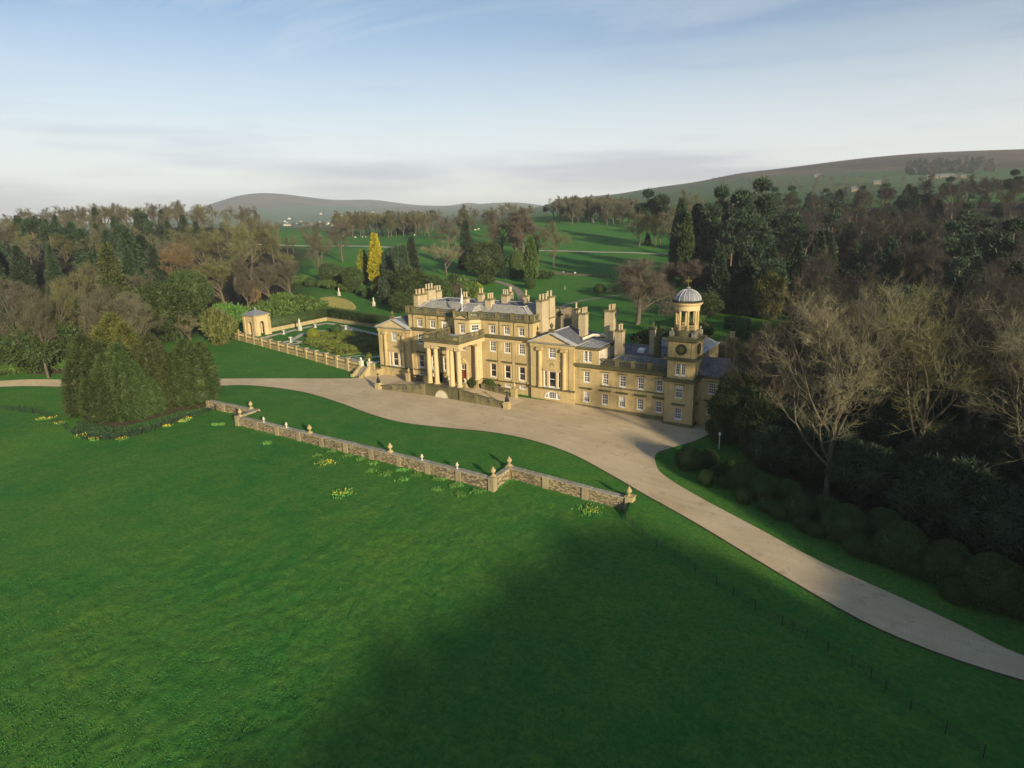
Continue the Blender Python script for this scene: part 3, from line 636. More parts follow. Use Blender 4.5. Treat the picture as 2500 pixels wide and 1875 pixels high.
# ------------------------------------------------------------------ the great house
def build_house():
    X0, X1 = -23.2, 9.97; CX = -6.4; YB = 12.0
    Hh = root('country_house', (CX, 0, 0), 'large pale sandstone country house with columned porch and three storeys', 'house')
    wins = [0.0, 3.63, 7.2, -12.85, -16.2, -19.9]
    # --- main block walls
    mb = MB(); ops = []
    for x in wins:
        s = x-X0; ops += [op(s, 3.0, 1.45, 2.9), op(s, 8.6, 1.42, 2.2), op(s, 12.47, 1.36, 1.68), op(s, 1.2, 1.36, .62)]
    wall_panel(mb, X0, 0, 0, X1-X0, -1.0, 15.3, ops)
    wall_panel(mb, X1, 0, math.pi/2, YB, -1.0, 15.3, [op(7.6, 12.4, 1.0, 2.4)])
    wall_panel(mb, X1, YB, math.pi, X1-X0, -1.0, 15.3); wall_panel(mb, X0, YB, -math.pi/2, YB, -1.0, 15.3)
    mb.build('wall', 'ashlar', Hh)
    for i, x in enumerate(wins):
        s = x-X0
        window(Hh, X0, 0, 0, s, 3.0, 1.45, 2.9, 1, 1, True, 'cornice'); window(Hh, X0, 0, 0, s, 8.6, 1.42, 2.2, 3, 4, True)
        window(Hh, X0, 0, 0, s, 12.47, 1.36, 1.68, 3, 2, False, 'string', blind=.35 if i == 3 else 0); window(Hh, X0, 0, 0, s, 1.2, 1.36, .62, 4, 1, False)
    window(Hh, X1, 0, math.pi/2, 7.6, 12.4, 1.0, 2.4, 2, 4, True)
    # rough back extension seen beyond the right side
    mb = MB(); mb.box(5.2, 9.6, 12.003, 18.0, -1, 16.3); mb.build('back_range', 'rubble', Hh)
    # --- strings, cornices, pilasters
    for a, b in ((-22.4, -9.95), (-2.85, 9.7)): mb = MB(); mb.box(a, b, -.16, -.004, 2.15, 2.45); mb.build('string_course', 'mossy_stone', Hh)
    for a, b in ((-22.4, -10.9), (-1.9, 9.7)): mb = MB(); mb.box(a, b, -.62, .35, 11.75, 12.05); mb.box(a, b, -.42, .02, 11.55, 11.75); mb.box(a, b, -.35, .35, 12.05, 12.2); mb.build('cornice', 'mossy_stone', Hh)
    for a, b in ((-22.4, -10.9), (-1.9, 9.7)): mb = MB(); mb.box(a, b, -.10, -.003, 10.95, 11.55); mb.build('frieze', 'portico_stone', Hh)
    for x in (1.82, 5.42, 9.1, -14.5, -18.05, -21.9):
        p = MB(); p.box(x-.5, x+.5, -.13, -.003, 2.45, 10.6); p.box(x-.6, x+.6, -.20, -.003, 10.6, 10.9); p.box(x-.6, x+.6, -.20, -.003, 2.45, 2.95); p.build('pilaster', 'ashlar', Hh)
        p = MB(); p.box(x-.06+.9*(0), x+.06, -.11, -.003, 12.3, 15.3); p.build('attic_strip', 'old_stone', Hh)
    # --- parapet
    mb = MB()
    mb.box(X0-.45, -9.6, -.45, .3, 15.3, 15.55); mb.box(-3.2, X1+.45, -.45, .3, 15.3, 15.55)
    mb.box(X1-.3, X1+.45, .3, YB+.3, 15.3, 15.55); mb.box(X0-.45, X0+.3, .3, YB+.3, 15.3, 15.55); mb.box(X0+.3, X1-.3, YB-.3, YB+.3, 15.3, 15.55)
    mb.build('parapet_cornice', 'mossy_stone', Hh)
    for a, b, ps in ((X0, -10.0, [0.13, .40, .67]), (-2.8, X1, [.33, .62, .88])):
        balustrade(Hh, (a, -.1), (b, -.1), 15.55, 15.55, 1.38, ps, pierw=.95)
    balustrade(Hh, (X1-.05, .15), (X1-.05, 1.9), 15.55, 15.55, 1.38, [], ends=(False, False), mat_rail='old_stone')
    mb = MB(); mb.box(X1-.25, X1+.12, 2.0, YB, 15.55, 16.9); mb.box(X0-.12, X0+.25, .1, YB, 15.55, 16.9); mb.box(X0+.25, X1-.25, YB-.3, YB+.1, 15.55, 16.9); mb.build('parapet_wall', 'old_stone', Hh)
    # --- canted centre bay, full height behind the porch
    a, b, c, d = (-9.95, 0), (-8.42, -2.0), (-4.40, -2.0), (-2.87, 0)
    mb = MB(); thl = math.atan2(b[1]-a[1], b[0]-a[0]); thr = math.atan2(d[1]-c[1], d[0]-c[0]); Lc = math.hypot(d[0]-c[0], d[1]-c[1])
    wall_panel(mb, *b, 0, 4.02, -.5, 16.0, [op(2.01, 12.36, 1.3, 1.8), op(2.01, 8.6, 1.3, 2.0), op(2.01, 1.65, 1.45, 3.85)])
    wall_panel(mb, *c, thr, Lc, -.5, 15.3, [op(Lc/2, 12.9, 1.7, 1.3), op(Lc/2, 8.6, 1.15, 2.2), op(Lc/2, 3.0, 1.1, 2.9)])
    wall_panel(mb, *a, thl, Lc, -.5, 15.3); mb.build('centre_bay_wall', 'portico_stone', Hh)
    window(Hh, *b, 0, 2.01, 12.36, 1.3, 1.8, 3, 2, False, 'string'); window(Hh, *b, 0, 2.01, 8.6, 1.3, 2.0, 3, 4, True)
    window(Hh, *c, thr, Lc/2, 12.9, 1.7, 1.3, 3, 2, False, 'string'); window(Hh, *c, thr, Lc/2, 8.6, 1.15, 2.2, 3, 4, True); window(Hh, *c, thr, Lc/2, 3.0, 1.1, 2.9, 1, 1, True, 'string')
    mb = MB()
    mb.slab((c[0]-.1, c[1]-.05), (d[0]+.2, d[1]+.1), .7, 15.3, 15.55, 15.3, 15.55); mb.build('bay_cornice', 'mossy_stone', Hh); mb = MB(); mb.slab((b[0]+.1, b[1]-.05), (a[0]-.2, a[1]+.1), .7, 15.3, 15.55, 15.3, 15.55)
    mb.build('bay_cornice', 'mossy_stone', Hh)
    balustrade(Hh, (c[0]-.05, c[1]+.05), (d[0], d[1]), 15.55, 15.55, 1.38, [], pierw=.5); balustrade(Hh, b, a, 15.55, 15.55, 1.38, [], pierw=.5)
    mb = MB(); mb.box(b[0], c[0], -1.95, -1.6, 16.0, 16.93); mb.build('bay_parapet', 'old_stone', Hh)
    pd = MB(); x0, x1, xm = b[0]-.25, c[0]+.25, (b[0]+c[0])/2
    pd.add([(x0, -2.5, 15.35), (x1, -2.5, 15.35), (xm, -2.5, 16.45), (x0, -1.97, 15.35), (x1, -1.97, 15.35), (xm, -1.97, 16.45)], [(0, 1, 2), (3, 5, 4), (0, 2, 5, 3), (2, 1, 4, 5), (1, 0, 3, 4)])
    pd.build('pediment', 'mossy_stone', Hh)
    pd = MB(); pd.add([(x0+.55, -2.53, 15.5), (x1-.55, -2.53, 15.5), (xm, -2.53, 16.2)], [(0, 1, 2)]); pd.build('tympanum', 'portico_stone', Hh)
    # front door
    dr = MB(); dr.box(xm-.66, xm+.66, -1.82, -1.74, 1.65, 4.2); 
    for i in range(2):
        for j in range(3): dr.box(xm-.56+i*.6, xm-.04+i*.6, -1.86, -1.82, 1.8+j*.8, 2.5+j*.8)
    do = dr.build('door', 'door_wood', Hh)
    fl = MB(); fl.box(xm-.72, xm+.72, -1.86, -1.76, 4.2, 4.36); fl.box(xm-.72, xm-.6, -1.86, -1.76, 4.36, 5.5); fl.box(xm+.6, xm+.72, -1.86, -1.76, 4.36, 5.5); fl.box(xm-.6, xm+.6, -1.86, -1.76, 5.38, 5.5); fl.box(xm-.04, xm+.04, -1.86, -1.8, 4.36, 5.38); fl.build('fanlight', 'white_paint').parent = do
    g = MB(); g.quad((xm-.6, -1.79, 4.36), (xm+.6, -1.79, 4.36), (xm+.6, -1.79, 5.38), (xm-.6, -1.79, 5.38)); g.build('pane', 'glass').parent = do
    kn = MB(); kn.lathe(xm+.06, -1.9, [(.03, 0), (.06, .05), (.03, .1)], 6, True, 2.8); kn.build('handle', 'gold').parent = do
    pd = MB(); pd.add([(xm-1.3, -2.42, 5.75), (xm+1.3, -2.42, 5.75), (xm, -2.42, 6.75), (xm-1.3, -2.003, 5.75), (xm+1.3, -2.003, 5.75), (xm, -2.003, 6.75)], [(0, 1, 2), (0, 2, 5, 3), (2, 1, 4, 5), (1, 0, 3, 4)])
    for s in (-1, 1): pd.box(xm+s*1.0-.18, xm+s*1.0+.18, -2.25, -2.003, 1.5, 5.75)
    pd.build('door_surround', 'portico_stone', Hh)
    st = MB()
    for k in range(4): st.box(xm-1.5, xm+1.5, -2.15-.38*(3-k)-.003*k, -2.0, 1.2, 1.3+.11*k)
    st.build('door_step', 'coping', Hh)
    # --- main roof: hipped ring round a lead valley
    O = [(X0+.6, .7), (X1-.6, .7), (X1-.6, YB-.7), (X0+.6, YB-.7)]; Rg = [(-18.8, 2.85), (6.0, 2.85), (6.0, 9.0), (-18.8, 9.0)]; I = [(-16.9, 4.75), (4.1, 4.75), (4.1, 7.1), (-16.9, 7.1)]
    mb = MB(); mi = MB(); zo, zr, zi = 15.75, 18.08, 16.7
    for k in range(4):
        j = (k+1) % 4
        mb.quad((*O[k], zo), (*O[j], zo), (*Rg[j], zr), (*Rg[k], zr)); mi.quad((*Rg[k], zr), (*Rg[j], zr), (*I[j], zi), (*I[k], zi))
    apex = (CX, 2.85, 18.12)
    bz = [(a[0]+.2, .68, zo), (b[0]+.2, b[1]+.35, zo), (c[0]-.2, c[1]+.35, zo), (d[0]-.2, .68, zo)]
    ap0, ap1 = (CX-1.3, 1.2, 17.7), (CX+1.3, 1.2, 17.7)
    mb.quad(bz[1], bz[2], ap1, ap0); mb.add([bz[0], bz[1], ap0], [(0, 1, 2)]); mb.add([bz[2], bz[3], ap1], [(0, 1, 2)]); mb.quad(ap0, ap1, (CX+1.5, 2.9, 18.1), (CX-1.5, 2.9, 18.1))
    mb.add([bz[3], (CX+4.2, 2.83, 18.05), (CX+1.5, 2.9, 18.1), ap1], [(0, 1, 2, 3)]); mb.add([bz[0], ap0, (CX-1.5, 2.9, 18.1), (CX-4.2, 2.83, 18.05)], [(0, 1, 2, 3)])
    rf = mb.build('roof', 'stone_slate', Hh); mi.quad(*[(*p, zi) for p in I]); mi.build('inner_roof', 'slate', Hh)
    gt = MB(); gt.quad((X0+.2, .2, 15.6), (X1-.2, .2, 15.6), (X1-.2, YB-.2, 15.6), (X0+.2, YB-.2, 15.6)); gt.build('gutter_floor', 'lead', Hh)
    cp_ = MB()
    for k in range(4):
        j = (k+1) % 4
        cp_.slab(Rg[k], Rg[j], .34, zr-.02, zr+.10, zr-.02, zr+.10); cp_.tube([(*O[k], zo+.05), (*Rg[k], zr+.05)], .13, 5)
    for p, q in ((bz[1], ap0), (bz[2], ap1)): cp_.tube([p, q], .11, 5)
    cp_.build('ridge_cap', 'lead_cap', Hh)
    # --- chimneys
    for x, y, wx, wy_, zb, zt, n in ((-22.6, 3.9, 1.3, 3.2, 15.4, 19.1, 5), (-22.3, 6.9, 1.7, 2.6, 15.4, 20.0, 5), (-22.2, 9.6, 1.5, 1.9, 15.4, 19.3, 4), (-9.05, 3.2, 1.35, 1.2, 17.0, 19.05, 2), (-2.45, 3.0, 1.5, 1.5, 17.0, 19.1, 4),
                                     (-8.85, 9.0, 1.3, 1.1, 17.0, 19.25, 2), (-2.25, 9.0, 1.5, 1.2, 17.0, 19.25, 3), (3.05, 9.0, 1.1, 1.0, 17.0, 19.3, 1), (-2.95, 12.2, .9, .9, 15.5, 19.5, 2), (10.0, 3.9, 1.4, 2.7, 11.5, 19.35, 4), (9.6, 7.6, 1.5, 2.3, 14.0, 19.6, 3)):
        chimney(Hh, x, y, wx, wy_, zb, zt, n)
    # --- pavilions at both ends
    for side, (x0, x1) in (('R', (9.7, 19.65)), ('L', (-32.5, -22.4))):
        xm = (x0+x1)/2; yf = -.62; s = xm-x0
        mb = MB()
        ops = [op(s, 8.72, 1.53, 2.1), op(s, 2.66, 1.54, 3.25), op(s-1.57, 2.66, .56, 3.25), op(s+1.57, 2.66, .56, 3.25)]
        if side == 'R': ops.append((s-1.85, s+1.85, .14, 1.78))
        wall_panel(mb, x0, yf, 0, x1-x0, -1, 11.75, ops)
        if side == 'R':        # segmental head of the cellar lunette
            n = 12; pts = [(s-1.85*math.cos(math.pi*i/n), .14+1.64*math.sin(math.pi*i/n)) for i in range(n+1)]
            for i in range(n):
                (p, q), (u, v) = pts[i], pts[i+1]; mb.quad(wp(x0, yf, 0, p, q), wp(x0, yf, 0, u, v), wp(x0, yf, 0, u, 1.78), wp(x0, yf, 0, p, 1.78))
        wall_panel(mb, x1, yf, math.pi/2, 12.5, -1, 11.75, ()); wall_panel(mb, x0, 11.88, -math.pi/2, 12.5, -1, 11.75, [op(3.0, 3, 1.4, 2.9), op(7.5, 3, 1.4, 2.9), op(3.0, 8.6, 1.4, 2.1), op(7.5, 8.6, 1.4, 2.1)] if side == 'L' else ()); wall_panel(mb, x1, 11.88, math.pi, x1-x0, -1, 11.75)
        mb.build('pavilion_wall', 'ashlar', Hh)
        window(Hh, x0, yf, 0, s, 8.72, 1.53, 2.1, 4, 4, True); window(Hh, x0, yf, 0, s, 2.66, 1.54, 3.25, 1, 1, True)
        for k in (-1.57, 1.57): window(Hh, x0, yf, 0, s+k, 2.66, .56, 3.25, 1, 1, True)
        if side == 'L':
            for q in (3.0, 7.5): window(Hh, x0, 11.88, -math.pi/2, q, 3, 1.4, 2.9, 1, 1, True); window(Hh, x0, 11.88, -math.pi/2, q, 8.6, 1.4, 2.1, 3, 4, True)
        if side == 'R':        # lunette window
            f = MB(); n = 14; r0, r1, q0, q1 = 1.85, 1.66, 1.64, 1.45
            for i in range(n):
                a0, a1 = math.pi*i/n, math.pi*(i+1)/n
                P = lambda an, rr, qq, y: (xm-rr*math.cos(an), y, .14+qq*math.sin(an))
                f.quad(P(a0, r0, q0, yf+.1), P(a1, r0, q0, yf+.1), P(a1, r1, q1, yf+.1), P(a0, r1, q1, yf+.1)); f.quad(P(a0, r1, q1, yf+.1), P(a1, r1, q1, yf+.1), P(a1, r1, q1, yf+.2), P(a0, r1, q1, yf+.2))
            f.box(xm-1.84, xm+1.84, yf+.08, yf+.2, .14, .34)
            for k in (-.95, .95): f.box(xm+k-.17, xm+k+.17, yf+.09, yf+.19, .34, 1.42)
            lo = f.build('lunette_window', 'white_paint', Hh)
            g = MB(); g.add([(xm-1.8*math.cos(math.pi*i/n), yf+.19, .16+1.58*math.sin(math.pi*i/n)) for i in range(n+1)], [tuple(range(n, -1, -1))]); g.build('pane', 'glass').parent = lo
            g = MB()
            for k in (-.39, 0, .39): g.box(xm+k-.02, xm+k+.02, yf+.14, yf+.185, .34, 1.62)
            for z in (.7, 1.1): g.box(xm-.78, xm+.78, yf+.15, yf+.18, z-.02, z+.02); 
            for k in (-1.35, 1.35): g.box(xm+k-.02, xm+k+.02, yf+.14, yf+.185, .34, 1.1)
            g.build('glazing_bars', 'white_paint').parent = lo
        else:                  # blind arch in the basement
            g = MB(); n = 12
            for i in range(n):
                a0, a1 = math.pi*i/n, math.pi*(i+1)/n
                P = lambda an, rr, y: (xm-rr*1.15*math.cos(an), y, .3+rr*math.sin(an))
                g.quad(P(a0, 1.7, yf-.08), P(a1, 1.7, yf-.08), P(a1, 1.45, yf-.08), P(a0, 1.45, yf-.08)); g.quad(P(a0, 1.7, yf-.003), P(a1, 1.7, yf-.003), P(a1, 1.7, yf-.08), P(a0, 1.7, yf-.08))
            g.build('blind_arch', 'garden_stone', Hh)
        # dressings
        g = MB(); g.box(x0-.15, x1+.15, yf-.22, yf-.004, 2.12, 2.5); g.build('string_course', 'mossy_stone', Hh)
        g = MB(); g.box(xm-2.05, xm+2.05, yf-.34, yf-.004, 6.25, 6.42); g.box(xm-1.95, xm+1.95, yf-.16, yf-.004, 6.02, 6.25)
        for k in (-2.0, -1.04, 1.04, 2.0): g.box(xm+k-.13, xm+k+.13, yf-.12, yf-.004, 2.5, 6.02)
        g.box(xm-1.75, xm+1.75, yf-.10, yf-.004, 8.3, 8.48); g.build('window_dressing', 'portico_stone', Hh)
        g = MB(); g.tube([(xm+.42*math.cos(math.pi*i/8), yf-.04, 7.05+.5*math.sin(math.pi*i/8)) for i in range(9)], .07, 4); g.build('carved_arch', 'old_stone', Hh)
        for k in (-2.75, 2.75):
            column(Hh, xm+k, yf-.12, 2.55, 10.75, .44, 'ashlar', plinth=False)
        for k in (-4.35, 4.35):
            p = MB(); p.box(xm+k-.55, xm+k+.55, yf-.10, yf-.003, 2.5, 10.7); p.build('pilaster', 'ashlar', Hh)
        g = MB(); g.box(x0-.08, x1+.08, yf-.16, yf-.004, 10.75, 11.45); g.build('frieze', 'ashlar', Hh)
        g = MB(); g.box(x0-.5, x1+.5, yf-.55, yf+.02, 11.62, 11.78); g.box(x0-.32, x1+.32, yf-.32, yf+.02, 11.45, 11.62); g.box(x1+.003, x1+.5, yf+.02, 12.0, 11.6, 11.78); g.box(x0-.5, x0-.003, yf+.02, 12.0, 11.6, 11.78); g.build('cornice', 'coping', Hh)
        za = 13.95; sl = (za-11.78)/((x1-x0)/2+.5)
        g = MB(); g.add([(x0-.1, yf-.05, 11.78), (x1+.1, yf-.05, 11.78), (xm, yf-.05, za-.2)], [(0, 1, 2)]); g.build('tympanum', 'portico_stone', Hh)
        g = MB()
        for sx in (-1, 1):
            xe = xm+sx*((x1-x0)/2+.5)
            V = [(xe, yf-.55, 11.78), (xm, yf-.55, za), (xm, yf-.55, za-.24), (xe-sx*.9, yf-.55, 11.79)]; V += [(v[0], yf+.55, v[2]) for v in V]
            g.add(V, [(0, 1, 2, 3), (7, 6, 5, 4), (0, 4, 5, 1), (3, 2, 6, 7), (0, 3, 7, 4)])
        g.build('raking_cornice', 'lead_cap', Hh)
        g = MB(); xe0, xe1 = x0-.5, x1+.5; yb = 12.0; yr = 8.0
        g.quad((xe0, yf+.5, 11.74), (xm, yf+.5, za-.04), (xm, yr, za-.04), (xe0, yb, 11.74)); g.quad((xm, yf+.5, za-.04), (xe1, yf+.5, 11.74), (xe1, yb, 11.74), (xm, yr, za-.04)); g.add([(xe0, yb, 11.74), (xm, yr, za-.04), (xe1, yb, 11.74)], [(0, 1, 2)])
        g.build('pavilion_roof', 'slate', Hh)
        g = MB(); g.tube([(xm, yf+.5, za), (xm, yr, za)], .13, 5); g.tube([(xm, yr, za), (xe1, yb, 11.8)], .1, 5); g.build('ridge_cap', 'lead_cap', Hh)
        g = MB(); g.cbox(xm, yf-.1, .95, .8, za-.12, za+.42); g.cbox(xm, yf-.1, 1.15, 1.0, za+.42, za+.55); urn(g, xm, yf-.1, za+.55, 1.35); g.build('finial', 'mossy_stone', Hh)
        if side == 'L':
            g = MB(); g.cbox(x0+.1, yf-.05, .8, .7, 11.785, 12.35); g.build('acroterion', 'mossy_stone', Hh)
    chimney(Hh, 18.6, 5.6, 1.3, 1.5, 11.5, 16.9, 4); chimney(Hh, 15.6, 8.2, 1.25, 1.4, 12.5, 17.3, 1); chimney(Hh, 23.6, 7.6, 1.9, 1.9, 8.0, 17.5, 4)
    # --- carriage porch
    xl, xr, yf = -10.85, -1.95, -9.4
    for x in (-10.3, -8.45, -4.35, -2.5): column(Hh, x, -8.8, 2.55, 10.73, .52)
    for x in (-10.3, -2.5): column(Hh, x, -2.5, 2.7, 10.73, .52, plinth=False)
    for x in (-10.3, -2.5):
        p = MB(); p.box(x-.75, x+.75, -3.3, -1.7, 1.2, 2.55); p.box(x-.85, x+.85, -3.4, -1.6, 2.55, 2.7); p.build('column_pedestal', 'garden_stone', Hh)
    p = MB(); p.box(xl, xr, yf, -8.2, 10.73, 11.55); p.box(xl, xl+1.2, -8.2, -.13, 10.73, 11.55); p.box(xr-1.2, xr, -8.2, -.13, 10.73, 11.55); p.box(xl+1.2, xr-1.2, -8.2, -.13, 11.3, 11.5); p.build('entablature', 'portico_stone', Hh)
    p = MB(); p.box(xl-.05, xr+.05, yf-.05, -.13, 11.12, 11.18); p.build('frieze_band', 'portico_stone', Hh)
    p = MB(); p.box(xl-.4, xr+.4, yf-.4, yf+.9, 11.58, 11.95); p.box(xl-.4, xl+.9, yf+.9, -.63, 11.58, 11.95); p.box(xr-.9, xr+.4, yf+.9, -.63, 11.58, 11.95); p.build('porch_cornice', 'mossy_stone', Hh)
    p = MB(); p.box(xl+.9, xr-.9, yf+.9, -.14, 11.56, 11.9)
    for i in range(11): x = xl+1.2+i*.63; p.box(x-.05, x+.05, yf+.95, -2.1, 11.9, 11.98)
    p.build('porch_roof', 'lead', Hh)
    for x in (xl+.05, xr-.05): balustrade(Hh, (x, yf+.35), (x, -.7), 11.95, 11.95, 1.22, [.66], mat_rail='old_stone', pierw=.6)
    p = MB(); n = 20; xm = CX; poly = [(xl, 11.95)]+[(xl+.001, 13.1), (xl+1.2, 13.1)]
    for i in range(n+1):
        t = -1+2*i/n; poly.append((xm+t*3.2, 13.1+.95*math.exp(-(t*2.1)**2)+.02))
    poly += [(xr-1.2, 13.1), (xr-.001, 13.1), (xr, 11.95)]
    V = [(x, yf-.02, z) for x, z in poly]+[(x, yf+.34, z) for x, z in poly]; k = len(poly)
    p.add(V, [tuple(range(k)), tuple(range(2*k-1, k-1, -1))]+[(i, i+k, (i+1) % k+k, (i+1) % k) for i in range(k)]); p.build('crest_parapet', 'mossy_stone', Hh)
    p = MB(); p.tube([(xm+.72*math.cos(a), yf-.12, 13.15+.72*math.sin(a)) for a in np.linspace(0, 2*math.pi, 17)], .12, 5)
    p.add([(xm+.6*math.cos(a), yf-.09, 13.15+.6*math.sin(a)) for a in np.linspace(0, 2*math.pi, 13)[:-1]], [tuple(range(11, -1, -1))])
    for s in (-1, 1): p.tube([(xm+s*(.8+.28*i), yf-.1, 12.45+.18*math.sin(i*1.6)) for i in range(8)], .09, 4)
    p.build('crest', 'old_stone', Hh)
    for s in (-1, 1):
        q = MB()
        for i in range(6): q.box(xm+s*(3.25+.2*i)-.05, xm+s*(3.25+.2*i)+.05, yf-.055, yf-.03, 12.3, 12.85)
        q.build('baluster_row', 'garden_stone', Hh)
    # podium under the porch
    p = MB(); p.box(-11.2, -1.6, -9.95, -9.2, -.6, 2.2); p.build('podium_wall', 'mossy_stone', Hh)
    p = MB(); n = 12; c0 = (-6.5, .02); r = 1.55
    p.add([(c0[0]-r*math.cos(math.pi*i/n), -9.97, c0[1]+r*.95*math.sin(math.pi*i/n)) for i in range(n+1)], [tuple(range(n, -1, -1))]); p.build('blind_arch', 'statue_stone', Hh)
    p = MB(); p.tube([(c0[0]-(r+.08)*math.cos(math.pi*i/n), -9.98, c0[1]+(r+.08)*.95*math.sin(math.pi*i/n)) for i in range(n+1)], .09, 4); p.build('arch_ring', 'garden_stone', Hh)
    rm = MB(); prof = [(-24.5, .06), (-11.2, 1.2), (-1.6, 1.2), (9.9, -.02)]
    for (xa, za_), (xb, zb) in zip(prof[:-1], prof[1:]):
        rm.quad((xa, -9.85, za_), (xb, -9.85, zb), (xb, -3.4, zb), (xa, -3.4, za_)); rm.quad((xa, -3.4, za_), (xb, -3.4, zb), (xb, -3.4, -1), (xa, -3.4, -1))
    rm.quad((-11.2, -3.4, 1.2), (-1.6, -3.4, 1.2), (-1.6, -.01, 1.2), (-11.2, -.01, 1.2)); rm.quad((-1.6, -3.4, -1), (-1.6, -3.4, 1.2), (-1.6, -.01, 1.2), (-1.6, -.01, -1)); rm.build('carriage_ramp', 'gravel', Hh)
    # flag on the centre bay
    f = MB(); f.tube([(CX-.3, -1.3, 16.9), (CX-.3, -1.3, 21.6)], [.07, .045], 6); f.lathe(CX-.3, -1.3, [(.02, 0), (.1, .1), (.02, .2)], 6, True, 21.6); fo = f.build('flagpole', 'white_paint', Hh)
    f = MB()
    for i in range(4): f.quad((CX-.3-.03-.05*math.sin(i), -1.3-.1*i, 20.9-.55*i), (CX-.3+.32, -1.4+.06*math.sin(2*i), 20.6-.55*i), (CX-.3+.30, -1.4+.06*math.sin(2*i+2), 20.05-.55*i), (CX-.33, -1.3-.1*(i+1), 20.35-.55*i))
    f.build('flag', 'flag_cloth').parent = fo
    return Hh
build_house()
# ------------------------------------------------------------------ service wing and clock tower
def build_wing():
    Wg = root('service_wing', (29, 0, 0), 'two-storey sandstone service wing with slate roofs between house and clock tower', 'building')
    y = -.3; X0, X1 = 19.66, 38.3; xs = [22.14, 26.1, 29.65, 33.26, 36.85]
    mb = MB(); ops = []
    for x in xs: ops += [op(x-X0, .55, 1.2, 2.1), op(x-X0, 4.55, 1.2, 2.15)]
    wall_panel(mb, X0, y, 0, X1-X0, -1.6, 7.5, ops); mb.build('wall', 'ashlar', Wg); mb = MB(); wall_panel(mb, X1, 12.0, math.pi, X1-X0, -1.6, 8.2); mb.build('rear_wall', 'ashlar', Wg)
    for i, x in enumerate(xs):
        window(Wg, X0, y, 0, x-X0, .55, 1.2, 2.1, 3, 4, True, 'cornice', blind=(.62 if i == 0 else .45 if i == 2 else 0)); window(Wg, X0, y, 0, x-X0, 4.55, 1.2, 2.15, 3, 4, True, 'string')
    g = MB(); g.box(X0, X1-.1, y-.12, y-.004, -.7, -.15); g.box(X0, X1-.1, y-.28, y-.004, -1.5, -.7); g.build('base_course', 'old_stone', Wg)
    g = MB(); g.box(25.0, X1-.1, y-.10, y-.004, 4.02, 4.28); g.build('string_course', 'old_stone', Wg)
    g = MB(); g.box(X0, X1-.1, y-.55, y+.4, 7.75, 8.2); g.box(X0, X1-.1, y-.35, y+.02, 7.5, 7.75); g.build('cornice', 'mossy_stone', Wg)
    balustrade(Wg, (25.3, y+.1), (X1-.2, y+.1), 8.2, 8.2, 1.4, [.24, .49, .74], mat_bal='mossy_stone', pierw=.75, ends=(False, False))
    # raised corner block with a pair of arched windows
    xa, xb = X0, 24.72; zt = 11.15; mb = MB(); s0, s1 = 21.82-xa, 22.75-xa
    wall_panel(mb, xa, y, 0, xb-xa, 8.2, zt, [op(s0, 8.62, .74, 2.15), op(s1, 8.62, .74, 2.15)])
    for s in (s0, s1): arch_fill(mb, xa, y, 0, s, .74, 10.77)
    mb.build('attic_wall', 'ashlar', Wg)
    for s in (s0, s1): window(Wg, xa, y, 0, s, 8.62, .74, 2.15, 2, 4, False, None, True)
    mb = MB(); wall_panel(mb, xb, y, math.pi/2, 8.3, 8.0, zt, [op(5.9, 8.3, .8, 1.9)]); wall_panel(mb, xb, 8.0, math.pi, xb-xa, 8.0, zt); mb.build('attic_side_wall', 'render', Wg)
    window(Wg, xb, y, math.pi/2, 5.9, 8.3, .8, 1.9, 2, 2, False)
    g = MB(); g.box(xb+.05, xb+.17, 3.7, 3.82, 8.0, 11.2); g.build('downpipe', 'iron', Wg)
    g = MB(); g.box(xa-.2, xb+.45, y-.45, 8.2, zt, zt+.4); g.build('attic_cornice', 'mossy_stone', Wg)
    g = MB(); g.quad((xa-.1, y-.3, zt+.42), (xb+.3, y-.3, zt+.42), (xb+.3, 8.0, zt+.62), (xa-.1, 8.0, zt+.62)); g.build('lead_roof', 'lead', Wg)
    g = MB()
    for i in range(6): x = xa+.6+i*.85; g.tube([(x, y-.3, zt+.44), (x, 8.0, zt+.64)], .05, 4)
    for yy in (3.9,): g.box(xa, xb+.2, yy-.06, yy+.06, zt+.5, zt+.58)
    g.build('roof_seam', 'lead_cap', Wg)
    g = MB(); g.tube([(xa-.2, 3.2, 12.3), (xa+1.2, 5.2, 12.9), (xa+3.2, 6.6, 12.7), (xa+4.4, 7.2, 12.0)], .28, 5); g.build('curved_parapet', 'render', Wg)
    # slate roofs: front range hipped against the corner block, valley, back range
    g = MB(); g.quad((25.2, .5, 8.2), (X1, .5, 8.2), (X1, 2.6, 10.0), (28.2, 2.6, 10.0)); g.add([(25.2, .5, 8.2), (28.2, 2.6, 10.0), (25.2, 4.6, 8.6)], [(0, 1, 2)]); g.quad((28.2, 2.6, 10.0), (X1, 2.6, 10.0), (X1, 5.0, 8.4), (25.2, 4.6, 8.5))
    g.build('roof', 'slate', Wg)
    g = MB(); g.quad((24.8, 5.0, 8.45), (X1, 5.0, 8.45), (X1, 10.7, 10.6), (24.8, 10.7, 10.6)); g.quad((24.8, 10.7, 10.6), (X1, 10.7, 10.6), (X1, 14, 9.0), (24.8, 14, 9.0)); g.build('back_roof', 'slate', Wg)
    g = MB(); g.tube([(28.2, 2.6, 10.03), (X1, 2.6, 10.03)], .1, 5); g.tube([(24.8, 10.7, 10.63), (X1, 10.7, 10.63)], .12, 5); g.tube([(25.2, .5, 8.25), (28.2, 2.6, 10.03)], .1, 5); g.build('ridge_cap', 'coping', Wg)
    g = MB(); g.box(24.8, X1, 4.7, 5.4, 8.46, 8.56); g.build('valley_gutter', 'lead_cap', Wg)
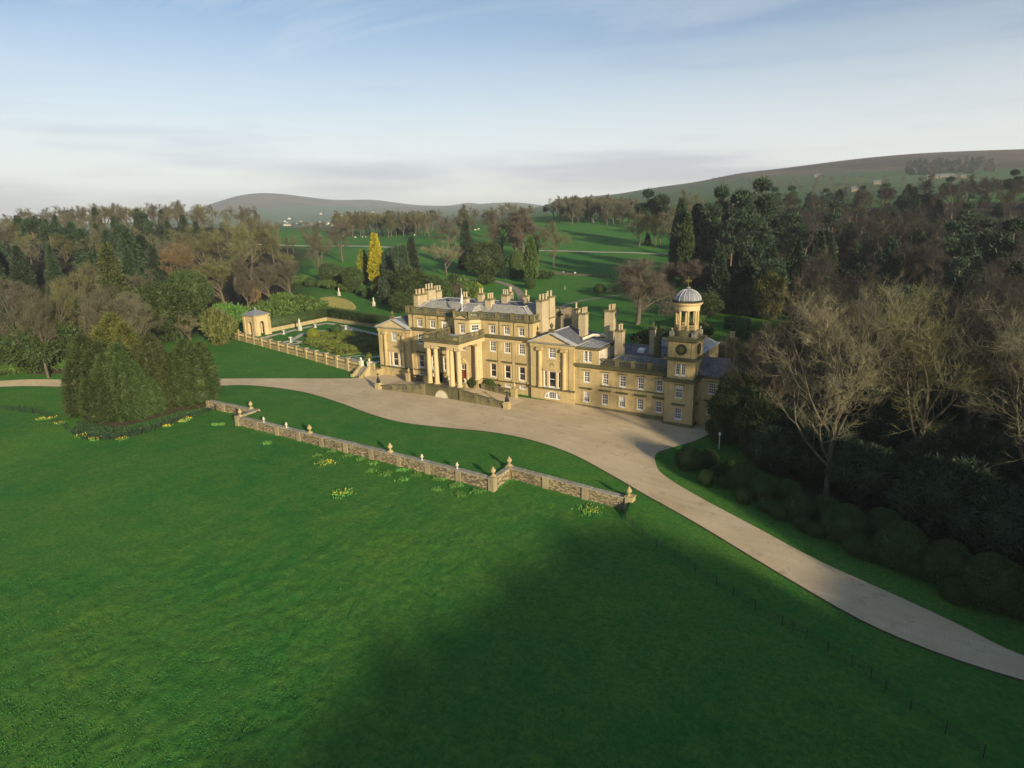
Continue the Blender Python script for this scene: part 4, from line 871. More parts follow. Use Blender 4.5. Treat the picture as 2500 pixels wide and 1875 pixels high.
    g = MB(); g.add([(29.2, 7.9, 9.4), (30.6, 7.9, 9.4), (30.6, 9.2, 9.9), (29.2, 9.2, 9.9), (29.3, 7.9, 10.15), (30.5, 7.9, 10.15), (30.5, 9.1, 10.35), (29.3, 9.1, 10.35)], [(0, 1, 5, 4), (1, 2, 6, 5), (2, 3, 7, 6), (3, 0, 4, 7), (4, 5, 6, 7)]); g.build('skylight', 'white_paint', Wg)
    g = MB(); g.add([(34.6, 6.1, 8.95), (36.1, 6.1, 8.95), (36.1, 8.1, 9.70), (34.6, 8.1, 9.70)], [(0, 1, 2, 3)]); g.build('roof_window', 'glass', Wg)
    g = MB()
    for a in (34.55, 35.35, 36.1): g.tube([(a, 6.1, 9.0), (a, 8.1, 9.75)], .06, 4)
    for a, b in ((6.1, 9.0), (8.1, 9.75)): g.tube([(34.5, a, b), (36.15, a, b)], .06, 4)
    g.build('roof_window_frame', 'lead_cap', Wg)
    chimney(Wg, 27.1, 4.1, 1.5, 1.5, 8.3, 14.3, 3); chimney(Wg, 32.2, 8.2, .95, .95, 9.4, 14.4, 1); chimney(Wg, 33.9, 6.6, 1.0, 1.0, 8.8, 13.0, 1, 'mossy_stone')
    g = MB(); g.lathe(33.9, 6.6, [(.34, 0), (.30, 1.2), (.25, 2.2), (.3, 2.3), (.3, 2.45)], 8, True, 13.2); g.build('tall_pot', 'mossy_stone', Wg)
    # end bay beyond the tower
    ye = 1.0; x0, x1 = 43.3, 48.15; mb = MB(); s = 46.0-x0
    wall_panel(mb, x0, ye, 0, x1-x0, -2, 7.7, [op(s, .98, 1.35, 2.0), op(s, 4.92, 1.35, 2.0)]); wall_panel(mb, x1, ye, math.pi/2, 8, -2, 7.7); wall_panel(mb, x1, ye+8, math.pi, x1-x0, -2, 7.7); mb.build('end_wall', 'ashlar', Wg)
    window(Wg, x0, ye, 0, s, .98, 1.35, 2.0, 3, 4, True, 'cornice'); window(Wg, x0, ye, 0, s, 4.92, 1.35, 2.0, 3, 4, True, 'string')
    g = MB(); g.box(x0, x1+.3, ye-.3, ye+8.2, 7.7, 8.15); g.build('end_cornice', 'mossy_stone', Wg)
    g = MB(); g.quad((x0, ye-.2, 8.2), (x1+.35, ye-.2, 8.2), (x1-.4, ye+3.4, 10.9), (x0, ye+3.4, 10.9)); g.quad((x0, ye+3.4, 10.9), (x1-.4, ye+3.4, 10.9), (x1+.35, ye+8, 8.2), (x0, ye+8, 8.2)); g.add([(x1+.35, ye-.2, 8.2), (x1+.35, ye+8, 8.2), (x1-.4, ye+3.4, 10.9)], [(0, 1, 2)]); g.build('end_roof', 'slate', Wg)
    # back range with arched windows, running away behind the tower
    mb = MB(); xr = 42.2; wall_panel(mb, xr, 3.0, math.pi/2, 16, 2, 10.6, [op(8.7, 7.4, .9, 1.9), op(11.4, 7.4, .9, 1.9), op(14.4, 6.4, 1.3, 2.6)])
    for s_, w_, zt_ in ((8.7, .9, 9.3), (11.4, .9, 9.3), (14.4, 1.3, 9.0)): arch_fill(mb, xr, 3.0, math.pi/2, s_, w_, zt_)
    mb.build('back_wall', 'ashlar', Wg)
    for s_, w_, z_, h_ in ((8.7, .9, 7.4, 1.9), (11.4, .9, 7.4, 1.9), (14.4, 1.3, 6.4, 2.6)): window(Wg, xr, 3.0, math.pi/2, s_, z_, w_, h_, 2, 3, False, None, True)
    g = MB(); g.box(xr-.5, xr+.25, 4.0, 19.3, 10.6, 10.85); g.build('lead_gutter', 'lead_cap', Wg)
    g = MB(); g.quad((38.3, 4, 12.4), (xr-.4, 4, 10.9), (xr-.4, 19, 10.9), (38.3, 19, 12.4)); g.quad((34.0, 14.2, 10.9), (38.3, 14.2, 12.4), (38.3, 19, 12.4), (34.0, 19, 10.9)); g.build('yard_roof', 'stone_slate', Wg)
    g = MB(); g.box(xr+.1, xr+2.6, 19.0, 19.5, 2, 11.0); g.build('screen_wall', 'rubble', Wg)
    chimney(Wg, 47.0, 8.6, 1.3, 1.3, 7.0, 13.6, 2, 'mossy_stone'); chimney(Wg, 45.3, 9.3, .9, .9, 7.0, 12.0, 0, 'mossy_stone')
    # outbuildings of the yard behind, half hidden
    g = MB(); g.box(28.5, 38, 20, 27, -1, 7.5); g.build('yard_wall', 'rubble', Wg)
    g = MB(); g.quad((28.2, 19.7, 7.5), (38.3, 19.7, 7.5), (38.3, 23.5, 10), (28.2, 23.5, 10)); g.quad((28.2, 23.5, 10), (38.3, 23.5, 10), (38.3, 27.3, 7.5), (28.2, 27.3, 7.5)); g.add([(38.3, 19.7, 7.5), (38.3, 27.3, 7.5), (38.3, 23.5, 10)], [(0, 1, 2)]); g.build('yard_slates', 'stone_slate', Wg)
def build_tower():
    T = root('clock_tower', (40.85, 1.15, 0), 'square sandstone clock tower with open columned cupola, lead dome and gold cross', 'tower')
    x0, x1, y0, y1 = 38.25, 43.45, -1.5, 3.7; L = x1-x0; xm, ym = (x0+x1)/2, (y0+y1)/2
    def ring(mb, e, z0, z1, i=0.0): mb.box(x0-e, x1+e, y0-e, y1+e, z0, z1)
    def stage(name, z0, z1, ins, front, side, mat='ashlar'):
        mb = MB(); a, b, c, d = x0+ins, x1-ins, y0+ins, y1-ins
        wall_panel(mb, a, c, 0, b-a, z0, z1, front); wall_panel(mb, b, c, math.pi/2, d-c, z0, z1, side); wall_panel(mb, b, d, math.pi, b-a, z0, z1); wall_panel(mb, a, d, -math.pi/2, d-c, z0, z1)
        return mb
    m2 = L/2
    stage('wall', -1.7, 7.0, 0, [op(m2, .22, 1.2, 2.05), op(m2, 4.2, 1.25, 2.15)], [op(m2, .22, .9, 2.05), op(m2, 4.2, .9, 2.15)]).build('wall', 'ashlar', T)
    window(T, x0, y0, 0, m2, .22, 1.2, 2.05, 3, 4, True, 'cornice'); window(T, x0, y0, 0, m2, 4.2, 1.25, 2.15, 3, 4, True, 'string', blind=.3)
    window(T, x1, y0, math.pi/2, m2, .22, .9, 2.05, 2, 4, True, 'cornice'); window(T, x1, y0, math.pi/2, m2, 4.2, .9, 2.15, 2, 4, True)
    g = MB(); ring(g, .14, -1.6, -.55); g.build('base_course', 'old_stone', T)
    g = MB(); ring(g, .3, 7.0, 7.25); ring(g, .5, 7.25, 7.6); g.build('lower_cornice', 'mossy_stone', T)
    ins = .22; s0, s1 = m2-ins-.48, m2-ins+.48
    mb = stage('upper', 7.6, 10.9, ins, [op(s0, 8.3, .76, 2.2), op(s1, 8.3, .76, 2.2)], [op(m2-ins, 8.3, .76, 2.2)])
    for s in (s0, s1): arch_fill(mb, x0+ins, y0+ins, 0, s, .76, 10.5)
    arch_fill(mb, x1-ins, y0+ins, math.pi/2, m2-ins, .76, 10.5); mb.build('upper_wall', 'ashlar', T)
    for s in (s0, s1): window(T, x0+ins, y0+ins, 0, s, 8.3, .76, 2.2, 2, 4, False, None, True)
    window(T, x1-ins, y0+ins, math.pi/2, m2-ins, 8.3, .76, 2.2, 2, 4, False, None, True)
    g = MB(); ring(g, .1, 10.9, 11.1); ring(g, .32, 11.1, 11.45); g.build('middle_cornice', 'mossy_stone', T)
    stage('clock', 11.45, 14.3, .2, (), ()).build('clock_stage_wall', 'ashlar', T)
    for k in (-2.0, -1.45, 1.45, 2.0):
        for bx in ((xm+k-.16, xm+k+.16, y0+.10, y0+.197), (x1-.197, x1-.10, ym+k-.16, ym+k+.16)): g = MB(); g.box(*bx, 11.45, 14.25); g.build('pilaster_strip', 'ashlar', T)
    g = MB(); ring(g, .12, 14.3, 14.5); ring(g, .38, 14.5, 14.85); g.build('upper_cornice', 'mossy_stone', T)
    for face in (0, 1):
        c = MB(); n = 20; zc = 12.92; r0, r1 = 1.0, .55
        def P(a, r, d): 
            u, v = r*math.sin(a), r*math.cos(a)
            return (xm+u, y0+.2-d, zc+v) if face == 0 else (x1-.2+d, ym+u, zc+v)
        for i in range(n):
            a, b = 2*math.pi*i/n, 2*math.pi*(i+1)/n
            c.quad(P(a, r1, .08), P(a, r0, .08), P(b, r0, .08), P(b, r1, .08)); c.quad(P(a, r0, .08), P(a, r0, .0), P(b, r0, .0), P(b, r0, .08))
        co = c.build('clock_face', 'clock_black', T)
        k = MB()
        for i in range(12):
            a = 2*math.pi*i/12
            k.quad(P(a-.06, .66, .1), P(a-.05, .92, .1), P(a+.05, .92, .1), P(a+.06, .66, .1))
        for a, r, w in ((R(115), .5, .07), (R(205), .8, .04)): k.quad(P(a-w/.3, .12, .13), P(a, r, .13), P(a+w/.3, .12, .13), P(a+math.pi, .15, .13))
        o = k.build('clock_hands', 'gold'); o.parent = co; o['kind'] = 'stuff'
        dsk = MB(); dsk.add([P(2*math.pi*i/n, r1, .05) for i in range(n)], [tuple(range(n))]); dsk.build('dial', 'old_stone').parent = co
    # cupola
    g = MB(); g.cbox(xm, ym, 4.6, 4.6, 14.85, 15.2); g.lathe(xm, ym, [(2.2, 0), (2.2, .85), (2.35, .86), (2.35, 1.05)], 24, True, 15.2); g.build('cupola_base', 'old_stone', T)
    for sx in (-1, 1):
        for sy in (-1, 1):
            g = MB(); g.cbox(xm+sx*1.95, ym+sy*1.95, .7, .7, 15.2, 16.0); urn(g, xm+sx*1.95, ym+sy*1.95, 16.0, .7); g.build('corner_scroll', 'coping', T)
    for i in range(8):
        a = 2*math.pi*(i+.5)/8; c = MB(); c.lathe(xm+1.85*math.cos(a), ym+1.85*math.sin(a), [(.30, 0), (.30, .15), (.235, .2), (.20, 3.2), (.30, 3.3), (.30, 3.45)], 10, True, 16.25); c.build('cupola_column', 'ashlar', T)
    g = MB()
    for i in range(8):
        a, b = 2*math.pi*(i+.5)/8, 2*math.pi*(i+1.5)/8; p, q = (xm+1.85*math.cos(a), ym+1.85*math.sin(a)), (xm+1.85*math.cos(b), ym+1.85*math.sin(b)); balusters(g, p, q, 16.25, 16.25, .75, .2, .06); g.slab(p, q, .14, 17.0, 17.1, 17.0, 17.1)
    g.build('baluster_row', 'ashlar', T)
    g = MB(); g.lathe(xm, ym, [(1.5, 0), (2.15, 0), (2.15, .8), (2.35, .85), (2.5, 1.1), (2.6, 1.15), (2.6, 1.35), (1.5, 1.36)], 32, True, 19.7); g.build('entablature', 'portico_stone', T)
    g = MB(); g.lathe(xm, ym, [(2.62, 0), (2.68, .12), (2.55, .2), (2.3, .22)], 32, False, 21.02); g.build('dome_gutter', 'mossy_stone', T)
    g = MB()
    for i in range(32): a = 2*math.pi*i/32; g.lathe(xm+2.48*math.cos(a), ym+2.48*math.sin(a), [(.16, 0), (.17, .28), (.02, .36)], 5, True, 21.12)
    o = g.build('dome_crest', 'iron', T); o['kind'] = 'stuff'
    g = MB(); g.lathe(xm, ym, [(2.28*math.cos(t), 2.05*math.sin(t)) for t in np.linspace(0, 1.46, 9)]+[(.28, 2.06), (.28, 2.3), (.4, 2.32), (.4, 2.42), (.05, 2.45)], 32, True, 21.2); g.build('dome', 'lead', T, smooth=True)
    for i in range(16):
        a = 2*math.pi*i/16; r = MB(); r.tube([(xm+(2.28*math.cos(t)+.02)*math.cos(a), ym+(2.28*math.cos(t)+.02)*math.sin(a), 21.2+2.05*math.sin(t)+.02) for t in np.linspace(.05, 1.42, 7)], .06, 4); r.build('dome_rib', 'lead_cap', T)
    g = MB(); g.tube([(xm, ym, 23.6), (xm, ym, 25.4)], .05, 6); g.lathe(xm, ym, [(.03, 0), (.16, .14), (.03, .28)], 8, True, 23.65)
    cs, sn = math.cos(YAW), -math.sin(YAW)
    g.cbox(xm, ym, .16, .14, 23.9, 25.35, -YAW*0); g.cbox(xm, ym, 1.0, .14, 24.62, 24.80); g.cbox(xm, ym, .5, .16, 24.5, 24.92)
    for k in (-.5, .5): g.cbox(xm+k, ym, .16, .16, 24.56, 24.86)
    g.build('cross', 'gold', T)

# ------------------------------------------------------------------ forecourt: balustrades, lamps, door furniture
def build_forecourt():
    for nm, p0, p1, z0, z1, top0, top1, ps, lab in (
        ('R', (-1.3, -9.95), (9.0, -10.0), 0, 0, 2.3, 1.2, [.36, .72], 'stone balustrade sloping from the porch to the lamp pier nearest the clock tower'),
        ('L', (-11.3, -9.95), (-22.6, -11.0), 0, 0, 2.3, 0.95, [.33, .68], 'stone balustrade sloping from the porch to the lamp pier nearest the garden steps')):
        b = root('forecourt_balustrade', (p0[0], p0[1], 0), lab, 'balustrade', 'forecourt balustrades')
        balustrade(b, p0, p1, top0-1.25, top1-1.25, 1.25, ps, mat_rail='mossy_stone', mat_bal='old_stone', thick=.45, base=.3, pierw=.8, ends=(True, False), drop_to=-.45)
        dx = 1 if nm == 'R' else -1; cx, cy = p1[0]+dx*.75, p1[1]
        g = MB(); g.cbox(cx, cy, 1.15, 1.15, -.45, .95); g.cbox(cx, cy, 1.4, 1.4, .95, 1.15); g.cbox(cx, cy, 1.0, 1.0, 1.15, 1.45); g.build('end_pier', 'garden_stone', b)
        l = root('lamp_standard', (cx, cy, 1.45), 'dark iron lamp standard on the '+('right' if nm == 'R' else 'left')+' end pier of the forecourt balustrade', 'lamp', 'forecourt lamps')
        g = MB(); g.lathe(cx, cy, [(.46, 0), (.50, .1), (.36, .3), (.40, .55), (.26, .9), (.14, 1.15), (.17, 1.3)], 10, True, 1.45); g.build('base', 'iron', l)
        g = MB(); g.lathe(cx, cy, [(.07, 0), (.06, .45), (.22, .5), (.12, .62), (.05, .9), (.02, 1.0)], 8, True, 2.75); g.build('stem', 'iron', l)
        g = MB()
        for a in range(4): t = a*math.pi/2+.4; g.tube([(cx, cy, 3.1), (cx+.3*math.cos(t), cy+.3*math.sin(t), 3.25), (cx+.42*math.cos(t), cy+.42*math.sin(t), 3.5)], .035, 4)
        g.build('arm', 'iron', l)
    for p0, p1, z0, z1, ps, lab in (((-.4, -3.5), (7.4, -3.5), .85, .65, [.43], 'low balustrade along the basement area right of the porch'), ((-12.3, -3.5), (-21.0, -3.5), .85, .7, [.35, .7], 'low balustrade along the basement area left of the porch')):
        b = root('area_balustrade', (p0[0], p0[1], 0), lab, 'balustrade', 'area balustrades'); balustrade(b, p0, p1, z0, z1, 1.25, ps, mat_rail='mossy_stone', mat_bal='old_stone', thick=.36, pierw=.7, drop_to=-.4)
        e = p1; g = MB(); g.cbox(e[0], e[1]-.01, 1.1, 1.1, -.4, 2.0); g.cbox(e[0], e[1], 1.35, 1.35, 2.0, 2.2); urn(g, e[0], e[1], 2.2, 1.25); g.build('end_pier', 'garden_stone', b)
    # lions couched on pedestals beside the door steps
    for k, (x, y) in enumerate(((-8.7, -4.3), (-4.2, -4.3))):
        l = root('lion_statue', (x, y, 1.2), 'pale stone lion on a pedestal '+('left' if k == 0 else 'right')+' of the front door steps', 'statue', 'door lions')
        g = MB(); g.cbox(x, y, .8, 1.3, 1.2, 2.05); g.cbox(x, y, .95, 1.45, 2.05, 2.15); g.build('pedestal', 'garden_stone', l)
        g = MB(); g.tube([(x, y+.55, 2.45), (x, y+.2, 2.5), (x, y-.25, 2.62), (x, y-.45, 2.85)], [.16, .27, .29, .2], 8); g.lathe(x, y-.5, [(.05, 0), (.24, .12), (.27, .3), (.16, .46), (.03, .52)], 9, True, 2.75)
        for s in (-1, 1): g.tube([(x+s*.17, y-.25, 2.4), (x+s*.17, y-.7, 2.22)], [.12, .09], 6); g.tube([(x+s*.2, y+.45, 2.35), (x+s*.24, y+.1, 2.22)], [.15, .09], 6)
        g.tube([(x, y-.68, 3.0), (x, y-.8, 2.95)], [.12, .09], 6); g.tube([(x, y+.6, 2.4), (x+.25, y+.7, 2.25), (x+.35, y+.4, 2.2)], .04, 4); g.build('lion', 'statue_stone', l)
    # white lamp post by the drive
    p = gp(1755, 1096); l = root('lamp_post', tuple(p), 'small white lamp on a thin post at the edge of the dark shrubs', 'lamp')
    g = MB(); g.lathe(p[0], p[1], [(.12, 0), (.06, .2), (.05, 2.3), (.09, 2.35)], 8, True, p[2]-.1); g.build('post', 'white_paint', l)
    g = MB(); g.lathe(p[0], p[1], [(.12, 0), (.2, .15), (.18, .45)], 8, True, p[2]+2.25); g.build('globe', 'lamp_glass', l)
    g = MB(); g.lathe(p[0], p[1], [(.22, 0), (.12, .12), (.02, .2)], 8, True, p[2]+2.7); g.build('cap', 'white_paint', l)

# ------------------------------------------------------------------ retaining wall of the lawn
def build_retaining_wall():
    S = np.array(HW); top = 0.42
    rw = root('retaining_wall', (-3, -39.5, -1.5), 'long low stone retaining wall with stepped ends below the front lawn', 'wall')
    zt = lambda x: float(h0(np.array([x]), np.array([-37.0]))[0])+top
    for (a, b) in zip(HW[:-1], HW[1:]):
        L = math.hypot(b[0]-a[0], b[1]-a[1]); n = max(1, round(L/6.2)) if L > 8 else 1; w = MB(); c = MB()
        for i in range(n):
            p = (a[0]+(b[0]-a[0])*i/n, a[1]+(b[1]-a[1])*i/n); q = (a[0]+(b[0]-a[0])*(i+1)/n, a[1]+(b[1]-a[1])*(i+1)/n)
            w.slab(p, q, .55, -3.2, zt(p[0])-.16, -3.2, zt(q[0])-.16)
        w.build('wall', 'wall_stone', rw)
        # coping stones, one by one
        m_ = int(L/1.3); ang = math.atan2(b[1]-a[1], b[0]-a[0]); rs = random.Random(int(L*10))
        for i in range(m_):
            t = (i+.5)/m_; x, y = a[0]+(b[0]-a[0])*t, a[1]+(b[1]-a[1])*t; z = zt(x)
            k = MB(); k.cbox(x, y, L/m_-.04, .82+rs.uniform(-.05, .05), z-.16, z+rs.uniform(-.02, .03), ang+rs.uniform(-.01, .01)); k.build('coping_stone', 'coping', rw)
        if L > 8:
            for i in range(n+1):
                t = i/n; x, y = a[0]+(b[0]-a[0])*t, a[1]+(b[1]-a[1])*t; k = MB(); k.cbox(x, y-.12, .95, .62, -3.2, zt(x)-.17, ang); k.build('buttress', 'buttress_stone', rw)
        if b != HW[-1]:
            k = MB(); k.cbox(b[0], b[1], .95, .95, -3.2, zt(b[0])+.12); k.build('pier', 'buttress_stone', rw)
    k = MB(); e = HW[-1]; k.cbox(e[0]+.2, e[1], 1.05, 1.05, -3.2, zt(e[0])+.15); k.cbox(e[0]+.2, e[1], 1.25, 1.25, zt(e[0])+.15, zt(e[0])+.3); k.build('end_pier', 'garden_stone', rw)
    # urns along the top: tall weathered ones and small pale ones
    spots = []
    for px, py, big in ((631.5, 990, 1), (586, 1015, 1), (638.5, 1030, 0), (694, 1043, 0), (753, 1056, 1), (955, 1100, 1), (1032.5, 1118, 0), (1115, 1140, 0), (1203.5, 1158, 1), (1244, 1131, 1), (1538, 1196, 1)):
        q = onz(px, py, .55); best = None
        for a, b in zip(HW[:-1], HW[1:]):
            a_, b_ = np.array(a), np.array(b); t = np.clip(np.dot(q[:2]-a_, b_-a_)/np.dot(b_-a_, b_-a_), 0, 1); c = a_+(b_-a_)*t; dd = np.linalg.norm(c-q[:2])
            if best is None or dd < best[0]: best = (dd, c)
        spots.append((best[1], big))
    nb = ns = 0
    for (c, big) in spots:
        z = zt(c[0])+(.14 if big else .05)
        if big: lab = 'tall weathered stone urn, '+ORD[nb]+' from the left of the tall ones on the lawn wall'; nb += 1
        else: lab = 'small pale stone urn, '+ORD[ns]+' from the left of the small ones on the lawn wall'; ns += 1
        g = MB()
        if big: g.cbox(c[0], c[1], .62, .62, z-.14, z+.12); urn(g, c[0], c[1], z+.12, 1.35)
        else: g.lathe(c[0], c[1], [(.22, 0), (.20, .1), (.08, .16), (.09, .34), (.26, .58), (.30, .66), (.22, .68), (.12, .8), (.16, .95), (.04, 1.05)], 10, True, z-.1)
        o = g.build('stone_urn', 'garden_stone' if big else 'statue_stone'); tag(o, lab, 'urn', 'urns on the lawn wall')
build_wing(); build_tower(); build_forecourt(); build_retaining_wall()
# ------------------------------------------------------------------ plant meshes (built once, shared by all of a kind)
def unit(v): return v/(np.linalg.norm(v, axis=-1, keepdims=True)+1e-9)
def sprays(P, Nn, L, w, rs, jitter=.6, up=0.0, taper=.45):
    n = len(P); L = np.broadcast_to(np.asarray(L, float), (n,))[:, None]*rs.uniform(.65, 1.3, (n, 1)); w = np.broadcast_to(np.asarray(w, float), (n,))[:, None]*rs.uniform(.7, 1.25, (n, 1))
    d = unit(Nn+jitter*rs.normal(size=(n, 3))+np.array([0, 0, up])); s = unit(np.cross(d, rs.normal(size=(n, 3))))
    V = np.stack([P-s*w/2, P+s*w/2, P+d*L+s*w*taper/2, P+d*L-s*w*taper/2], 1).reshape(-1, 3)
    return V, np.arange(4*n).reshape(n, 4)
def sphere_dirs(n, rs): return unit(rs.normal(size=(n, 3)))
def blob_points(blobs, n, rs, shell=(.82, 1.03), keep=.72):
    A = np.array([b[1][0]*b[1][2] for b in blobs], float); cnt = np.maximum(8, (n*A/A.sum()).astype(int)); Ps = []; Ns = []
    for (c, r), k in zip(blobs, cnt):
        u = sphere_dirs(k, rs); c = np.array(c, float); r = np.array(r, float); p = c+r*u*rs.uniform(*shell, (k, 1)); nn = unit(u/r); ok = np.ones(k, bool)
        for (c2, r2) in blobs:
            if c2 is not c and not np.allclose(c2, c): ok &= (((p-np.array(c2))/np.array(r2))**2).sum(1) > keep**2
        ok &= p[:, 2] > .05; Ps.append(p[ok]); Ns.append(nn[ok])
    return np.concatenate(Ps), np.concatenate(Ns)
def core_mesh(blobs, k=.80, nu=12, nv=7):
    V = []; F = []
    for c, r in blobs:
        b = len(V)
        for j in range(nv+1):
            t = math.pi*j/nv
            for i in range(nu):
                a = 2*math.pi*i/nu; V.append((c[0]+k*r[0]*math.sin(t)*math.cos(a), c[1]+k*r[1]*math.sin(t)*math.sin(a), max(.02, c[2]+k*r[2]*math.cos(t))))
        for j in range(nv):
            for i in range(nu): i2 = (i+1) % nu; F.append((b+j*nu+i, b+(j+1)*nu+i, b+(j+1)*nu+i2, b+j*nu+i2))
    return np.array(V), np.array(F)
def join(parts):
    V = []; F = []; n = 0
    for v, f in parts: V.append(v); F.append(f+n); n += len(v)
    return np.concatenate(V), np.concatenate(F)
def tubes_np(segs, n):
    """segs: list of (p0, p1, r0, r1) -> open prisms"""
    if not segs: return np.zeros((0, 3)), np.zeros((0, 4), int)
    A = np.array([s[0] for s in segs]); B = np.array([s[1] for s in segs]); r0 = np.array([s[2] for s in segs])[:, None]; r1 = np.array([s[3] for s in segs])[:, None]
    t = unit(B-A); ref = np.where(np.abs(t[:, 2:3]) < .9, np.array([[0, 0, 1.0]]), np.array([[1.0, 0, 0]])); a = unit(np.cross(t, ref)); b = np.cross(t, a); k = len(A); V = []
    for i in range(n):
        q = 2*math.pi*i/n; o = math.cos(q)*a+math.sin(q)*b; V += [A+o*r0, B+o*r1]
    V = np.stack(V, 1); base = np.arange(k)[:, None]*2*n; F = []
    for i in range(n): j = (i+1) % n; F.append(base+np.array([[2*i, 2*j, 2*j+1, 2*i+1]]))
    return V.reshape(-1, 3), np.concatenate(F)
PROTO = {}
def proto(name, trunk, crown, tm, cm, Hh, Wd): PROTO[name] = dict(trunk=np_mesh(name+'_trunk', *trunk, tm) if trunk is not None else None, crown=np_mesh(name+'_crown', *crown, cm), H=Hh, W=Wd)
def bare_tree(name, seed, Hh=20, fork=.28, limbs=8, kids=(6, 6, 5), ang=(35, 60), up=.25, droop=0.0, len1=.55, twig=.022, tn=4, r0=.42, leader=True, tm='bark', cm='twig_brown', tlen=1.0, tdown=0.0):
    rs = np.random.RandomState(seed); big = []; mid = []; fine = []; ends = []
    def rot(d, a):
        s = unit(np.cross(d, rs.normal(size=3))); return unit(d*math.cos(a)+s*math.sin(a))
    def grow(p, d, L, r, lvl):
        n = (5, 5, 4, 3, 2)[lvl]; pts = [p]; dirs = []
        for i in range(n):
            g = np.array([0, 0, up*(1 if lvl < 3 else .5)-droop*(i/n)*(lvl >= 1)])
            d = unit(d+rs.normal(size=3)*(.07 if lvl == 0 else .16)+g*.35*(lvl > 0)); p = p+d*L/n; pts.append(p); dirs.append(d)
        rr = [r*(1-.62*i/n) for i in range(n+1)]
        for i in range(n): (big if lvl <= 1 else mid if lvl == 2 else fine).append((pts[i], pts[i+1], rr[i], rr[i+1]))
        if lvl == len(kids)+1:
            ends.append((pts[-1], dirs[-1])); ends.append((pts[-2], dirs[-1])); return
        m_ = limbs if lvl == 0 else kids[lvl-1]
        for k in range(m_):
            t = (fork+(1-fork)*(k+rs.uniform(0, .8))/m_) if lvl == 0 else (.25+.75*(k+rs.uniform(0, .9))/m_); t = min(t, .999); i = int(t*n); f = t*n-i
            q = pts[i]+(pts[i+1]-pts[i])*f; a = R(rs.uniform(*ang))*(1.0 if lvl else (1.15-.6*t)); dd = rot(dirs[i], a)
            if lvl >= 1 and dd[2] < -.25 and droop < .3: dd[2] *= -.4; dd = unit(dd)
            ln = L*(len1 if lvl == 0 else .52)*(1.12-.45*t)*rs.uniform(.75, 1.2)
            if lvl == 0: ln *= 1.35
            grow(q, dd, ln, max(.016, rr[i]*(.55 if lvl == 0 else .54)), lvl+1)
        ends.append((pts[-1], dirs[-1]))
    grow(np.zeros(3), np.array([0, 0, 1.0]), Hh*(.62 if leader else .42), r0, 0)
    E_ = np.repeat(np.array([e[0] for e in ends]), tn, 0); D_ = np.repeat(np.array([e[1] for e in ends]), tn, 0); E_ = E_-D_*rs.uniform(0, .8, (len(E_), 1))
    tv, tf = sprays(E_, D_, 1.05*tlen, twig*1.6, rs, .55, .15*(1 if droop < .3 else -1.6)-tdown, .3)
    zmax = max(E_[:, 2].max(), 1); sc = Hh/zmax; wd = 2*np.percentile(np.hypot(E_[:, 0], E_[:, 1]), 96)*sc
    tr = join([tubes_np(big, 7), tubes_np(mid, 4)]); cr = join([tubes_np(fine, 3), (tv, tf)])
    proto(name, (tr[0]*sc, tr[1]), (cr[0]*sc, cr[1]), tm, cm, Hh, wd)
def leafy(name, blobs, n, L, w, mat, seed, up=.2, jitter=.6, Hh=None, Wd=None, trunk=None, tm='bark', core=.8, shell=(.82, 1.05)):
    rs = np.random.RandomState(seed); P, Nn = blob_points(blobs, n, rs, shell); parts = [sprays(P, Nn, np.where(rs.uniform(0, 1, len(P)) < .1, 2.1, 1.0)*L, w, rs, jitter, up)]
    if core: parts.append(core_mesh(blobs, core))
    cr = join(parts); Hh = Hh or cr[0][:, 2].max(); Wd = Wd or 2*np.percentile(np.hypot(cr[0][:, 0], cr[0][:, 1]), 97)
    if trunk is None: trunk = tubes_np([((0, 0, -.3), (0, 0, Hh*.6), .03*Hh*.6, .01*Hh)], 7)
    proto(name, trunk, cr, tm, mat, Hh, Wd)
def clumped(rs, c, r, n, k=(.25, .42)):
    """lobes spread over an ellipsoid: an uneven crown"""
    B = [(c, tuple(np.array(r)*.80))]
    for _ in range(n):
        u = sphere_dirs(1, rs)[0]; u[2] = abs(u[2])*.9-.12; q = np.array(c)+np.array(r)*u*.78; s = rs.uniform(*k); B.append((tuple(q), tuple(np.array(r)*s*np.array([1, 1, .85]))))
    return B
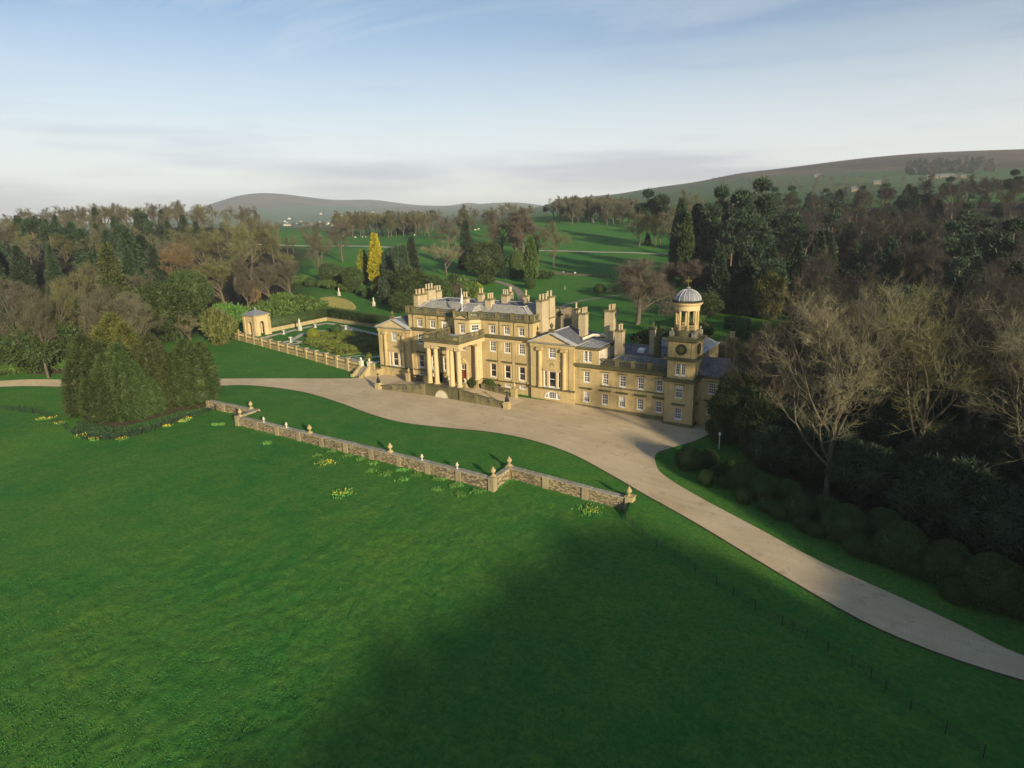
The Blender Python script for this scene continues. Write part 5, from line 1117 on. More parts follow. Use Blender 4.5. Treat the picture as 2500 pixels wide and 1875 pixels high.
def build_protos():
    rs = np.random.RandomState(3)
    bare_tree('bare_a', 11, 20, tn=2, twig=.02); bare_tree('bare_b', 12, 20, tn=2, twig=.02, limbs=9, ang=(30, 50), up=.35); bare_tree('bare_c', 13, 20, tn=2, twig=.02, limbs=7, leader=False, fork=.45, ang=(30, 55), len1=.8, up=.15, r0=.5)
    bare_tree('bare_d', 14, 20, fork=.2, limbs=12, ang=(25, 42), up=.5, len1=.45)
    bare_tree('bare_fan', 15, 16, fork=.10, limbs=13, ang=(18, 46), up=.45, leader=False, len1=1.15, r0=.4, cm='twig_green')
    bare_tree('bare_spread', 16, 16, fork=.35, limbs=6, leader=False, ang=(45, 70), len1=1.05, up=.05, r0=.42, kids=(6, 5, 4), tm='bark', cm='twig_pale')
    bare_tree('bare_weep', 17, 20, fork=.42, limbs=9, leader=False, ang=(45, 72), len1=.95, up=.1, droop=.55, r0=.6, tlen=1.7, twig=.022, cm='twig_red', tn=4)
    bare_tree('bare_big', 18, 28, fork=.22, limbs=11, kids=(7, 6, 4), ang=(28, 54), len1=.66, up=.42, r0=.42, twig=.014, tn=3, tm='bark', cm='twig_pale', tlen=.9)
    bare_tree('bare_big2', 19, 28, fork=.30, limbs=8, kids=(7, 6, 4), ang=(30, 56), len1=.72, up=.4, r0=.40, leader=False, twig=.014, tn=3, cm='twig_green', tlen=.9)
    # yews and cypresses
    leafy('yew_a', clumped(rs, (0, 0, 5.2), (7, 6.2, 6.2), 18), 17000, .55, .24, 'leaf_yew', 21, up=-.1, Hh=12, Wd=14)
    leafy('yew_b', clumped(rs, (0, 0, 4.6), (6, 6.6, 6.6), 15), 15000, .55, .24, 'leaf_yew', 22, up=.1, Hh=12, Wd=13)
    def flame(seed, peaks, Hh, Wd, n, L, mat, name, droop):
        r2 = np.random.RandomState(seed); P = []; Nn = []; cores = []
        for (cx, cy, h, w) in peaks:
            k = int(n*h*w/sum(p[2]*p[3] for p in peaks)); t = r2.beta(1.0, 1.25, k); prof = (w/2)*np.clip(1.25*np.sqrt(np.maximum(1-t, 0))*(.55+.45*(1-t)), 0, 1)*(1-.55*np.exp(-((t)/.06)**1.0)*0)
            a = r2.uniform(0, 2*math.pi, k); tier = 1+.20*np.sin(a*3+t*17+cx)+.16*np.sin(a*5+t*34)+.10*np.sin(a*9-t*21); rr = prof*tier*r2.uniform(.80, 1.04, k)
            P.append(np.stack([cx+rr*np.cos(a), cy+rr*np.sin(a), .2+t*h], -1)); Nn.append(np.stack([np.cos(a), np.sin(a), np.full(k, .35)], -1))
            cores += [((cx, cy, h*f), (w*.40*g, w*.40*g, h*.22)) for f, g in ((.18, 1.0), (.42, .84), (.66, .56))]
        P = np.concatenate(P); Nn = unit(np.concatenate(Nn)); cr = join([sprays(P, Nn, L, L*.42, r2, .5, droop), core_mesh(cores, .82)])
        proto(name, tubes_np([((0, 0, -.3), (0, 0, Hh*.7), .3, .1)], 7), cr, 'bark_red', mat, Hh, Wd)
    def plume(seed, peaks, Hh, Wd, n, L, mat, name):
        r2 = np.random.RandomState(seed); P = []; Nn = []; cores = []; A_ = sum(p[2]*p[3] for p in peaks)
        for (cx, cy, h, w) in peaks:
            k = int(n*h*w/A_); t = r2.uniform(0, 1, k)**.9; a = r2.uniform(0, 2*math.pi, k); prof = w/2*np.power(np.maximum(1-t**2.6, 0), .62)*(.84+.16*np.minimum(t*6, 1))
            bough = .5+.5*np.sin(a*6+cx*3+np.floor(t*h/1.5)*2.4)*np.cos((t*h/1.5 % 1-.5)*2.2); rr = prof*(.80+.24*bough)*r2.uniform(.90, 1.05, k); zz = .15+t*h-(.5*(1-bough))
            P.append(np.stack([cx+rr*np.cos(a), cy+rr*np.sin(a), np.maximum(zz, .1)], -1)); Nn.append(np.stack([np.cos(a), np.sin(a), np.full(k, -.15)+.9*t**3], -1))
            cores += [((cx, cy, h*f), (w*.40*g, w*.40*g, h*.20)) for f, g in ((.16, 1.0), (.40, .92), (.62, .76), (.78, .5))]
        P = np.concatenate(P); Nn = unit(np.concatenate(Nn)); cr = join([sprays(P, Nn, np.where(r2.uniform(0, 1, len(P)) < .12, 1.9, 1.0)*L, L*.30, r2, .42, .05), core_mesh(cores, .84)])
        proto(name, tubes_np([((0, 0, -.3), (0, 0, Hh*.7), .3, .1)], 7), cr, 'bark_red', mat, Hh, Wd)
    plume(35, [(0, 0, 20, 9.5), (3.8, 1.2, 17, 7.5), (-4.0, -.6, 18, 7.5), (.8, -4.2, 14.5, 7.5), (-1, 3.8, 17, 7.5)], 20, 15.5, 30000, .72, 'leaf_cypress', 'cedar_a')
    plume(36, [(0, 0, 20, 10), (4.2, -1.5, 16.5, 8), (-4.4, 1.0, 18, 8), (-.6, -4.6, 13.5, 8), (1.5, 4.2, 17.5, 8)], 20, 16, 30000, .72, 'leaf_cypress', 'cedar_b')
    flame(31, [(0, 0, 20, 9), (3.2, 1, 15, 7), (-3.3, -1, 16.5, 7), (.5, -3.4, 13, 7), (-.5, 3.2, 14, 7)], 20, 14, 15000, .95, 'leaf_cypress', 'cypress_a', .25)
    flame(32, [(0, 0, 20, 11), (3.8, -1.5, 12, 8), (-4, .6, 13, 8), (0, -4, 10, 8)], 20, 15, 14000, 1.0, 'leaf_cypress', 'cypress_b', -.05)
    flame(33, [(0, 0, 20, 7.5)], 20, 7.5, 7000, .95, 'leaf_spruce', 'spruce', -.28)
    flame(34, [(0, 0, 20, 9.0)], 20, 9.0, 7000, 1.0, 'leaf_spruce', 'fir', -.15)
    def column(name, Hh, Wd, n, L, mat, seed):
        r2 = np.random.RandomState(seed); t = r2.uniform(0, 1, n); prof = Wd/2*np.minimum(1, np.minimum((t+.05)*5, 1.0))*np.clip(1.08-t**2.6, .04, 1); a = r2.uniform(0, 2*math.pi, n); rr = prof*(1+.10*np.sin(a*4+t*9)+.06*np.sin(a*7-t*23))*r2.uniform(.85, 1.04, n)
        P = np.stack([rr*np.cos(a), rr*np.sin(a), t*Hh*.98+.02], -1); Nn = unit(np.stack([np.cos(a), np.sin(a), np.full(n, .9)], -1))
        cr = join([sprays(P, Nn, L, L*.5, r2, .35, .4), core_mesh([((0, 0, Hh*f), (Wd*.42*g, Wd*.42*g, Hh*.24)) for f, g in ((.22, 1), (.45, 1), (.66, .8))], .88)]); proto(name, tubes_np([((0, 0, -.2), (0, 0, 1), .2, .18)], 6), cr, 'bark', mat, Hh, Wd)
    column('column_gold', 14, 3.6, 4200, .7, 'leaf_gold', 41); column('column_lime', 10, 3.4, 3200, .65, 'leaf_lime', 42); column('column_dark', 12, 3.6, 3600, .65, 'leaf_spruce', 43)
    # Scots pines: bare red stem, flat layered heads
    for nm, sd in (('pine_a', 51), ('pine_b', 52)):
        r2 = np.random.RandomState(sd); B = []; segs = [((0, 0, -.3), (.3, .1, 11), .36, .24), ((.3, .1, 11), (.1, 0, 18), .24, .1)]
        for k in range(13):
            a = r2.uniform(0, 6.28); z = r2.uniform(9.5, 19); q = (5.0*(1.15-(z-8)/14.))*r2.uniform(.4, 1); c = (q*math.cos(a), q*math.sin(a), z); B.append((c, (r2.uniform(1.5, 2.6), r2.uniform(1.5, 2.6), r2.uniform(.8, 1.3)))); segs.append(((.2, 0, max(6, z-2.2)), c, .12, .04))
        B.append(((0, 0, 19), (2.2, 2.2, 1.2))); leafy(nm, B, 6500, .75, .34, 'leaf_pine', sd, up=.5, Hh=20, Wd=11.5, trunk=tubes_np(segs, 6), tm='bark_red', core=.75)
    # shrubs
    leafy('shrub', clumped(rs, (0, 0, 1.9), (3, 2.8, 2.1), 9, (.35, .55)), 2600, .42, .30, 'leaf_shrub', 61, up=.5, Hh=4, Wd=6)
    leafy('laurel', clumped(rs, (0, 0, 1.7), (3, 3.2, 2.0), 10, (.3, .5)), 2600, .45, .30, 'leaf_laurel', 62, up=.5, Hh=4, Wd=6)
    # clipped domes
    for nm, sd in (('dome_a', 63), ('dome_b', 64)):
        r2 = np.random.RandomState(sd); u = sphere_dirs(9000, r2); u = u[u[:, 2] > -.55]; w = 1+.03*np.sin(u[:, 0]*5+sd)+.03*np.sin(u[:, 1]*6)+.02*np.sin(u[:, 2]*9); P = u*w[:, None]*np.array([1, 1, .95])+np.array([0, 0, .82])
        k = P[:, 2] > .02; c = core_mesh([((0, 0, .82), (1, 1, .95))], .965, 20, 12); cr = join([sprays(P[k], u[k], .050, .055, r2, .7, .1), c]); proto(nm, None, cr, 'bark', 'leaf_dome', 1.77, 2.0)
    bare_tree('twiggy', 65, 4, fork=.05, limbs=14, kids=(5, 4), ang=(15, 55), up=.4, leader=False, len1=1.3, r0=.06, twig=.02, tn=4, tlen=.35, cm='twig_red')
_tc = 0
def plant(kind, x, y, Hh, Wd, name, label, cat='tree', group=None, mat=None, rz=None, z=None, sink=.1):
    global _tc
    P = PROTO[kind]; _tc += 1; rr = random.Random(_tc*7+1); rz = rr.uniform(0, 6.28) if rz is None else rz
    zz = (Hs(x, y) if z is None else z)-sink
    o = root(name, (x, y, zz), label, cat, group, rz); o.scale = (Wd/P['W'], Wd/P['W'], Hh/P['H'])
    for part, pn in (('trunk', 'trunk'), ('crown', 'crown')):
        if P[part] is None: continue
        c = link(bpy.data.objects.new(pn if cat == 'tree' else ('stem' if part == 'trunk' else 'foliage'), P[part])); c.parent = o
        if mat and part == 'crown':
            c.material_slots[0].link = 'OBJECT'; c.material_slots[0].material = MATS[mat]
    return o
def tree_px(kind, px, ytop, w, name, label, base=None, D=None, cat='tree', group=None, mat=None, rz=None):
    """crown top pixel, width in pixels, and either the pixel of its foot or its distance"""
    if base is not None: p = gp(px, base); D = math.hypot(p[0]-CAM[0], p[1]-CAM[1])
    else: p = at_dist(px, ytop, D)
    top = at_dist(px, ytop, D); zg = Hs(p[0], p[1]); r = ray(px, ytop); slant = D/math.hypot(r[0], r[1]); Hh = max(1.0, top[2]-zg); Wd = w*slant/FPX
    return plant(kind, p[0], p[1], Hh, Wd, name, label, cat, group, mat, rz)
def hedge_mesh(p0, p1, w, z00, z01, z10, z11, rs, dens=26, L=.20):
    """clipped hedge: solid core and a skin of short leaves"""
    mb = MB(); mb.slab(p0, p1, w*.94, z00, z01-.04, z10, z11-.04); p0 = np.array(p0, float); p1 = np.array(p1, float); d = p1-p0; Ln = np.linalg.norm(d); d /= Ln; nrm = np.array([-d[1], d[0]])
    hgt = (z01-z00+z11-z10)/2; Ps = []; Ns = []
    for side, area in ((1, Ln*hgt), (-1, Ln*hgt), (0, Ln*w)):
        k = int(area*dens); t = rs.uniform(0, 1, k); zt = z01+(z11-z01)*t; zb = z00+(z10-z00)*t
        if side: P = np.column_stack([p0+np.outer(t*Ln, d)+nrm*side*w/2*rs.uniform(.93, 1.02, (k, 1)), zb+(zt-zb)*rs.uniform(0, 1, k)]); Nn = np.tile([nrm[0]*side, nrm[1]*side, 0.], (k, 1))
        else: P = np.column_stack([p0+np.outer(t*Ln, d)+nrm*rs.uniform(-w/2, w/2, (k, 1)), zt]); Nn = np.tile([0, 0, 1.], (k, 1))
        Ps.append(P); Ns.append(Nn)
    v, f = sprays(np.concatenate(Ps), np.concatenate(Ns), L, L*.8, rs, .8, .2); return join([(np.array(mb.v), np.array(mb.f)), (v, f)])
# ------------------------------------------------------------------ walled garden left of the house
def zg(x, y=None): return 2.0+np.maximum(0, -np.asarray(x, float)-40)*0.011
def gg(px, py):
    """pixel (in the garden close-up) to the garden floor"""
    z = 2.2
    for _ in range(12): p = onz(560+px/5.53, 720+py/5.53, z); z = float(zg(p[0]))
    return p
def gpts(L): return [gg(a, b)[:2] for a, b in L]
def build_garden():
    rs = np.random.RandomState(8)
    A, B = np.array((-37.3, -2.75)), np.array((-104.5, 8.7)); dirw = unit(B-A)
    CL, CB, CR = gg(525, 505)[:2], gg(1318, 345)[:2], gg(1990, 450)[:2]
    CRx = CB+(CR-CB)*((-36.0-CB[0])/(CR[0]-CB[0]))
    floor = [A, (-32.6, -2.75), (-32.6, 12), CRx, CB, (B[0], B[1])]
    sheet('garden_lawn', floor, 0.0, 'ground', 3.0, zg)
    me = bpy.data.objects['garden_lawn'].data
    for nm in ('pasture', 'moor', 'wood'): me.attributes.new(nm, 'FLOAT', 'POINT')
    # gravel walks
    per = gpts([(430, 600), (540, 556), (700, 520), (950, 458), (1180, 408), (1310, 382), (1420, 395), (1640, 445), (1830, 497), (2010, 540), (2300, 620)])
    ribbon('gravel_walk', per, 2.1, .012, 'pale_path', zg)
    inner = smooth_line(gpts([(740, 640), (850, 605), (920, 570), (980, 532), (1080, 503), (1220, 488), (1390, 486), (1520, 480), (1620, 478), (1660, 462)]), 5)
    ribbon('gravel_walk', inner, 1.7, .02, 'pale_path', zg)
    def disc(px, py, r0, r1, nm='gravel_circle', off=.028):
        c = gg(px, py)[:2]; n = 28; V = []; F = []
        for i in range(n):
            a = 2*math.pi*i/n
            for r in (r0, r1): V.append((c[0]+r*math.cos(a), c[1]+r*math.sin(a), float(zg(c[0]+r*math.cos(a)))+off))
        for i in range(n): j = (i+1) % n; F.append((2*i, 2*i+1, 2*j+1, 2*j))
        tag(link(bpy.data.objects.new(nm, np_mesh(nm, np.array(V), np.array(F), 'pale_path'))), kind='structure'); return c
    disc(840, 645, 1.7, 3.0); disc(1575, 460, 1.5, 2.6); c = disc(1712, 858, 2.6, 3.5); disc(1730, 862, .9, 1.5, off=.033)
    ribbon('gravel_walk', gpts([(1800, 880), (1900, 850), (2035, 825), (2200, 800)]), 1.6, .036, 'pale_path', zg)
    ribbon('gravel_walk', gpts([(1880, 935), (1960, 915), (2040, 900)]), 2.6, .04, 'pale_path', zg)
    # box parterre: scrolls of clipped box on bare soil
    bed = gpts([(1020, 668), (1045, 600), (1070, 545), (1190, 512), (1420, 500), (1600, 495), (1800, 520), (2000, 570), (2300, 660), (2300, 800), (2030, 775), (1900, 790), (1730, 792), (1540, 820), (1380, 775), (1200, 715)])
    so = sheet('garden_bed', bed, .05, 'soil', 2.0, zg)
    par = root('box_parterre', (*gg(1400, 640)[:2], 2.2), 'parterre of clipped green and yellow box scrolls on brown soil', 'hedge')
    bp = np.array(bed)
    def scroll(cx, cy, r0, turns, dr, ph, sg=1):
        pts = []
        for i in range(int(turns*16)+1): a = ph+sg*2*math.pi*i/16; r = r0-dr*i/16; pts.append((cx+r*math.cos(a), cy+r*math.sin(a)))
        return [p for p in pts]
    C = [(gg(1190, 625)[:2], 3.4, 2.6), (gg(1600, 545)[:2], 3.4, 2.6), (gg(1330, 560)[:2], 2.4, 2.0), (gg(1420, 640)[:2], 2.2, 1.8), (gg(1560, 720)[:2], 2.6, 2.2), (gg(1420, 720)[:2], 1.9, 1.6), (gg(1650, 640)[:2], 2.4, 2.0), (gg(1830, 610)[:2], 2.8, 2.2), (gg(1800, 700)[:2], 2.6, 2.0), (gg(1950, 680)[:2], 2.6, 2.0), (gg(1300, 670)[:2], 1.7, 1.5), (gg(1520, 600)[:2], 1.8, 1.5), (gg(1690, 740)[:2], 1.9, 1.5), (gg(2010, 620)[:2], 2.2, 1.8), (gg(1240, 545)[:2], 1.5, 1.3), (gg(1730, 560)[:2], 1.8, 1.5), (gg(2150, 720)[:2], 2.8, 2.0)]
    for k, (c, r, tn) in enumerate(C):
        pts = scroll(c[0], c[1], r, tn, r/tn*.86, k*1.3, 1 if k % 2 else -1); parts = []
        ins = inside([tuple(p) for p in bed], np.array(pts))
        hh = rs.uniform(.55, .85)
        for a, b, u, v in zip(pts[:-1], pts[1:], ins[:-1], ins[1:]):
            if not (u and v): continue
            z = float(zg(a[0])); parts.append(hedge_mesh(a, b, .5, z, z+hh, z, z+hh, rs, 24, .17))
        if parts:
            V, F = join(parts); o = link(bpy.data.objects.new('box_scroll', np_mesh('box_scroll', V, F, 'leaf_box'))); attach(o, par)
    # low edging and infill tufts of box
    edge = bed+[bed[0]]; parts = []
    for a, b in zip(edge[:-1], edge[1:]):
        z0, z1 = float(zg(a[0])), float(zg(b[0])); parts.append(hedge_mesh(a, b, .4, z0, z0+.4, z1, z1+.4, rs, 18, .15))
    q = np.column_stack([rs.uniform(bp[:, 0].min(), bp[:, 0].max(), 900), rs.uniform(bp[:, 1].min(), bp[:, 1].max(), 900)]); q = q[inside([tuple(p) for p in bed], q)]
    P = np.repeat(np.column_stack([q, zg(q[:, 0])+.05]), 26, 0)+rs.normal(size=(len(q)*26, 3))*np.array([.22, .22, .2])+np.array([0, 0, .25])
    parts.append(sprays(P, unit(rs.normal(size=P.shape)+np.array([0, 0, 1.])), .22, .17, rs, .6, .3)); V, F = join(parts); o = link(bpy.data.objects.new('box_edging', np_mesh('box_edging', V, F, 'leaf_box'))); o['kind'] = 'stuff'; attach(o, par)
    # front wall: plinth, balustrade and piers following the slope
    gw = root('garden_wall', (*A, 0), 'buttressed stone balustrade wall along the front of the walled garden', 'wall'); n = 14; L = np.linalg.norm(B-A)
    base = lambda t: Hs(*(A+(B-A)*t))-.6
    w = MB(); bd = MB(); rl = MB(); ba = MB(); piers = []
    for i in range(n):
        t0, t1 = i/n, (i+1)/n; p, q = A+(B-A)*t0, A+(B-A)*t1; f0, f1 = float(zg(p[0])), float(zg(q[0]))
        w.slab(p, q, .5, base(t0), f0-.08, base(t1), f1-.08); bd.slab(p, q, .66, f0-.08, f0+.12, f1-.08, f1+.12); bd.slab(p, q, .60, f0-1.0, f0-.86, f1-1.0, f1-.86)
        rl.slab(p, q, .55, f0+.95, f0+1.15, f1+.95, f1+1.15); balusters(ba, p+dirw*.45, q-dirw*.45, f0+.12, f1+.12, .84, .36, .10)
    w.build('wall', 'garden_stone', gw); bd.build('band', 'old_stone', gw); rl.build('rail', 'coping', gw); ba.build('baluster_row', 'garden_stone', gw)
    ang = math.atan2(dirw[1], dirw[0])
    for i in range(1, n+1):
        p = A+(B-A)*i/n; f = float(zg(p[0])); k = MB(); k.cbox(p[0], p[1], .95, .85, base(i/n), f+1.18, ang); k.cbox(p[0], p[1], 1.1, 1.0, f+1.18, f+1.34, ang)
        if i >= n-3: k.lathe(p[0], p[1], [(.2, 0), (.1, .1), (.26, .3), (.2, .5), (.04, .75)], 8, True, f+1.34)
        k.build('pier', 'garden_stone', gw)
    # low inner walls and the tall clipped hedge behind them
    for a, b, lab, hl in ((CL, CB, 'low golden stone wall under the hedge on the far left of the garden', 'tall clipped hedge behind the left low wall of the garden'), (CB, CRx, 'low grey stone wall in shade along the back of the garden', 'tall clipped hedge in shade along the back of the garden')):
        z0, z1 = float(zg(a[0])), float(zg(b[0])); lw = MB(); lw.slab(a, b, .5, z0-.5, z0+1.15, z1-.5, z1+1.15); o = lw.build('low_wall', 'garden_stone'); r_ = root('garden_low_wall', (a[0], a[1], z0), lab, 'wall'); attach(o, r_); o.name = 'wall'
        cp2 = MB(); cp2.slab(a, b, .62, z0+1.15, z0+1.28, z1+1.15, z1+1.28); cp2.build('coping', 'old_stone', r_)
        d = unit(np.array(b)-np.array(a)); nn = np.array([-d[1], d[0]]); nn = nn if np.dot(nn, np.array(CB)-np.array((-70, 15))) > 0 else -nn; a2, b2 = np.array(a)+nn*1.5, np.array(b)+nn*1.5
        if hl.startswith('tall clipped hedge behind'): b2 = b2+d*2.2
        V, F = hedge_mesh(a2, b2, 1.9, z0, z0+4.1, z1, z1+3.9, rs, 16, .24); tag(link(bpy.data.objects.new('clipped_hedge', np_mesh('clipped_hedge', V, F, 'leaf_hedge'))), hl, 'hedge')
    # garden pavilion
    c = np.array((-96.3, 12.2)); f = float(zg(c[0])); gpv = root('garden_pavilion', (*c, f), 'square stone garden pavilion with open arches and grey pyramid roof', 'pavilion'); hw = 2.55; zt = f+5.9
    mb = MB()
    for (ox, oy, th) in ((c[0]-hw, c[1]-hw, 0), (c[0]+hw, c[1]-hw, math.pi/2), (c[0]+hw, c[1]+hw, math.pi), (c[0]-hw, c[1]+hw, -math.pi/2)):
        wall_panel(mb, ox, oy, th, 2*hw, f-.3, zt, [op(hw, f-.3, 1.7, 4.7)], .5); arch_fill(mb, ox, oy, th, hw, 1.7, f+4.4, .5)
        wall_panel(mb, *wp(ox, oy, th, .5, 0, .5)[:2], th, 2*hw-1, f-.3, zt, [op(hw-.5, f-.3, 1.7, 4.7)], .02)
    mb.build('wall', 'portico_stone', gpv)
    k = MB()
    for sx in (-1, 1):
        for sy in (-1, 1): k.cbox(c[0]+sx*(hw-.1), c[1]+sy*(hw-.1), .85, .85, f-.3, zt-.3)
    k.build('corner_pilaster', 'garden_stone', gpv)['kind'] = 'stuff'
    k = MB(); k.cbox(c[0], c[1], 2*hw+.3, 2*hw+.3, zt, zt+.3); k.cbox(c[0], c[1], 2*hw+.9, 2*hw+.9, zt+.3, zt+.5); k.build('cornice', 'garden_stone', gpv)
    k = MB(); e = hw+.62; k.add([(c[0]-e, c[1]-e, zt+.5), (c[0]+e, c[1]-e, zt+.5), (c[0]+e, c[1]+e, zt+.5), (c[0]-e, c[1]+e, zt+.5), (c[0], c[1], zt+2.0)], [(0, 1, 4), (1, 2, 4), (2, 3, 4), (3, 0, 4), (3, 2, 1, 0)]); k.build('roof', 'lead', gpv)
    k = MB(); k.lathe(c[0], c[1], [(.15, 0), (.08, .2), (.18, .4), (.03, .8)], 8, True, zt+1.95); k.build('finial', 'lead_cap', gpv)
    # steps down to the drive
    st = root('garden_steps', (-35.5, -4.2, 0), 'flight of stone steps with sloping side walls from drive to garden', 'steps'); n = 9
    for i in range(n):
        k = MB(); y = -5.2+i*.29; k.box(-36.6, -34.5, y, -2.6, -.3, 2.0*(i+1)/n-(.003 if i < n-1 else -.03)); k.build('step', 'coping', st)
    for x in (-36.95, -34.15):
        k = MB(); k.add([(x-.28, -5.6, -.4), (x+.28, -5.6, -.4), (x+.28, -2.7, -.4), (x-.28, -2.7, -.4), (x-.28, -5.6, .55), (x+.28, -5.6, .55), (x+.28, -2.7, 2.6), (x-.28, -2.7, 2.6)], [(0, 3, 2, 1), (4, 5, 6, 7), (0, 1, 5, 4), (1, 2, 6, 5), (2, 3, 7, 6), (3, 0, 4, 7)]); k.build('side_wall', 'garden_stone', st)
        k = MB(); k.cbox(x, -5.75, .7, .6, -.4, .7); k.build('newel', 'garden_stone', st)
        k = MB(); k.cbox(x, -2.6, .85, .85, -.3, 3.2); k.cbox(x, -2.6, 1.0, 1.0, 3.2, 3.35); k.lathe(x, -2.6, [(.26, 0), (.12, .12), (.30, .35), (.24, .6), (.05, .85)], 9, True, 3.35); k.build('pier', 'statue_stone', st)
    k = MB(); k.box(-33.7, -32.5, -2.9, -2.4, -.4, 3.05); k.box(-33.7, -31.6, -3.0, -.7, -.4, 1.6); k.build('return_wall', 'garden_stone', st)
    # statues, urns, domes
    def statue(p, h, label, mat='statue_stone', ped=1.0):
        s = root('garden_statue', (p[0], p[1], p[2]), label, 'statue', 'garden statues'); k = MB(); k.cbox(p[0], p[1], .85, .85, p[2]-.2, p[2]+ped); k.cbox(p[0], p[1], 1.05, 1.05, p[2]-.2, p[2]+.18); k.cbox(p[0], p[1], .98, .98, p[2]+ped, p[2]+ped+.12); k.build('pedestal', mat, s)
        z = p[2]+ped+.12; k = MB(); k.lathe(p[0], p[1], [(.30*h/1.9, 0), (.26*h/1.9, .3*h), (.22*h/1.9, .5*h), (.27*h/1.9, .68*h), (.25*h/1.9, .78*h), (.10*h/1.9, .84*h), (.14*h/1.9, .9*h), (.13*h/1.9, .96*h), (.04, h)], 10, True, z); k.tube([(p[0]+.24, p[1], z+.74*h), (p[0]+.36, p[1]-.1, z+.55*h), (p[0]+.2, p[1]-.28, z+.5*h)], [.09, .075, .06], 6); k.tube([(p[0]-.24, p[1], z+.74*h), (p[0]-.34, p[1]-.05, z+.5*h), (p[0]-.26, p[1]-.1, z+.32*h)], [.09, .075, .06], 6); k.build('figure', mat, s)
    p = gg(955, 480); statue(p, 2.3, 'tall pale statue on a pedestal by the left walk of the walled garden', ped=1.5)
    statue(gp(828, 722), 2.0, 'pale statue on a pedestal on the lawn below the domed bushes, the left of two', ped=1.5); statue(gp(913, 747), 2.0, 'pale statue on a pedestal on the lawn near the golden cypress, the right of two', ped=1.5)
    for (a, b, lab) in ((830, 640, 'stone urn on a baluster stem in the gravel circle by the garden wall'), (1160, 440, 'stone urn beside the left gravel walk near the hedge corner'), (735, 530, 'low stone planter on the grass beside the left gravel walk'), (1572, 462, 'dark stone urn in the small gravel circle at the back of the garden')):
        p = gg(a, b); k = MB(); h = 1.9 if a == 830 else 1.5; k.lathe(p[0], p[1], [(.5, 0), (.5, .15), (.22, .3), (.16, .9*h/1.9), (.25, 1.0*h/1.9), (.62, 1.45*h/1.9), (.66, 1.55*h/1.9), (.5, 1.6*h/1.9)], 12, True, p[2]); o = k.build('garden_urn', 'statue_stone'); tag(o, lab, 'urn')
    for (a, b, r, lab, m_) in ((1140, 590, 1.75, 'round clipped yellow-green bush at the left end of the box parterre', 'leaf_lime'), (1455, 525, 1.7, 'round clipped dark bush at the back of the box parterre', 'leaf_dome')):
        p = gg(a, b); plant('dome_a', p[0], p[1], 2*r*.9, 2*r, 'clipped_bush', lab, 'bush', mat=m_, z=p[2])
    p = gg(1880, 895); plant('shrub', p[0], p[1], 2.0, 1.7, 'potted_tree', 'small clipped tree in a pot at the top of the garden steps', 'bush', mat='leaf_box', z=p[2])
    for k_, (x, y, lab) in enumerate(((-2.8, -4.2, 'dark potted shrub beside the right pedestal of the porch'), (.6, -2.0, 'spiky green palm in the basement area right of the porch'), (-11.6, -4.0, 'dark potted shrub beside the left pedestal of the porch'))):
        plant('shrub', x, y, 2.2 if k_ != 1 else 2.8, 1.5 if k_ != 1 else 2.6, 'potted_shrub', lab, 'plant', mat='leaf_yew' if k_ != 1 else 'leaf_shrub', z=1.2 if k_ != 1 else .1)
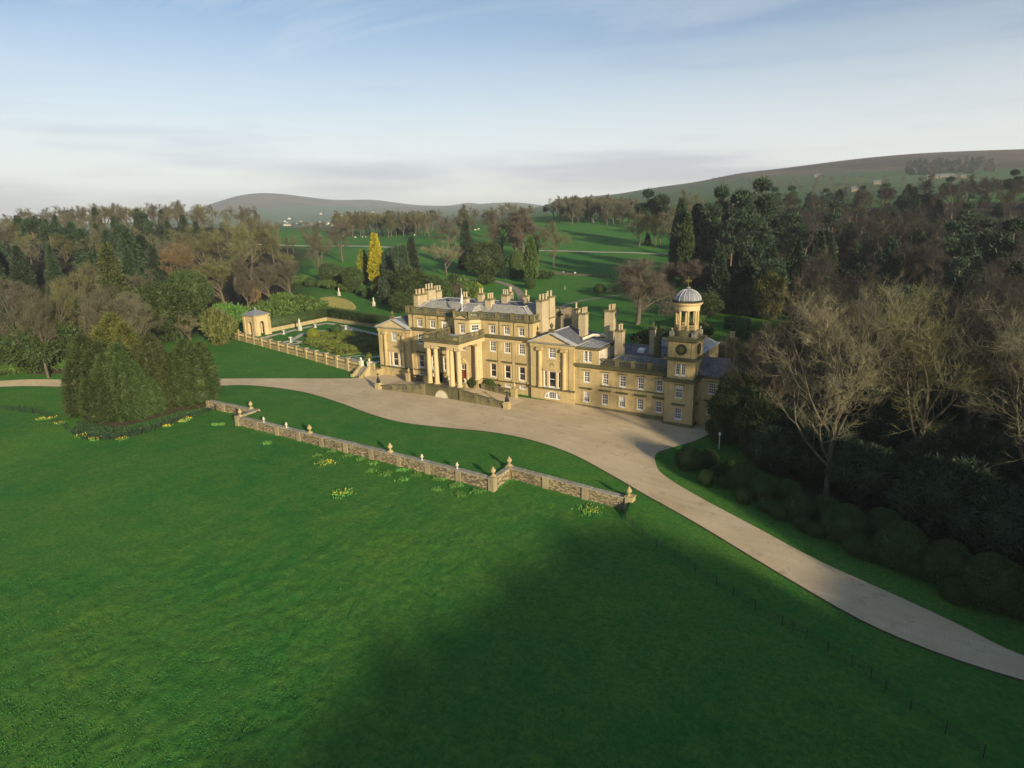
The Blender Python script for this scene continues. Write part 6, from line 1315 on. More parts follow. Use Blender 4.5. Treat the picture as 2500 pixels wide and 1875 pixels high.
# ------------------------------------------------------------------ trees and shrubs, each where it stands
def build_trees():
    T = tree_px
    # clump of cypresses and cedars on the left lawn
    G1 = 'evergreens in the clump on the left lawn'
    T('cedar_a', 306, 764, 150, 'cedar_tree', 'tallest olive-brown cedar at the back of the evergreen clump on the left lawn', base=972, group=G1, mat='leaf_cedar')
    T('cedar_b', 232, 815, 116, 'cypress_tree', 'dark green cypress on the left edge of the evergreen clump on the left lawn', base=1004, group=G1, mat='leaf_yew')
    T('cedar_b', 315, 836, 118, 'cypress_tree', 'dense green cypress at the front centre of the evergreen clump on the left lawn', base=1014, group=G1)
    T('cedar_a', 392, 812, 120, 'cypress_tree', 'green cypress right of centre in the evergreen clump on the left lawn', base=990, group=G1, mat='leaf_brown')
    T('cedar_b', 472, 826, 138, 'cedar_tree', 'dark blue-green cedar on the right edge of the evergreen clump beside the wall end', base=980, group=G1, mat='leaf_yew')
    T('cedar_a', 262, 905, 100, 'cypress_tree', 'low dark cypress at the front left foot of the evergreen clump', base=1022, group=G1, mat='leaf_yew')
    T('cedar_b', 345, 880, 100, 'cypress_tree', 'low brighter cypress in front of the evergreen clump by the bare soil', base=1012, group=G1)
    # beyond the drive, left
    T('yew_a', 112, 757, 188, 'yew_tree', 'broad dark yew beyond the left drive', base=903); T('yew_b', 18, 800, 120, 'yew_tree', 'dark yew at the left edge of the picture beyond the drive', base=908)
    T('shrub', 167, 868, 46, 'shrub', 'small bright green shrub under the broad dark yew', base=902, cat='bush', mat='leaf_laurel'); T('shrub', 40, 868, 60, 'shrub', 'green shrub at the left edge in front of the dark yew', base=912, cat='bush')
    T('yew_a', 408, 666, 172, 'yew_tree', 'large dark yew on the slope above the left lawn', base=828); T('yew_b', 370, 715, 110, 'yew_tree', 'dark yew on the left flank of the large yew', base=836); T('yew_b', 452, 640, 95, 'yew_tree', 'blackish yew behind the large yew on the slope', D=255)
    T('bare_fan', 466, 744, 78, 'magnolia_tree', 'grey bare magnolia with pale buds left of the green-brown bush', base=832, mat='twig_pale'); T('shrub', 538, 755, 72, 'shrub', 'round olive-green bush below the garden pavilion', base=842, cat='bush', mat='leaf_cedar'); T('bare_fan', 538, 752, 62, 'bare_tree', 'small twiggy tree over the olive-green bush', base=838, mat='twig_green')
    T('laurel', 553, 735, 62, 'laurel_bush', 'bright green laurel left of the garden pavilion', base=790, cat='bush'); T('laurel', 588, 742, 48, 'laurel_bush', 'bright green laurel just behind the garden pavilion', base=792, cat='bush')
    T('shrub', 690, 740, 92, 'rhododendron', 'large green rhododendron right of the garden pavilion', base=790, cat='bush', group='rhododendrons'); T('shrub', 640, 738, 74, 'rhododendron', 'green rhododendron close behind the garden pavilion roof', base=786, cat='bush', group='rhododendrons'); T('shrub', 745, 722, 90, 'rhododendron', 'green rhododendron nearest the pale grass bank', base=766, cat='bush', group='rhododendrons'); T('shrub', 700, 715, 70, 'rhododendron', 'rhododendron behind the others below the two small bare trees', base=752, cat='bush', group='rhododendrons')
    T('bare_fan', 262, 698, 165, 'bare_tree', 'low spreading grey-brown bare tree above the broad yew', D=190, mat='twig_brown'); T('bare_fan', 322, 712, 100, 'bare_tree', 'low bare tree between the low spreading tree and the dark yew', D=186, mat='twig_brown')
    T('bare_a', 176, 636, 110, 'bare_tree', 'tall grey bare tree over the broad yew', D=208, mat='twig_green'); T('bare_b', 128, 690, 90, 'bare_tree', 'grey-green bare tree left of the tall grey one', D=196, mat='twig_green'); T('bare_a', 22, 680, 110, 'bare_tree', 'bare tree at the left edge above the dark yew', D=196); T('bare_b', 215, 650, 90, 'bare_tree', 'thin bare tree right of the tall grey one', D=214); T('bare_d', 70, 700, 80, 'bare_tree', 'slender bare tree between the left edge and the grey trees', D=188)
    T('bare_fan', 547, 628, 118, 'bare_tree', 'fan-shaped bare tree standing left above the garden pavilion', base=742, mat='twig_green'); T('bare_fan', 660, 640, 72, 'bare_tree', 'small round bare tree behind the rhododendrons, the left of two', base=735, mat='twig_brown'); T('bare_fan', 709, 632, 74, 'bare_tree', 'small round bare tree behind the rhododendrons, the right of two', base=722, mat='twig_brown'); T('bare_d', 588, 618, 60, 'bare_tree', 'thin bare tree between the fan-shaped tree and the tall mossy one', D=255)
    T('bare_c', 616, 524, 140, 'oak_tree', 'tall mossy oak with forked trunk left of centre', base=690, mat='twig_green'); T('bare_c', 550, 534, 130, 'oak_tree', 'tall mossy oak left of the forked one', D=305, mat='twig_green'); T('bare_b', 668, 545, 60, 'bare_tree', 'slim bare tree on the right flank of the mossy oaks', D=330, mat='twig_green'); T('bare_a', 490, 545, 100, 'oak_tree', 'olive bare oak left of the two tall mossy oaks', D=330, mat='twig_green')
    T('bare_fan', 426, 594, 84, 'beech_tree', 'golden-brown dome of a bare beech in the left wood', D=285, mat='twig_gold'); T('fir', 257, 596, 72, 'fir_tree', 'brownish cone-shaped fir in the left wood', D=250, mat='leaf_brown'); T('fir', 306, 560, 62, 'fir_tree', 'dark blue cone-shaped fir in the left wood', D=300); T('spruce', 340, 575, 50, 'spruce_tree', 'dark spruce right of the blue fir in the left wood', D=310); T('shrub', 620, 690, 34, 'shrub', 'rust-brown shrub below the mossy oaks', base=740, cat='bush', mat='leaf_rust')
    # middle ground behind the garden
    T('bare_b', 783, 542, 104, 'bare_tree', 'bare tree with orange trunk above the lawn statues', base=692); T('bare_a', 837, 536, 76, 'bare_tree', 'bare tree behind the orange-trunked one towards the far drive', base=640, mat='twig_red')
    T('column_gold', 923, 571, 33, 'golden_cypress', 'tall bright golden-yellow columnar cypress', base=702); T('column_lime', 890, 610, 29, 'golden_cypress', 'shorter lime-green columnar cypress left of the golden one', base=694)
    T('yew_b', 964, 582, 74, 'yew_tree', 'black-green yew right behind the golden cypress', D=305, mat='leaf_spruce'); T('spruce', 1003, 580, 38, 'spruce_tree', 'dark spruce right of the black-green yew', D=300); T('yew_a', 1000, 640, 110, 'yew_tree', 'dark yew mass below the spruce behind the house chimneys', base=740); T('yew_b', 960, 650, 60, 'yew_tree', 'dark yew between golden cypress and house', base=715); T('yew_b', 1045, 660, 80, 'yew_tree', 'dark evergreen behind the left house chimneys', D=262); T('column_dark', 985, 600, 26, 'cypress_tree', 'grey-green columnar cypress in front of the dark yews', D=280)
    T('shrub', 940, 683, 40, 'blue_spruce', 'small blue-green bushy conifer at the lawn edge below the golden cypress', base=742, cat='bush', mat='leaf_spruce'); T('yew_b', 985, 705, 70, 'yew_tree', 'low dark yew at the right end of the shrub border', base=762)
    for k, (px, yt, w, b, lab) in enumerate(((897, 702, 27, 728, 'clipped round bush at the lawn edge left of the blue-green conifer'), (864, 690, 22, 712, 'clipped round bush at the upper end of the lawn border'), (760, 676, 28, 700, 'clipped round bush under the orange-trunked bare tree'), (783, 682, 20, 702, 'small clipped bush right of the one under the orange trunk'), (964, 720, 30, 750, 'clipped round bush right of the blue-green conifer'), (980, 714, 30, 746, 'pale green clipped bush at the end of the shrub border'), (880, 700, 20, 720, 'dark clipped bush between two others in the shrub border'))):
        T('dome_a' if k % 2 else 'dome_b', px, yt, w, 'clipped_bush', lab, base=b, cat='bush', group='clipped bushes in the lawn border')
    for k, (px, yt, w, b) in enumerate(((810, 684, 40, 706), (835, 680, 36, 704), (845, 690, 30, 712), (870, 676, 30, 700), (735, 672, 40, 694), (700, 680, 30, 700), (915, 694, 26, 716))):
        T('shrub', px, yt, w, 'shrub', 'low dark green shrub in the border behind the lawn statues', base=b, cat='bush', group='border shrubs behind the statues', mat='leaf_yew' if k % 2 else None)
    T('yew_b', 815, 632, 60, 'yew_tree', 'dark shade tree between the orange-trunked tree and the golden cypress', base=694); T('yew_b', 855, 640, 56, 'yew_tree', 'dark evergreen left of the lime-green cypress', D=300)
    T('bare_spread', 1090, 578, 122, 'bare_tree', 'wide spreading bare tree with pale forked limbs above the house roof', base=672); T('spruce', 1136, 538, 36, 'spruce_tree', 'dark pointed spruce behind the spreading bare tree', D=350); T('yew_a', 1188, 576, 92, 'yew_tree', 'broad dark yew on the lawn right of the spreading bare tree', base=678)
    for k, (px, yt, w, b, lab, kd) in enumerate(((1266, 612, 44, 668, 'tall rounded green bush right of the broad yew', 'dome_a'), (1293, 616, 34, 670, 'tall rounded bush below the bright cypress', 'dome_b'), (1254, 655, 21, 680, 'small clipped globe right of the dark clipped column', 'dome_a'), (1271, 658, 18, 680, 'second small clipped globe right of the dark column', 'dome_b'), (1295, 680, 27, 704, 'single round bush on the back lawn near the curved path', 'dome_b'), (1464, 692, 29, 717, 'single dark bush on the back lawn near the weeping beech', 'dome_a'))):
        T(kd, px, yt, w, 'clipped_bush', lab, base=b, cat='bush', group='rounded bushes on the back lawn', mat='leaf_shrub' if k < 2 else None)
    T('column_lime', 1295, 580, 30, 'cypress_tree', 'bright green pointed cypress among the rounded bushes', D=305, mat='leaf_shrub'); T('column_dark', 1230, 640, 14, 'clipped_column', 'dark clipped column right of the broad yew', base=680, cat='bush')
    T('shrub', 1320, 660, 40, 'shrub', 'low purple-green shrub under the bare group', base=680, cat='bush', mat='leaf_yew'); T('shrub', 1340, 662, 24, 'shrub', 'small dark shrub left of the single parkland tree', base=680, cat='bush', mat='leaf_yew')
    for k, (px, yt, w, b, m_) in enumerate(((1135, 680, 56, 730, None), (1089, 690, 46, 740, 'leaf_yew'), (1110, 672, 46, 710, 'leaf_yew'), (1160, 690, 36, 726, 'leaf_lime'), (1060, 690, 40, 735, None), (1185, 672, 40, 694, 'leaf_yew'))):
        T('shrub', px, yt, w, 'shrub', 'green shrub in the group behind the house chimneys', base=b, cat='bush', group='shrubs behind the chimneys', mat=m_)
    T('twiggy', 1118, 690, 40, 'twiggy_bush', 'reddish bare bush behind the roof of the house', base=735, cat='bush')
    T('bare_b', 1258, 495, 130, 'bare_tree', 'tall bare tree right of centre on the park slope', base=640, mat='twig_brown'); T('bare_d', 1285, 505, 90, 'bare_tree', 'bare tree close behind the tall park tree', base=648, mat='twig_red'); T('bare_a', 1228, 530, 90, 'bare_tree', 'lower bare tree left of the tall park tree', base=640, mat='twig_red'); T('bare_a', 1312, 540, 80, 'bare_tree', 'bare tree on the right flank of the tall park tree', base=640, mat='twig_red'); T('bare_a', 1202, 499, 76, 'bare_tree', 'round-headed bare tree left of the tall park tree', D=430); T('bare_b', 1090, 540, 80, 'bare_tree', 'bare tree behind the spreading one', D=420, mat='twig_red'); T('bare_d', 1135, 498, 42, 'bare_tree', 'narrow bare tree behind the pointed spruce', D=470); T('bare_c', 1068, 510, 40, 'bare_tree', 'small round-headed bare tree on the far crest', D=640)
    T('bare_b', 1352, 540, 74, 'parkland_tree', 'single bare tree with upright trunk standing alone in the park', base=654, mat='twig_green'); T('bare_weep', 1556, 632, 215, 'weeping_beech', 'large reddish weeping beech behind the service wing', base=792)
    T('pine_a', 1583, 466, 62, 'pine_tree', 'dark pine rising above the park clump', D=430); T('bare_a', 1560, 510, 70, 'bare_tree', 'bare tree on the left of the park clump', base=602, mat='twig_green'); T('bare_b', 1600, 520, 74, 'bare_tree', 'bare tree in the middle of the park clump', base=604, mat='twig_green'); T('bare_a', 1635, 515, 66, 'bare_tree', 'bare tree on the right of the park clump', base=604); T('column_dark', 1581, 572, 14, 'clipped_column', 'small dark evergreen under the park clump', base=600, cat='bush'); T('pine_b', 1616, 478, 50, 'pine_tree', 'pine with a long bare stem in the park clump', D=420)
    # right of centre: conifers behind the clock tower
    T('column_dark', 1665, 487, 40, 'cypress_tree', 'very dark pointed cypress at the left end of the right-hand wood', D=285); T('column_dark', 1680, 522, 34, 'cypress_tree', 'lighter columnar conifer right of the very dark cypress', D=270, mat='leaf_cypress'); T('spruce', 1705, 500, 60, 'spruce_tree', 'dark spruce behind the two columnar conifers', D=300)
    for k, (px, yt, w, D, kd, lab) in enumerate(((1763, 460, 78, 290, 'pine_a', 'Scots pine left of the group behind the dome'), (1815, 470, 84, 280, 'pine_b', 'Scots pine in the middle of the group behind the dome'), (1862, 442, 96, 300, 'pine_a', 'tallest Scots pine with a broad flat head behind the tower'), (1735, 500, 70, 275, 'pine_b', 'lower Scots pine next to the spruces behind the tower'), (1790, 540, 90, 262, 'pine_a', 'Scots pine in front of the group behind the dome'), (1845, 530, 90, 262, 'pine_b', 'shaded Scots pine right of the dome'))):
        T(kd, px, yt, w, 'pine_tree', lab, D=D, group='Scots pines behind the tower')
    T('bare_fan', 1690, 632, 96, 'bare_tree', 'purple-grey bare tree left of the dome', D=235, mat='twig_red'); T('bare_fan', 1640, 640, 70, 'bare_tree', 'purple-grey thicket tree behind the weeping beech', D=245, mat='twig_red'); T('yew_b', 1722, 705, 84, 'yew_tree', 'dark rounded yew right behind the cupola', D=205); T('fir', 1947, 585, 66, 'fir_tree', 'dark green cone-shaped fir in the right-hand wood', D=215); T('fir', 2002, 566, 60, 'fir_tree', 'taller dark fir right of the cone-shaped one', D=228); T('yew_b', 1887, 645, 84, 'yew_tree', 'brownish evergreen left of the cone-shaped fir', D=205, mat='leaf_cedar'); T('yew_b', 1830, 680, 70, 'yew_tree', 'dark evergreen between the dome and the brownish one', D=210)
    T('bare_b', 1681, 463, 90, 'bare_tree', 'broad bare crown above the columnar conifers', D=380, mat='twig_green'); T('laurel', 1810, 778, 40, 'laurel_bush', 'bright green laurel beyond the clipped hedges right of the tower', D=165, cat='bush'); T('shrub', 1700, 790, 90, 'shrub', 'dark shrub mass behind the tower stacks', D=178, cat='bush', mat='leaf_yew'); T('shrub', 1620, 800, 110, 'shrub', 'dark evergreen mass behind the service wing roof', D=172, cat='bush', mat='leaf_yew'); T('shrub', 1580, 805, 70, 'shrub', 'yellow-green climber mass beyond the wing roof', D=166, cat='bush', mat='leaf_yew')
    # near trees on the right, by the drive
    G2 = 'large bare trees right of the drive'
    for x, y, h, w, kd, m_, lab in ((67.3, -21, 28, 22, 'bare_big', 'twig_pale', 'tall bare tree with pale lit branches nearest the clock tower'), (77, -13, 28, 20, 'bare_big2', 'twig_green', 'tall pale bare tree right of the pale-branched one nearest the tower'), (63, 4, 27, 19, 'bare_big', 'twig_pale', 'lit bare tree whose top stands highest beyond the pale-branched one'), (88, -17, 27, 20, 'bare_big2', 'twig_brown', 'grey bare tree at the right edge of the picture'), (76, 14, 27, 20, 'bare_big', 'twig_shaded', 'bare tree behind the lit ones on the right'), (92, 6, 27, 20, 'bare_big2', 'twig_shaded', 'bare tree in deep shade at the right edge'), (100, -8, 26, 18, 'bare_big', 'twig_shaded', 'bare tree just beyond the right edge of the picture'), (72, -2, 28, 21, 'bare_big', 'twig_brown', 'broad bare tree between the lit ones right of the tower'), (83, 0, 28, 20, 'bare_big2', 'twig_shaded', 'dark bare tree behind the broad one towards the right edge'), (56.5, -6, 20, 15, 'bare_big', 'twig_pale', 'smaller lit bare tree leaning towards the end bay of the wing'), (60, 24, 24, 18, 'bare_big2', 'twig_shaded', 'bare tree behind the end bay of the service wing'), (84, 32, 26, 20, 'bare_big2', 'twig_shaded', 'bare tree deep in the shade of the right-hand wood')):
        plant(kd, x, y, h, w, 'bare_tree', lab, 'tree', G2, m_)
    T('yew_a', 1795, 880, 130, 'yew_tree', 'black-green evergreen beside the end bay right of the clock tower', base=1076); T('yew_b', 1850, 960, 130, 'yew_tree', 'dark evergreen under the pale-branched bare tree', base=1110); T('yew_b', 1760, 985, 70, 'yew_tree', 'low dark evergreen by the white lamp post', base=1080)
    for k, (x, y, r) in enumerate(((66, -14, 3.2), (72, -19, 3), (80, -24, 3.4), (86, -29, 3.2), (60, -6, 3), (75, -5, 3.6), (84, -10, 3.6), (92, -22, 3.6), (96, -33, 3.6), (68, 6, 3.4), (90, -32, 2.8), (82, 6, 3.6), (95, -12, 4), (88, 14, 4), (72, 16, 4), (64, 14, 3.6), (98, 4, 4), (79, -15, 3.2), (60, -14, 2.6))):
        plant('yew_b', x, y, r*3.0, 3.1*r, 'yew_tree', 'dark evergreen under the bare trees right of the drive, '+ORD[k]+' from the tower', 'tree', 'undergrowth right of the drive', 'leaf_spruce')
    # clipped domes along the drive
    DB = ((400, 420, 68), (505, 405, 52), (490, 500, 44), (565, 455, 40), (625, 425, 32), (590, 515, 36), (685, 535, 76), (695, 600, 42), (790, 585, 66), (930, 590, 60), (820, 650, 44), (885, 690, 40), (985, 700, 74), (1015, 750, 40), (1085, 785, 42), (1130, 700, 68), (1230, 815, 98), (1300, 885, 58), (1378, 915, 48), (1440, 810, 82), (1530, 965, 115), (1615, 1000, 60), (1770, 1050, 105), (1835, 1145, 60), (2015, 1185, 122), (2165, 1225, 70))
    n = 0
    for k, (a, b, r) in enumerate(DB):
        px = 1500+a/2.212; g = gp(px, 960+(b+.08*r)/2.212); rad = r/2.212*np.linalg.norm(g-CAM)/FPX; size = 'large' if r > 64 else 'small'; v = unit((g-CAM)[:2]); g = g[:2]+v*rad*.8
        plant('dome_a' if k % 2 else 'dome_b', g[0], g[1], 1.8*rad, 2*rad, 'clipped_dome', size+' clipped green dome along the drive, '+(ORD[k] if k < 20 else ['twenty-first', 'twenty-second', 'twenty-third', 'twenty-fourth', 'twenty-fifth', 'twenty-sixth'][k-20])+' counting from the clock tower', 'bush', 'clipped domes along the drive', rz=k*1.1, sink=.12*rad)
def build_woods():
    rr = random.Random(77)
    def fill(rows, pxr, step, kinds, hr, lab, grp, name='wood_tree', skip=None, wr=(.62, .85)):
        for ri, D in enumerate(rows):
            px = pxr[0]+rr.uniform(0, 30)
            while px < pxr[1]:
                d = D*rr.uniform(.95, 1.05); p = at_dist(px, 560, d); q = rr.random()
                if not (skip and skip(p[0], p[1], px, d)):
                    acc = 0
                    for kd, wt, m_, sc in kinds:
                        acc += wt
                        if q <= acc: break
                    h = rr.uniform(*hr)*sc; base = PROTO[kd]; w = h*(base['W']/base['H'])*rr.uniform(.85, 1.15)
                    tp = {'b': 'bare', 'p': 'pine', 's': 'spruce', 'f': 'fir', 'y': 'yew'}.get(kd[0], 'tree')
                    plant(kd, p[0], p[1], h, w, tp+'_tree', {'bare': 'bare tree', 'pine': 'dark pine', 'spruce': 'pointed spruce', 'fir': 'dark fir', 'yew': 'rounded dark evergreen'}[tp]+' '+lab+', '+ORD[ri]+' row, '+['far left', 'mid-left', 'centre', 'mid-right', 'far right'][min(4, int(5*(px-pxr[0])/(pxr[1]-pxr[0])))], 'tree', grp+(', bare' if tp == 'bare' else ', evergreen'), m_)
                r = ray(px, 560); px += step*rr.uniform(.8, 1.25)*FPX/(d*(FPX**2)/(FPX**2+(px-1250)**2)**1.0)**1.0 if False else step*rr.uniform(.8, 1.25)*math.hypot(FPX, px-1250)**2/FPX/d*1.0
    mixL = [('bare_a', .22, 'twig_brown', 1), ('bare_b', .20, 'twig_green', 1), ('bare_c', .12, 'twig_green', 1), ('bare_fan', .12, 'twig_brown', .85), ('spruce', .12, None, 1.0), ('fir', .10, None, 1.0), ('pine_a', .06, None, 1), ('yew_b', .06, None, .7)]
    evL = [('spruce', .25, None, 1), ('fir', .25, None, .95), ('pine_b', .15, None, 1), ('bare_b', .2, 'twig_brown', 1), ('bare_a', .15, 'twig_green', 1)]
    fill([205, 228, 255], (-170, 330), 9, mixL, (13, 17), 'in the near rows of the left-hand wood', 'near left wood', skip=lambda x, y, px, d: (px > 250 and d < 245) or (px > 120 and d < 215))
    fill([285, 312, 340, 370], (-190, 470), 10, evL, (14, 18), 'halfway up the left-hand wood', 'middle left wood')
    fill([405, 440, 480, 520], (-190, 520), 12, evL, (14, 19), 'in the upper rows of the left-hand wood', 'upper left wood')
    fill([560, 600, 640], (60, 640), 10, [('bare_a', .4, 'twig_brown', 1), ('bare_b', .4, 'twig_brown', 1), ('bare_c', .2, 'twig_green', 1)], (17, 22), 'on the crest of the left-hand wood', 'crest of left wood', skip=lambda x, y, px, d: px > 470 and d > 590)
    fill([560], (-190, 60), 14, evL, (9, 12), 'at the far left end of the wood', 'far left wood')
    fill([350, 385], (480, 690), 12, [('bare_a', .35, 'twig_green', 1), ('bare_b', .35, 'twig_brown', 1), ('bare_c', .3, 'twig_green', 1)], (13, 18), 'behind the mossy oaks', 'behind mossy oaks')
    # park belts
    fill([606, 620, 636], (815, 1052), 6.5, [('bare_d', .5, 'twig_green', 1), ('bare_b', .3, 'twig_brown', 1), ('bare_c', .2, 'twig_green', 1)], (19, 23), 'in the straight belt across the far park field', 'far park belt', wr=(.4, .5))
    fill([660], (930, 1060), 10, [('pine_a', .6, None, 1), ('spruce', .4, None, .9)], (19, 22), 'on top of the belt across the far park field', 'far park belt back')
    fill([572, 590, 610, 635], (1352, 1560), 6.5, [('bare_fan', .3, 'twig_brown', .95), ('bare_a', .2, 'twig_red', 1), ('bare_d', .5, 'twig_brown', 1)], (19, 23), 'in the belt along the top of the park field', 'top field belt')
    fill([500, 530, 565], (1540, 1780), 9, [('bare_b', .4, 'twig_brown', 1), ('bare_a', .6, 'twig_green', 1)], (16, 21), 'behind the park clump', 'behind park clump')
    fill([500, 545], (1030, 1240), 15, [('bare_a', .4, 'twig_red', 1), ('bare_b', .4, 'twig_brown', 1), ('bare_c', .2, None, 1)], (13, 18), 'on the slope between the park fields', 'park slope trees')
    fill([700], (1185, 1360), 16, [('bare_a', .7, 'twig_green', 1), ('pine_a', .3, None, .8)], (13, 17), 'on the skyline right of the park trees', 'skyline trees')
    fill([430, 470], (690, 800), 16, [('bare_a', .6, 'twig_green', 1), ('bare_b', .4, 'twig_brown', 1)], (10, 14), 'in the hollow left of the far drive', 'hollow trees')
    # right-hand wood
    fill([212, 232, 252, 275], (1690, 1900), 8, [('yew_b', .35, 'leaf_spruce', .75), ('fir', .3, None, 1), ('spruce', .15, None, 1), ('pine_b', .2, None, 1)], (15, 20), 'in the dark mass behind the tower', 'dark mass behind the tower', skip=lambda x, y, px, d: px < 1740 and d < 240)
    mixR = [('bare_a', .22, 'twig_shaded', 1), ('bare_b', .18, 'twig_shaded', 1), ('bare_c', .08, 'twig_shaded', 1), ('pine_a', .16, None, 1), ('fir', .20, None, .9), ('yew_b', .16, 'leaf_spruce', .75)]
    fill([245, 270, 300, 335], (1840, 2700), 11, mixR, (19, 24), 'in the middle of the right-hand wood', 'middle right wood', skip=lambda x, y, px, d: px < 1960 and d < 280)
    fill([370, 405, 445, 490], (1760, 2700), 12, mixR, (16, 21), 'in the far rows of the right-hand wood', 'far right wood')
    fill([150, 172, 196, 222], (2000, 2700), 11, mixR, (16, 21), 'in the near rows of the right-hand wood', 'near right wood', skip=lambda x, y, px, d: y < 30)
    fill([560, 640], (1900, 2700), 20, [('bare_a', .5, 'twig_shaded', 1), ('bare_b', .5, 'twig_shaded', 1)], (12, 16), 'at the back of the right-hand wood below the hill', 'back of right wood')
    # unseen rows of yews added out of frame to throw shade over the field
    for k in range(114):
        row = k % 3; x = 106+row*6+rr.uniform(-1, 1); y = -82-(k//3)*5.0+rr.uniform(-1, 1); kd = ['yew_a', 'yew_b', 'yew_a'][row]
        plant(kd, x, y, (21.5, 23, 24)[row]*rr.uniform(.98, 1.02), (18, 18, 15)[row], 'yew_tree', 'yew added past the right edge to shade the field', 'tree', 'shade yews added past the right edge')
    for k in range(10):  # unseen lower evergreens, added to shade the lower end of the drive
        x = 108+(k % 3)*5+rr.uniform(-1, 1); y = -63-k*1.9; plant('yew_b', x, y, rr.uniform(13, 15.5), 12, 'yew_tree', 'lower evergreen added outside the right edge to shade the drive', 'tree', 'shade evergreens added outside the right edge')
    for k in range(36):  # unseen trees, added to keep sun off the right-hand wood and drive
        x = 101+(k % 3)*7+rr.uniform(-2, 2)+max(0, k-18)*.4; y = -47+k*2.7+rr.uniform(-1, 1)
        kd = ['fir', 'bare_a', 'yew_a', 'fir', 'bare_c'][k % 5]; plant(kd, x, y, (15 if kd[0] == 'y' else 18.5 if k < 7 else rr.uniform(20, 24)), rr.uniform(12, 15), {'f': 'fir_tree', 'b': 'bare_tree', 'y': 'yew_tree'}[kd[0]], 'tree added just past the right edge to shade the wood and drive', 'tree', 'shade trees added just past the right edge')
# ------------------------------------------------------------------ fences, flowers, far things
def rail_fence(line, label, posts, h=1.15):
    f = root('estate_fence', (line[0][0], line[0][1], Hs(*line[0])), label, 'fence'); L = [np.array(p) for p in line]; dense = []
    for a, b in zip(L[:-1], L[1:]):
        k = max(1, int(np.linalg.norm(b-a)/1.2)); dense += [a+(b-a)*i/k for i in range(k)]
    dense.append(L[-1]); D = np.array(dense); Z = H(D[:, 0], D[:, 1])
    for zz in (.3, .55, .8, 1.05):
        m_ = MB(); m_.tube([(p[0], p[1], z+zz) for p, z in zip(D, Z)], .022, 4); m_.build('rail', 'iron', f)
    for i in range(0, len(D), 2):
        m_ = MB(); m_.cbox(D[i][0], D[i][1], .06, .06, Z[i]-.3, Z[i]+h); m_.build('post', 'iron', f)
    for px, py in posts:
        p = gp(px, py); m_ = MB(); m_.cbox(p[0], p[1], .16, .16, p[2]-.3, p[2]+1.5); m_.build('gate_post', 'iron', f)
    return D
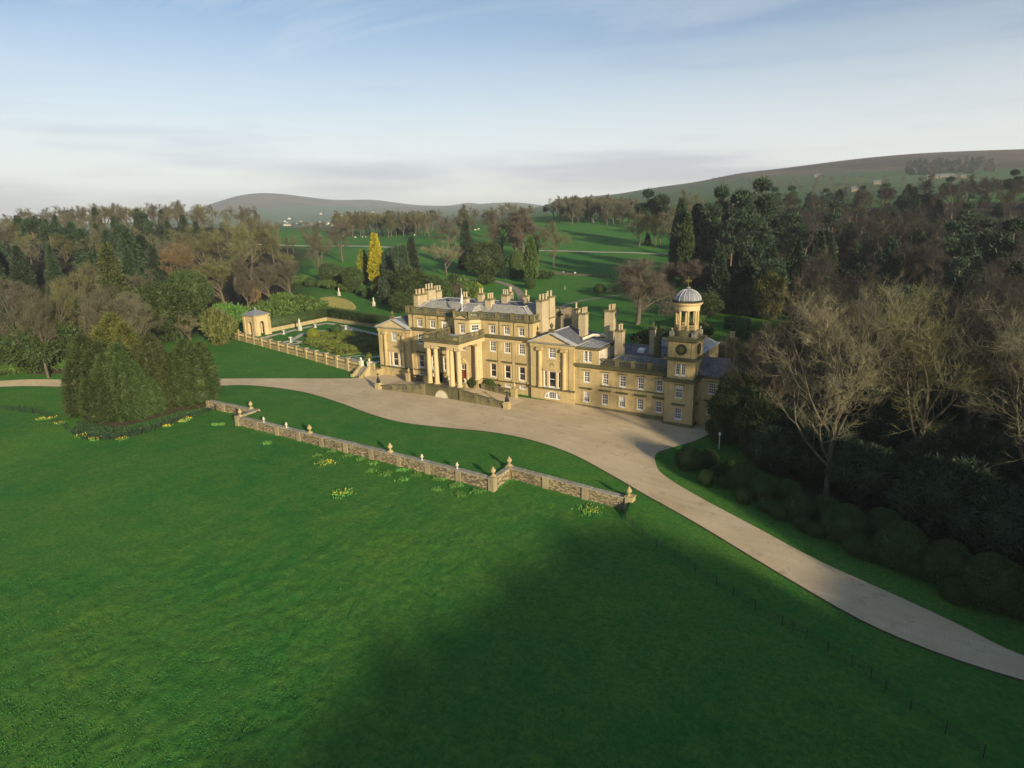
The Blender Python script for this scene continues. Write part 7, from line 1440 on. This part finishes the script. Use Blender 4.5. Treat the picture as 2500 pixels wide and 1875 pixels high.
def build_fences():
    Lq = [(-300, 1000), (-100, 1003), (0, 1001), (33, 1004), (51, 1006), (81, 1010), (106, 1015), (127, 1027), (152, 1042), (177, 1060), (202, 1073), (233, 1077), (253, 1076), (296, 1075), (329, 1067), (380, 1052), (405, 1042), (463, 1024), (527, 1003)]
    l = smooth_line(gline(Lq), 3); rail_fence(l, 'thin dark iron estate fence curving round the evergreen clump', [(51, 1006), (81, 1009), (527, 1003), (541, 1001)])
    Rq = [(1514, 1226), (1516, 1235), (1527, 1272), (1554, 1299), (1602, 1335), (1672, 1380), (1749, 1430), (1812, 1471), (1909, 1530), (1948, 1548), (2020, 1593), (2106, 1643), (2160, 1688), (2260, 1760), (2400, 1850)]
    r = smooth_line(gline(Rq), 3); rail_fence(r, 'thin dark iron estate fence running from the wall end to the lower right', [])
    rs = np.random.RandomState(5)
    # bank of ivy and daffodil leaves inside the left fence
    bank = gline([(175, 1058), (200, 1070), (233, 1074), (296, 1072), (329, 1064), (380, 1049), (405, 1039), (463, 1021), (520, 1000), (505, 996), (440, 1010), (400, 1022), (360, 1036), (330, 1042), (290, 1046), (240, 1038), (215, 1025), (190, 1030)])
    A_ = np.array(bank); q = np.column_stack([rs.uniform(A_[:, 0].min(), A_[:, 0].max(), 30000), rs.uniform(A_[:, 1].min(), A_[:, 1].max(), 30000)]); q = q[inside([tuple(p) for p in bank], q)][:9000]
    P = np.column_stack([q, H(q[:, 0], q[:, 1])+rs.uniform(-.05, .10, len(q))]); v, f = sprays(P, unit(rs.normal(size=P.shape)+np.array([0, 0, .8])), .28, .20, rs, .7, .3)
    tag(link(bpy.data.objects.new('ground_cover', np_mesh('ground_cover', v, f, 'leaf_ivy'))), 'dark green ground cover in a curved band below the evergreen clump', 'ground cover', kind='stuff')
    sheet('soil_bed', smooth_line(gline([(225, 1030), (250, 1020), (330, 1000), (400, 975), (500, 968), (515, 985), (440, 1005), (380, 1022), (330, 1035), (280, 1042)]), 3, True), .03, 'soil', 2.0)
    sheet('soil_bed', smooth_line(gline([(60, 912), (110, 905), (190, 900), (200, 906), (120, 914)]), 3, True), .05, 'soil', 2.0)
    # daffodils
    def daff(px, py, n, fl, lab, spread=.5):
        p = gp(px, py); k = n; a = rs.normal(size=(k, 2))*spread+p[:2]; P = np.column_stack([a, H(a[:, 0], a[:, 1])]); d = root('daffodil_clump', tuple(p), lab, 'flowers', 'daffodil clumps'); v, f = sprays(P, np.tile([0, 0, 1.], (k, 1)), .26, .13, rs, .6, .5); o = link(bpy.data.objects.new('leaves', np_mesh('leaves', v, f, 'leaf_daffodil'))); o['kind'] = 'stuff'; attach(o, d)
        if fl:
            b = a[:fl]; P = np.column_stack([b, H(b[:, 0], b[:, 1])+.26]); v, f = sprays(P, np.tile([0, 0, 1.], (len(b), 1)), .11, .12, rs, 1.2, .3, 1.0); o = link(bpy.data.objects.new('flower_heads', np_mesh('flower_heads', v, f, 'yellow_petal'))); o['kind'] = 'stuff'; attach(o, d)
    for k, (x, y) in enumerate(((100, 1024), (124, 1022), (148, 1033), (199, 1065), (231, 1073), (298, 1072), (409, 1041), (446, 1029), (460, 1022))): daff(x, y, 90, 26, 'yellow daffodils along the left estate fence, '+ORD[k]+' clump from the left', .45)
    for k, (x, y, f) in enumerate(((797, 1131, 44), (835, 1205, 30), (1445, 1245, 14), (1430, 1250, 5))): daff(x, y, 160, f, ['yellow daffodil patch in the field below the lawn wall', 'lone yellow daffodil patch further out in the field', 'daffodil patch below the right end of the lawn wall', 'faint daffodil patch left of the one below the wall end'][k], .7)
    for k, (x, y) in enumerate(((651, 1083), (525, 1037), (540, 1036), (775, 1112), (810, 1103), (850, 1113), (880, 1122), (912, 1132), (905, 1150), (940, 1160), (945, 1155), (981, 1148), (985, 1172), (1018, 1160), (1066, 1171), (1076, 1171), (1110, 1186), (1118, 1184), (1068, 1196), (1123, 1208), (1161, 1200), (1172, 1199))): daff(x, y, 110, 0, 'pale green clump of daffodil leaves in the grass below the lawn wall', .38)
    # worn earth beside the drive
    # pale seed-head grass bank behind the garden hedge
    bk = gline([(782, 730), (815, 726), (850, 735), (868, 748), (862, 757), (820, 752), (790, 745)]); A_ = np.array(bk); q = np.column_stack([rs.uniform(A_[:, 0].min(), A_[:, 0].max(), 16000), rs.uniform(A_[:, 1].min(), A_[:, 1].max(), 16000)]); q = q[inside([tuple(p) for p in smooth_line(bk, 3, True)], q)][:7000]; P = np.column_stack([q, H(q[:, 0], q[:, 1])]); v, f = sprays(P, np.tile([0, 0, 1.], (len(P), 1)), .5, .12, rs, .45, .5)
    tag(link(bpy.data.objects.new('long_grass', np_mesh('long_grass', v, f, 'long_grass'))), 'pale yellow long grass on the bank behind the garden hedge', 'grass', kind='stuff')
def build_grass():
    # rough tufts of the near field
    rs = np.random.RandomState(9); n = 60000; px = rs.uniform(-60, 2560, n); u = rs.uniform(0, 1, n); py = 1140+u**.8*760
    r = FW[None]+RT[None]*((px-PW/2)/FPX)[:, None]-UP[None]*((py-PH/2)/FPX)[:, None]; t = (-2.2-CAM[2])/r[:, 2]; P = CAM[None]+r*t[:, None]
    ok = (P[:, 1] < wy(P[:, 0])-2.0); P = P[ok]; P[:, 2] = H(P[:, 0], P[:, 1])-.05
    v, f = sprays(P, np.tile([0, 0, 1.], (len(P), 1)), .07, .09, rs, 1.0, .1, .6)
    tag(link(bpy.data.objects.new('field_grass', np_mesh('field_grass', v, f, 'field_grass'))), 'rough green grass tufts of the field in front of the lawn wall', 'grass', kind='stuff')
def build_far():
    rs = np.random.RandomState(12)
    # paths and drive behind
    ribbon('park_drive', gline([(560, 596), (700, 599), (830, 600), (900, 602), (1000, 606)]), 5, .10, 'pale_path', seg=6); ribbon('park_drive', gline([(1290, 611), (1380, 613), (1480, 616), (1560, 618), (1640, 620), (1700, 622)]), 2.6, .10, 'pale_path', seg=4)
    ribbon('garden_path', smooth_line(gline([(1160, 684), (1190, 683), (1230, 692), (1262, 708), (1274, 728), (1270, 750), (1262, 775)]), 4), 3.4, .07, 'dark_path'); ribbon('garden_path', smooth_line(gline([(1340, 768), (1360, 752), (1400, 739), (1440, 731), (1500, 722), (1560, 714)]), 4), 2.0, .07, 'dark_path')
    # sunk fence across the back lawn
    w = root('sunk_fence', tuple(gp(1400, 672)), 'low brown stone sunk fence across the back lawn', 'wall'); L = gline([(1345, 668), (1400, 672), (1450, 675), (1490, 677)]); m_ = MB()
    for a, b in zip(L[:-1], L[1:]): m_.slab(a, b, .6, Hs(*a)-.5, Hs(*a)+1.0, Hs(*b)-.5, Hs(*b)+1.0)
    m_.build('wall', 'rubble', w)
    p = gp(1379, 707); g = MB(); g.lathe(p[0], p[1], [(.22, 0), (.16, .3), (.14, 1.7), (.05, 1.9)], 7, True, p[2]-.1); o = g.build('marker_post', 'garden_stone'); tag(o, 'lone weathered post on the back lawn between two bushes', 'post')
    # clipped hedges behind the tower
    for a, b, w_, h, lab in (((1655, 800), (1720, 792), 3.0, 3.0, 'dark clipped hedge left of the tower shaft'), ((1770, 800), (1830, 806), 3.2, 3.2, 'long clipped hedge right of the tower shaft'), ((1800, 770), (1870, 772), 2.0, 2.0, 'farther clipped hedge right of the tower')):
        p, q = gp(*a), gp(*b); V, F = hedge_mesh(p[:2], q[:2], w_, p[2]-.3, p[2]+h, q[2]-.3, q[2]+h, rs, 12, .26); tag(link(bpy.data.objects.new('clipped_hedge', np_mesh('clipped_hedge', V, F, 'leaf_hedge'))), lab, 'hedge')
    # sheep and cattle
    def beast(px, py, s, kind, label, rz):
        p = gp(px, py); o = root(kind, tuple(p), label, 'sheep' if kind == 'sheep' else 'cow', 'grazing animals', rz); o.scale = (s, s, s)
        b = MB(); b.tube([(-.62, 0, .62), (-.5, 0, .66), (-.2, 0, .68), (.25, 0, .68), (.5, 0, .70), (.62, 0, .72)], [.12, .27, .31, .31, .26, .14], 8)
        for x in (-.42, .42):
            for y in (-.14, .14): b.tube([(x, y, .55), (x+.02, y, .28), (x, y, 0)], [.09, .05, .045], 5)
        b.tube([(.55, 0, .75), (.72, 0, .66), (.84, 0, .40), (.9, 0, .26)], [.15, .12, .10, .05], 6); b.tube([(-.6, 0, .68), (-.7, 0, .5)], [.05, .03], 4)
        me = b.mesh('body', 'wool' if kind == 'sheep' else 'brown_hide'); c = link(bpy.data.objects.new('body', me)); c.parent = o
    for k, (x, y) in enumerate(((868, 581), (885, 580), (893, 580), (1012, 575), (1160, 563), (1168, 561), (1375, 668), (1404, 670), (1446, 540), (1448, 545))): beast(x, y, 1.2 if k < 8 else 1.6, 'sheep', ['white sheep at the left end of the row below the far belt', 'white sheep in the middle of the row below the far belt', 'white sheep at the right end of the row below the far belt', 'white sheep alone under the far belt', 'white sheep on the slope left of the bare group, nearer one', 'white sheep on the slope left of the bare group, farther one', 'white sheep by the sunk fence, left one', 'white sheep by the sunk fence, right one', 'pale animal near the top of the park field, upper one', 'pale animal near the top of the park field, lower one'][k], rs.uniform(0, 6))
    for k, (x, y) in enumerate(((1486, 540), (1497, 537), (1505, 542), (1515, 538))): beast(x, y, 2.1, 'cow', 'dark cow grazing at the top of the park field, '+ORD[k]+' from the left', rs.uniform(0, 6))
    # town in the valley and farms on the hill
    def house(p, w, d, h, rz, label, grp, wall='render', name='house'):
        o = root(name, (p[0], p[1], p[2]-1), label, 'house', grp, rz); b = MB(); b.box(-w/2, w/2, -d/2, d/2, 0, h+1); c = b.build('wall', wall); c.parent = o
        b = MB(); b.add([(-w/2-.4, -d/2-.4, h+1), (w/2+.4, -d/2-.4, h+1), (w/2+.4, d/2+.4, h+1), (-w/2-.4, d/2+.4, h+1), (-w/2-.4, 0, h+1+d*.42), (w/2+.4, 0, h+1+d*.42)], [(0, 1, 5, 4), (2, 3, 4, 5), (0, 4, 3), (1, 2, 5)]); c = b.build('roof', 'slate'); c.parent = o
    for k in range(26):
        px = rs.uniform(668, 835); py = rs.uniform(541, 552); p = gp(px, py); house(p, rs.uniform(9, 15), rs.uniform(7, 9), rs.uniform(4, 6), rs.uniform(-.6, .6), 'pale house of the small town in the far valley', 'far town houses', 'chimney_stone' if k % 3 else 'render')
    for k in range(10): p = gp(rs.uniform(600, 1000), rs.uniform(518, 538)); house(p, 16, 9, 6, rs.uniform(0, 3), 'lone pale farmhouse on the distant hillside', 'far hillside farms', 'statue_stone')
    for k, (px, py, w, lab) in enumerate(((2275, 436, 24, 'left barn of the farm below the hill plantation'), (2310, 434, 30, 'main farmhouse below the hill plantation'), (2335, 435, 22, 'pale barn right of the hill farmhouse'), (2350, 436, 14, 'small shed at the right end of the hill farm'), (1995, 432, 16, 'lone pale house high on the right-hand hillside'), (2140, 450, 14, 'pale cottage among trees on the right-hand hillside'), (2085, 468, 12, 'pale ruin on the lower right-hand hillside'), (2095, 466, 14, 'second pale building on the lower right-hand hillside'))):
        p = gp(px, py); house(p, w*.8, 7, 4, .3, lab, 'hill farms', 'rubble', 'farm_building')
    # plantation and hedgerow trees on the hill
    rr = random.Random(5)
    for k in range(90):
        px = rr.uniform(2215, 2420); py = rr.uniform(398, 430)-(px-2215)*.03; p = gp(px, py); plant('spruce' if k % 2 else 'bare_d', p[0], p[1], rr.uniform(11, 15), rr.uniform(8, 11), 'plantation_tree', 'tree of the dark plantation above the hill farm', 'tree', 'hill plantation', 'twig_red' if k % 2 == 0 else None)
    for k in range(55):
        px = rr.uniform(1700, 2480); py = rr.uniform(440, 476)-(px-1700)*.01; p = gp(px, py)
        if math.hypot(p[0]-CAM[0], p[1]-CAM[1]) > 650: plant(['bare_a', 'bare_c', 'bare_b'][k % 3], p[0], p[1], rr.uniform(9, 14), rr.uniform(8, 13), 'hedgerow_tree', 'scattered bare tree among the fields of the right-hand hill', 'tree', 'hill hedgerow trees')
    for k in range(46):
        px = 1385+k*2.9; py = 494-k*.14; p = at_dist(px, py, 1500); plant('bare_d', p[0], p[1], rr.uniform(10, 14), rr.uniform(6, 8), 'skyline_tree', 'thin tree of the row on the far skyline right of centre', 'tree', 'skyline row')
    for k in range(120):
        px = rr.uniform(430, 1250); d = rr.uniform(1300, 3000); p = at_dist(px, 545, d); plant(['bare_a', 'bare_c', 'yew_b'][k % 3], p[0], p[1], rr.uniform(9, 14), rr.uniform(9, 15), 'valley_tree', 'distant tree in the broad valley before the far hill', 'tree', 'valley trees')
def build_haze():
    b = MB(); b.box(-9800, 9800, -9800, 9800, -120, 265); me = b.mesh('haze', 'iron'); me.materials.clear(); m = bpy.data.materials.new('haze_air'); m.use_nodes = True; nt = m.node_tree; nt.nodes.clear()
    o_ = nt.nodes.new('ShaderNodeOutputMaterial'); v = nt.nodes.new('ShaderNodeVolumePrincipled'); v.inputs['Color'].default_value = (.86, .93, 1.0, 1); v.inputs['Density'].default_value = HAZE; v.inputs['Anisotropy'].default_value = 0.1; nt.links.new(v.outputs[0], o_.inputs['Volume'])
    me.materials.append(m); o = link(bpy.data.objects.new('haze', me)); tag(o, 'thin pale haze in the air over the valley and hills', 'haze', kind='stuff')
HAZE = 1.15e-4
build_protos(); build_garden(); build_trees(); build_woods(); build_fences(); build_grass(); build_far(); build_haze()
# ------------------------------------------------------------------ build
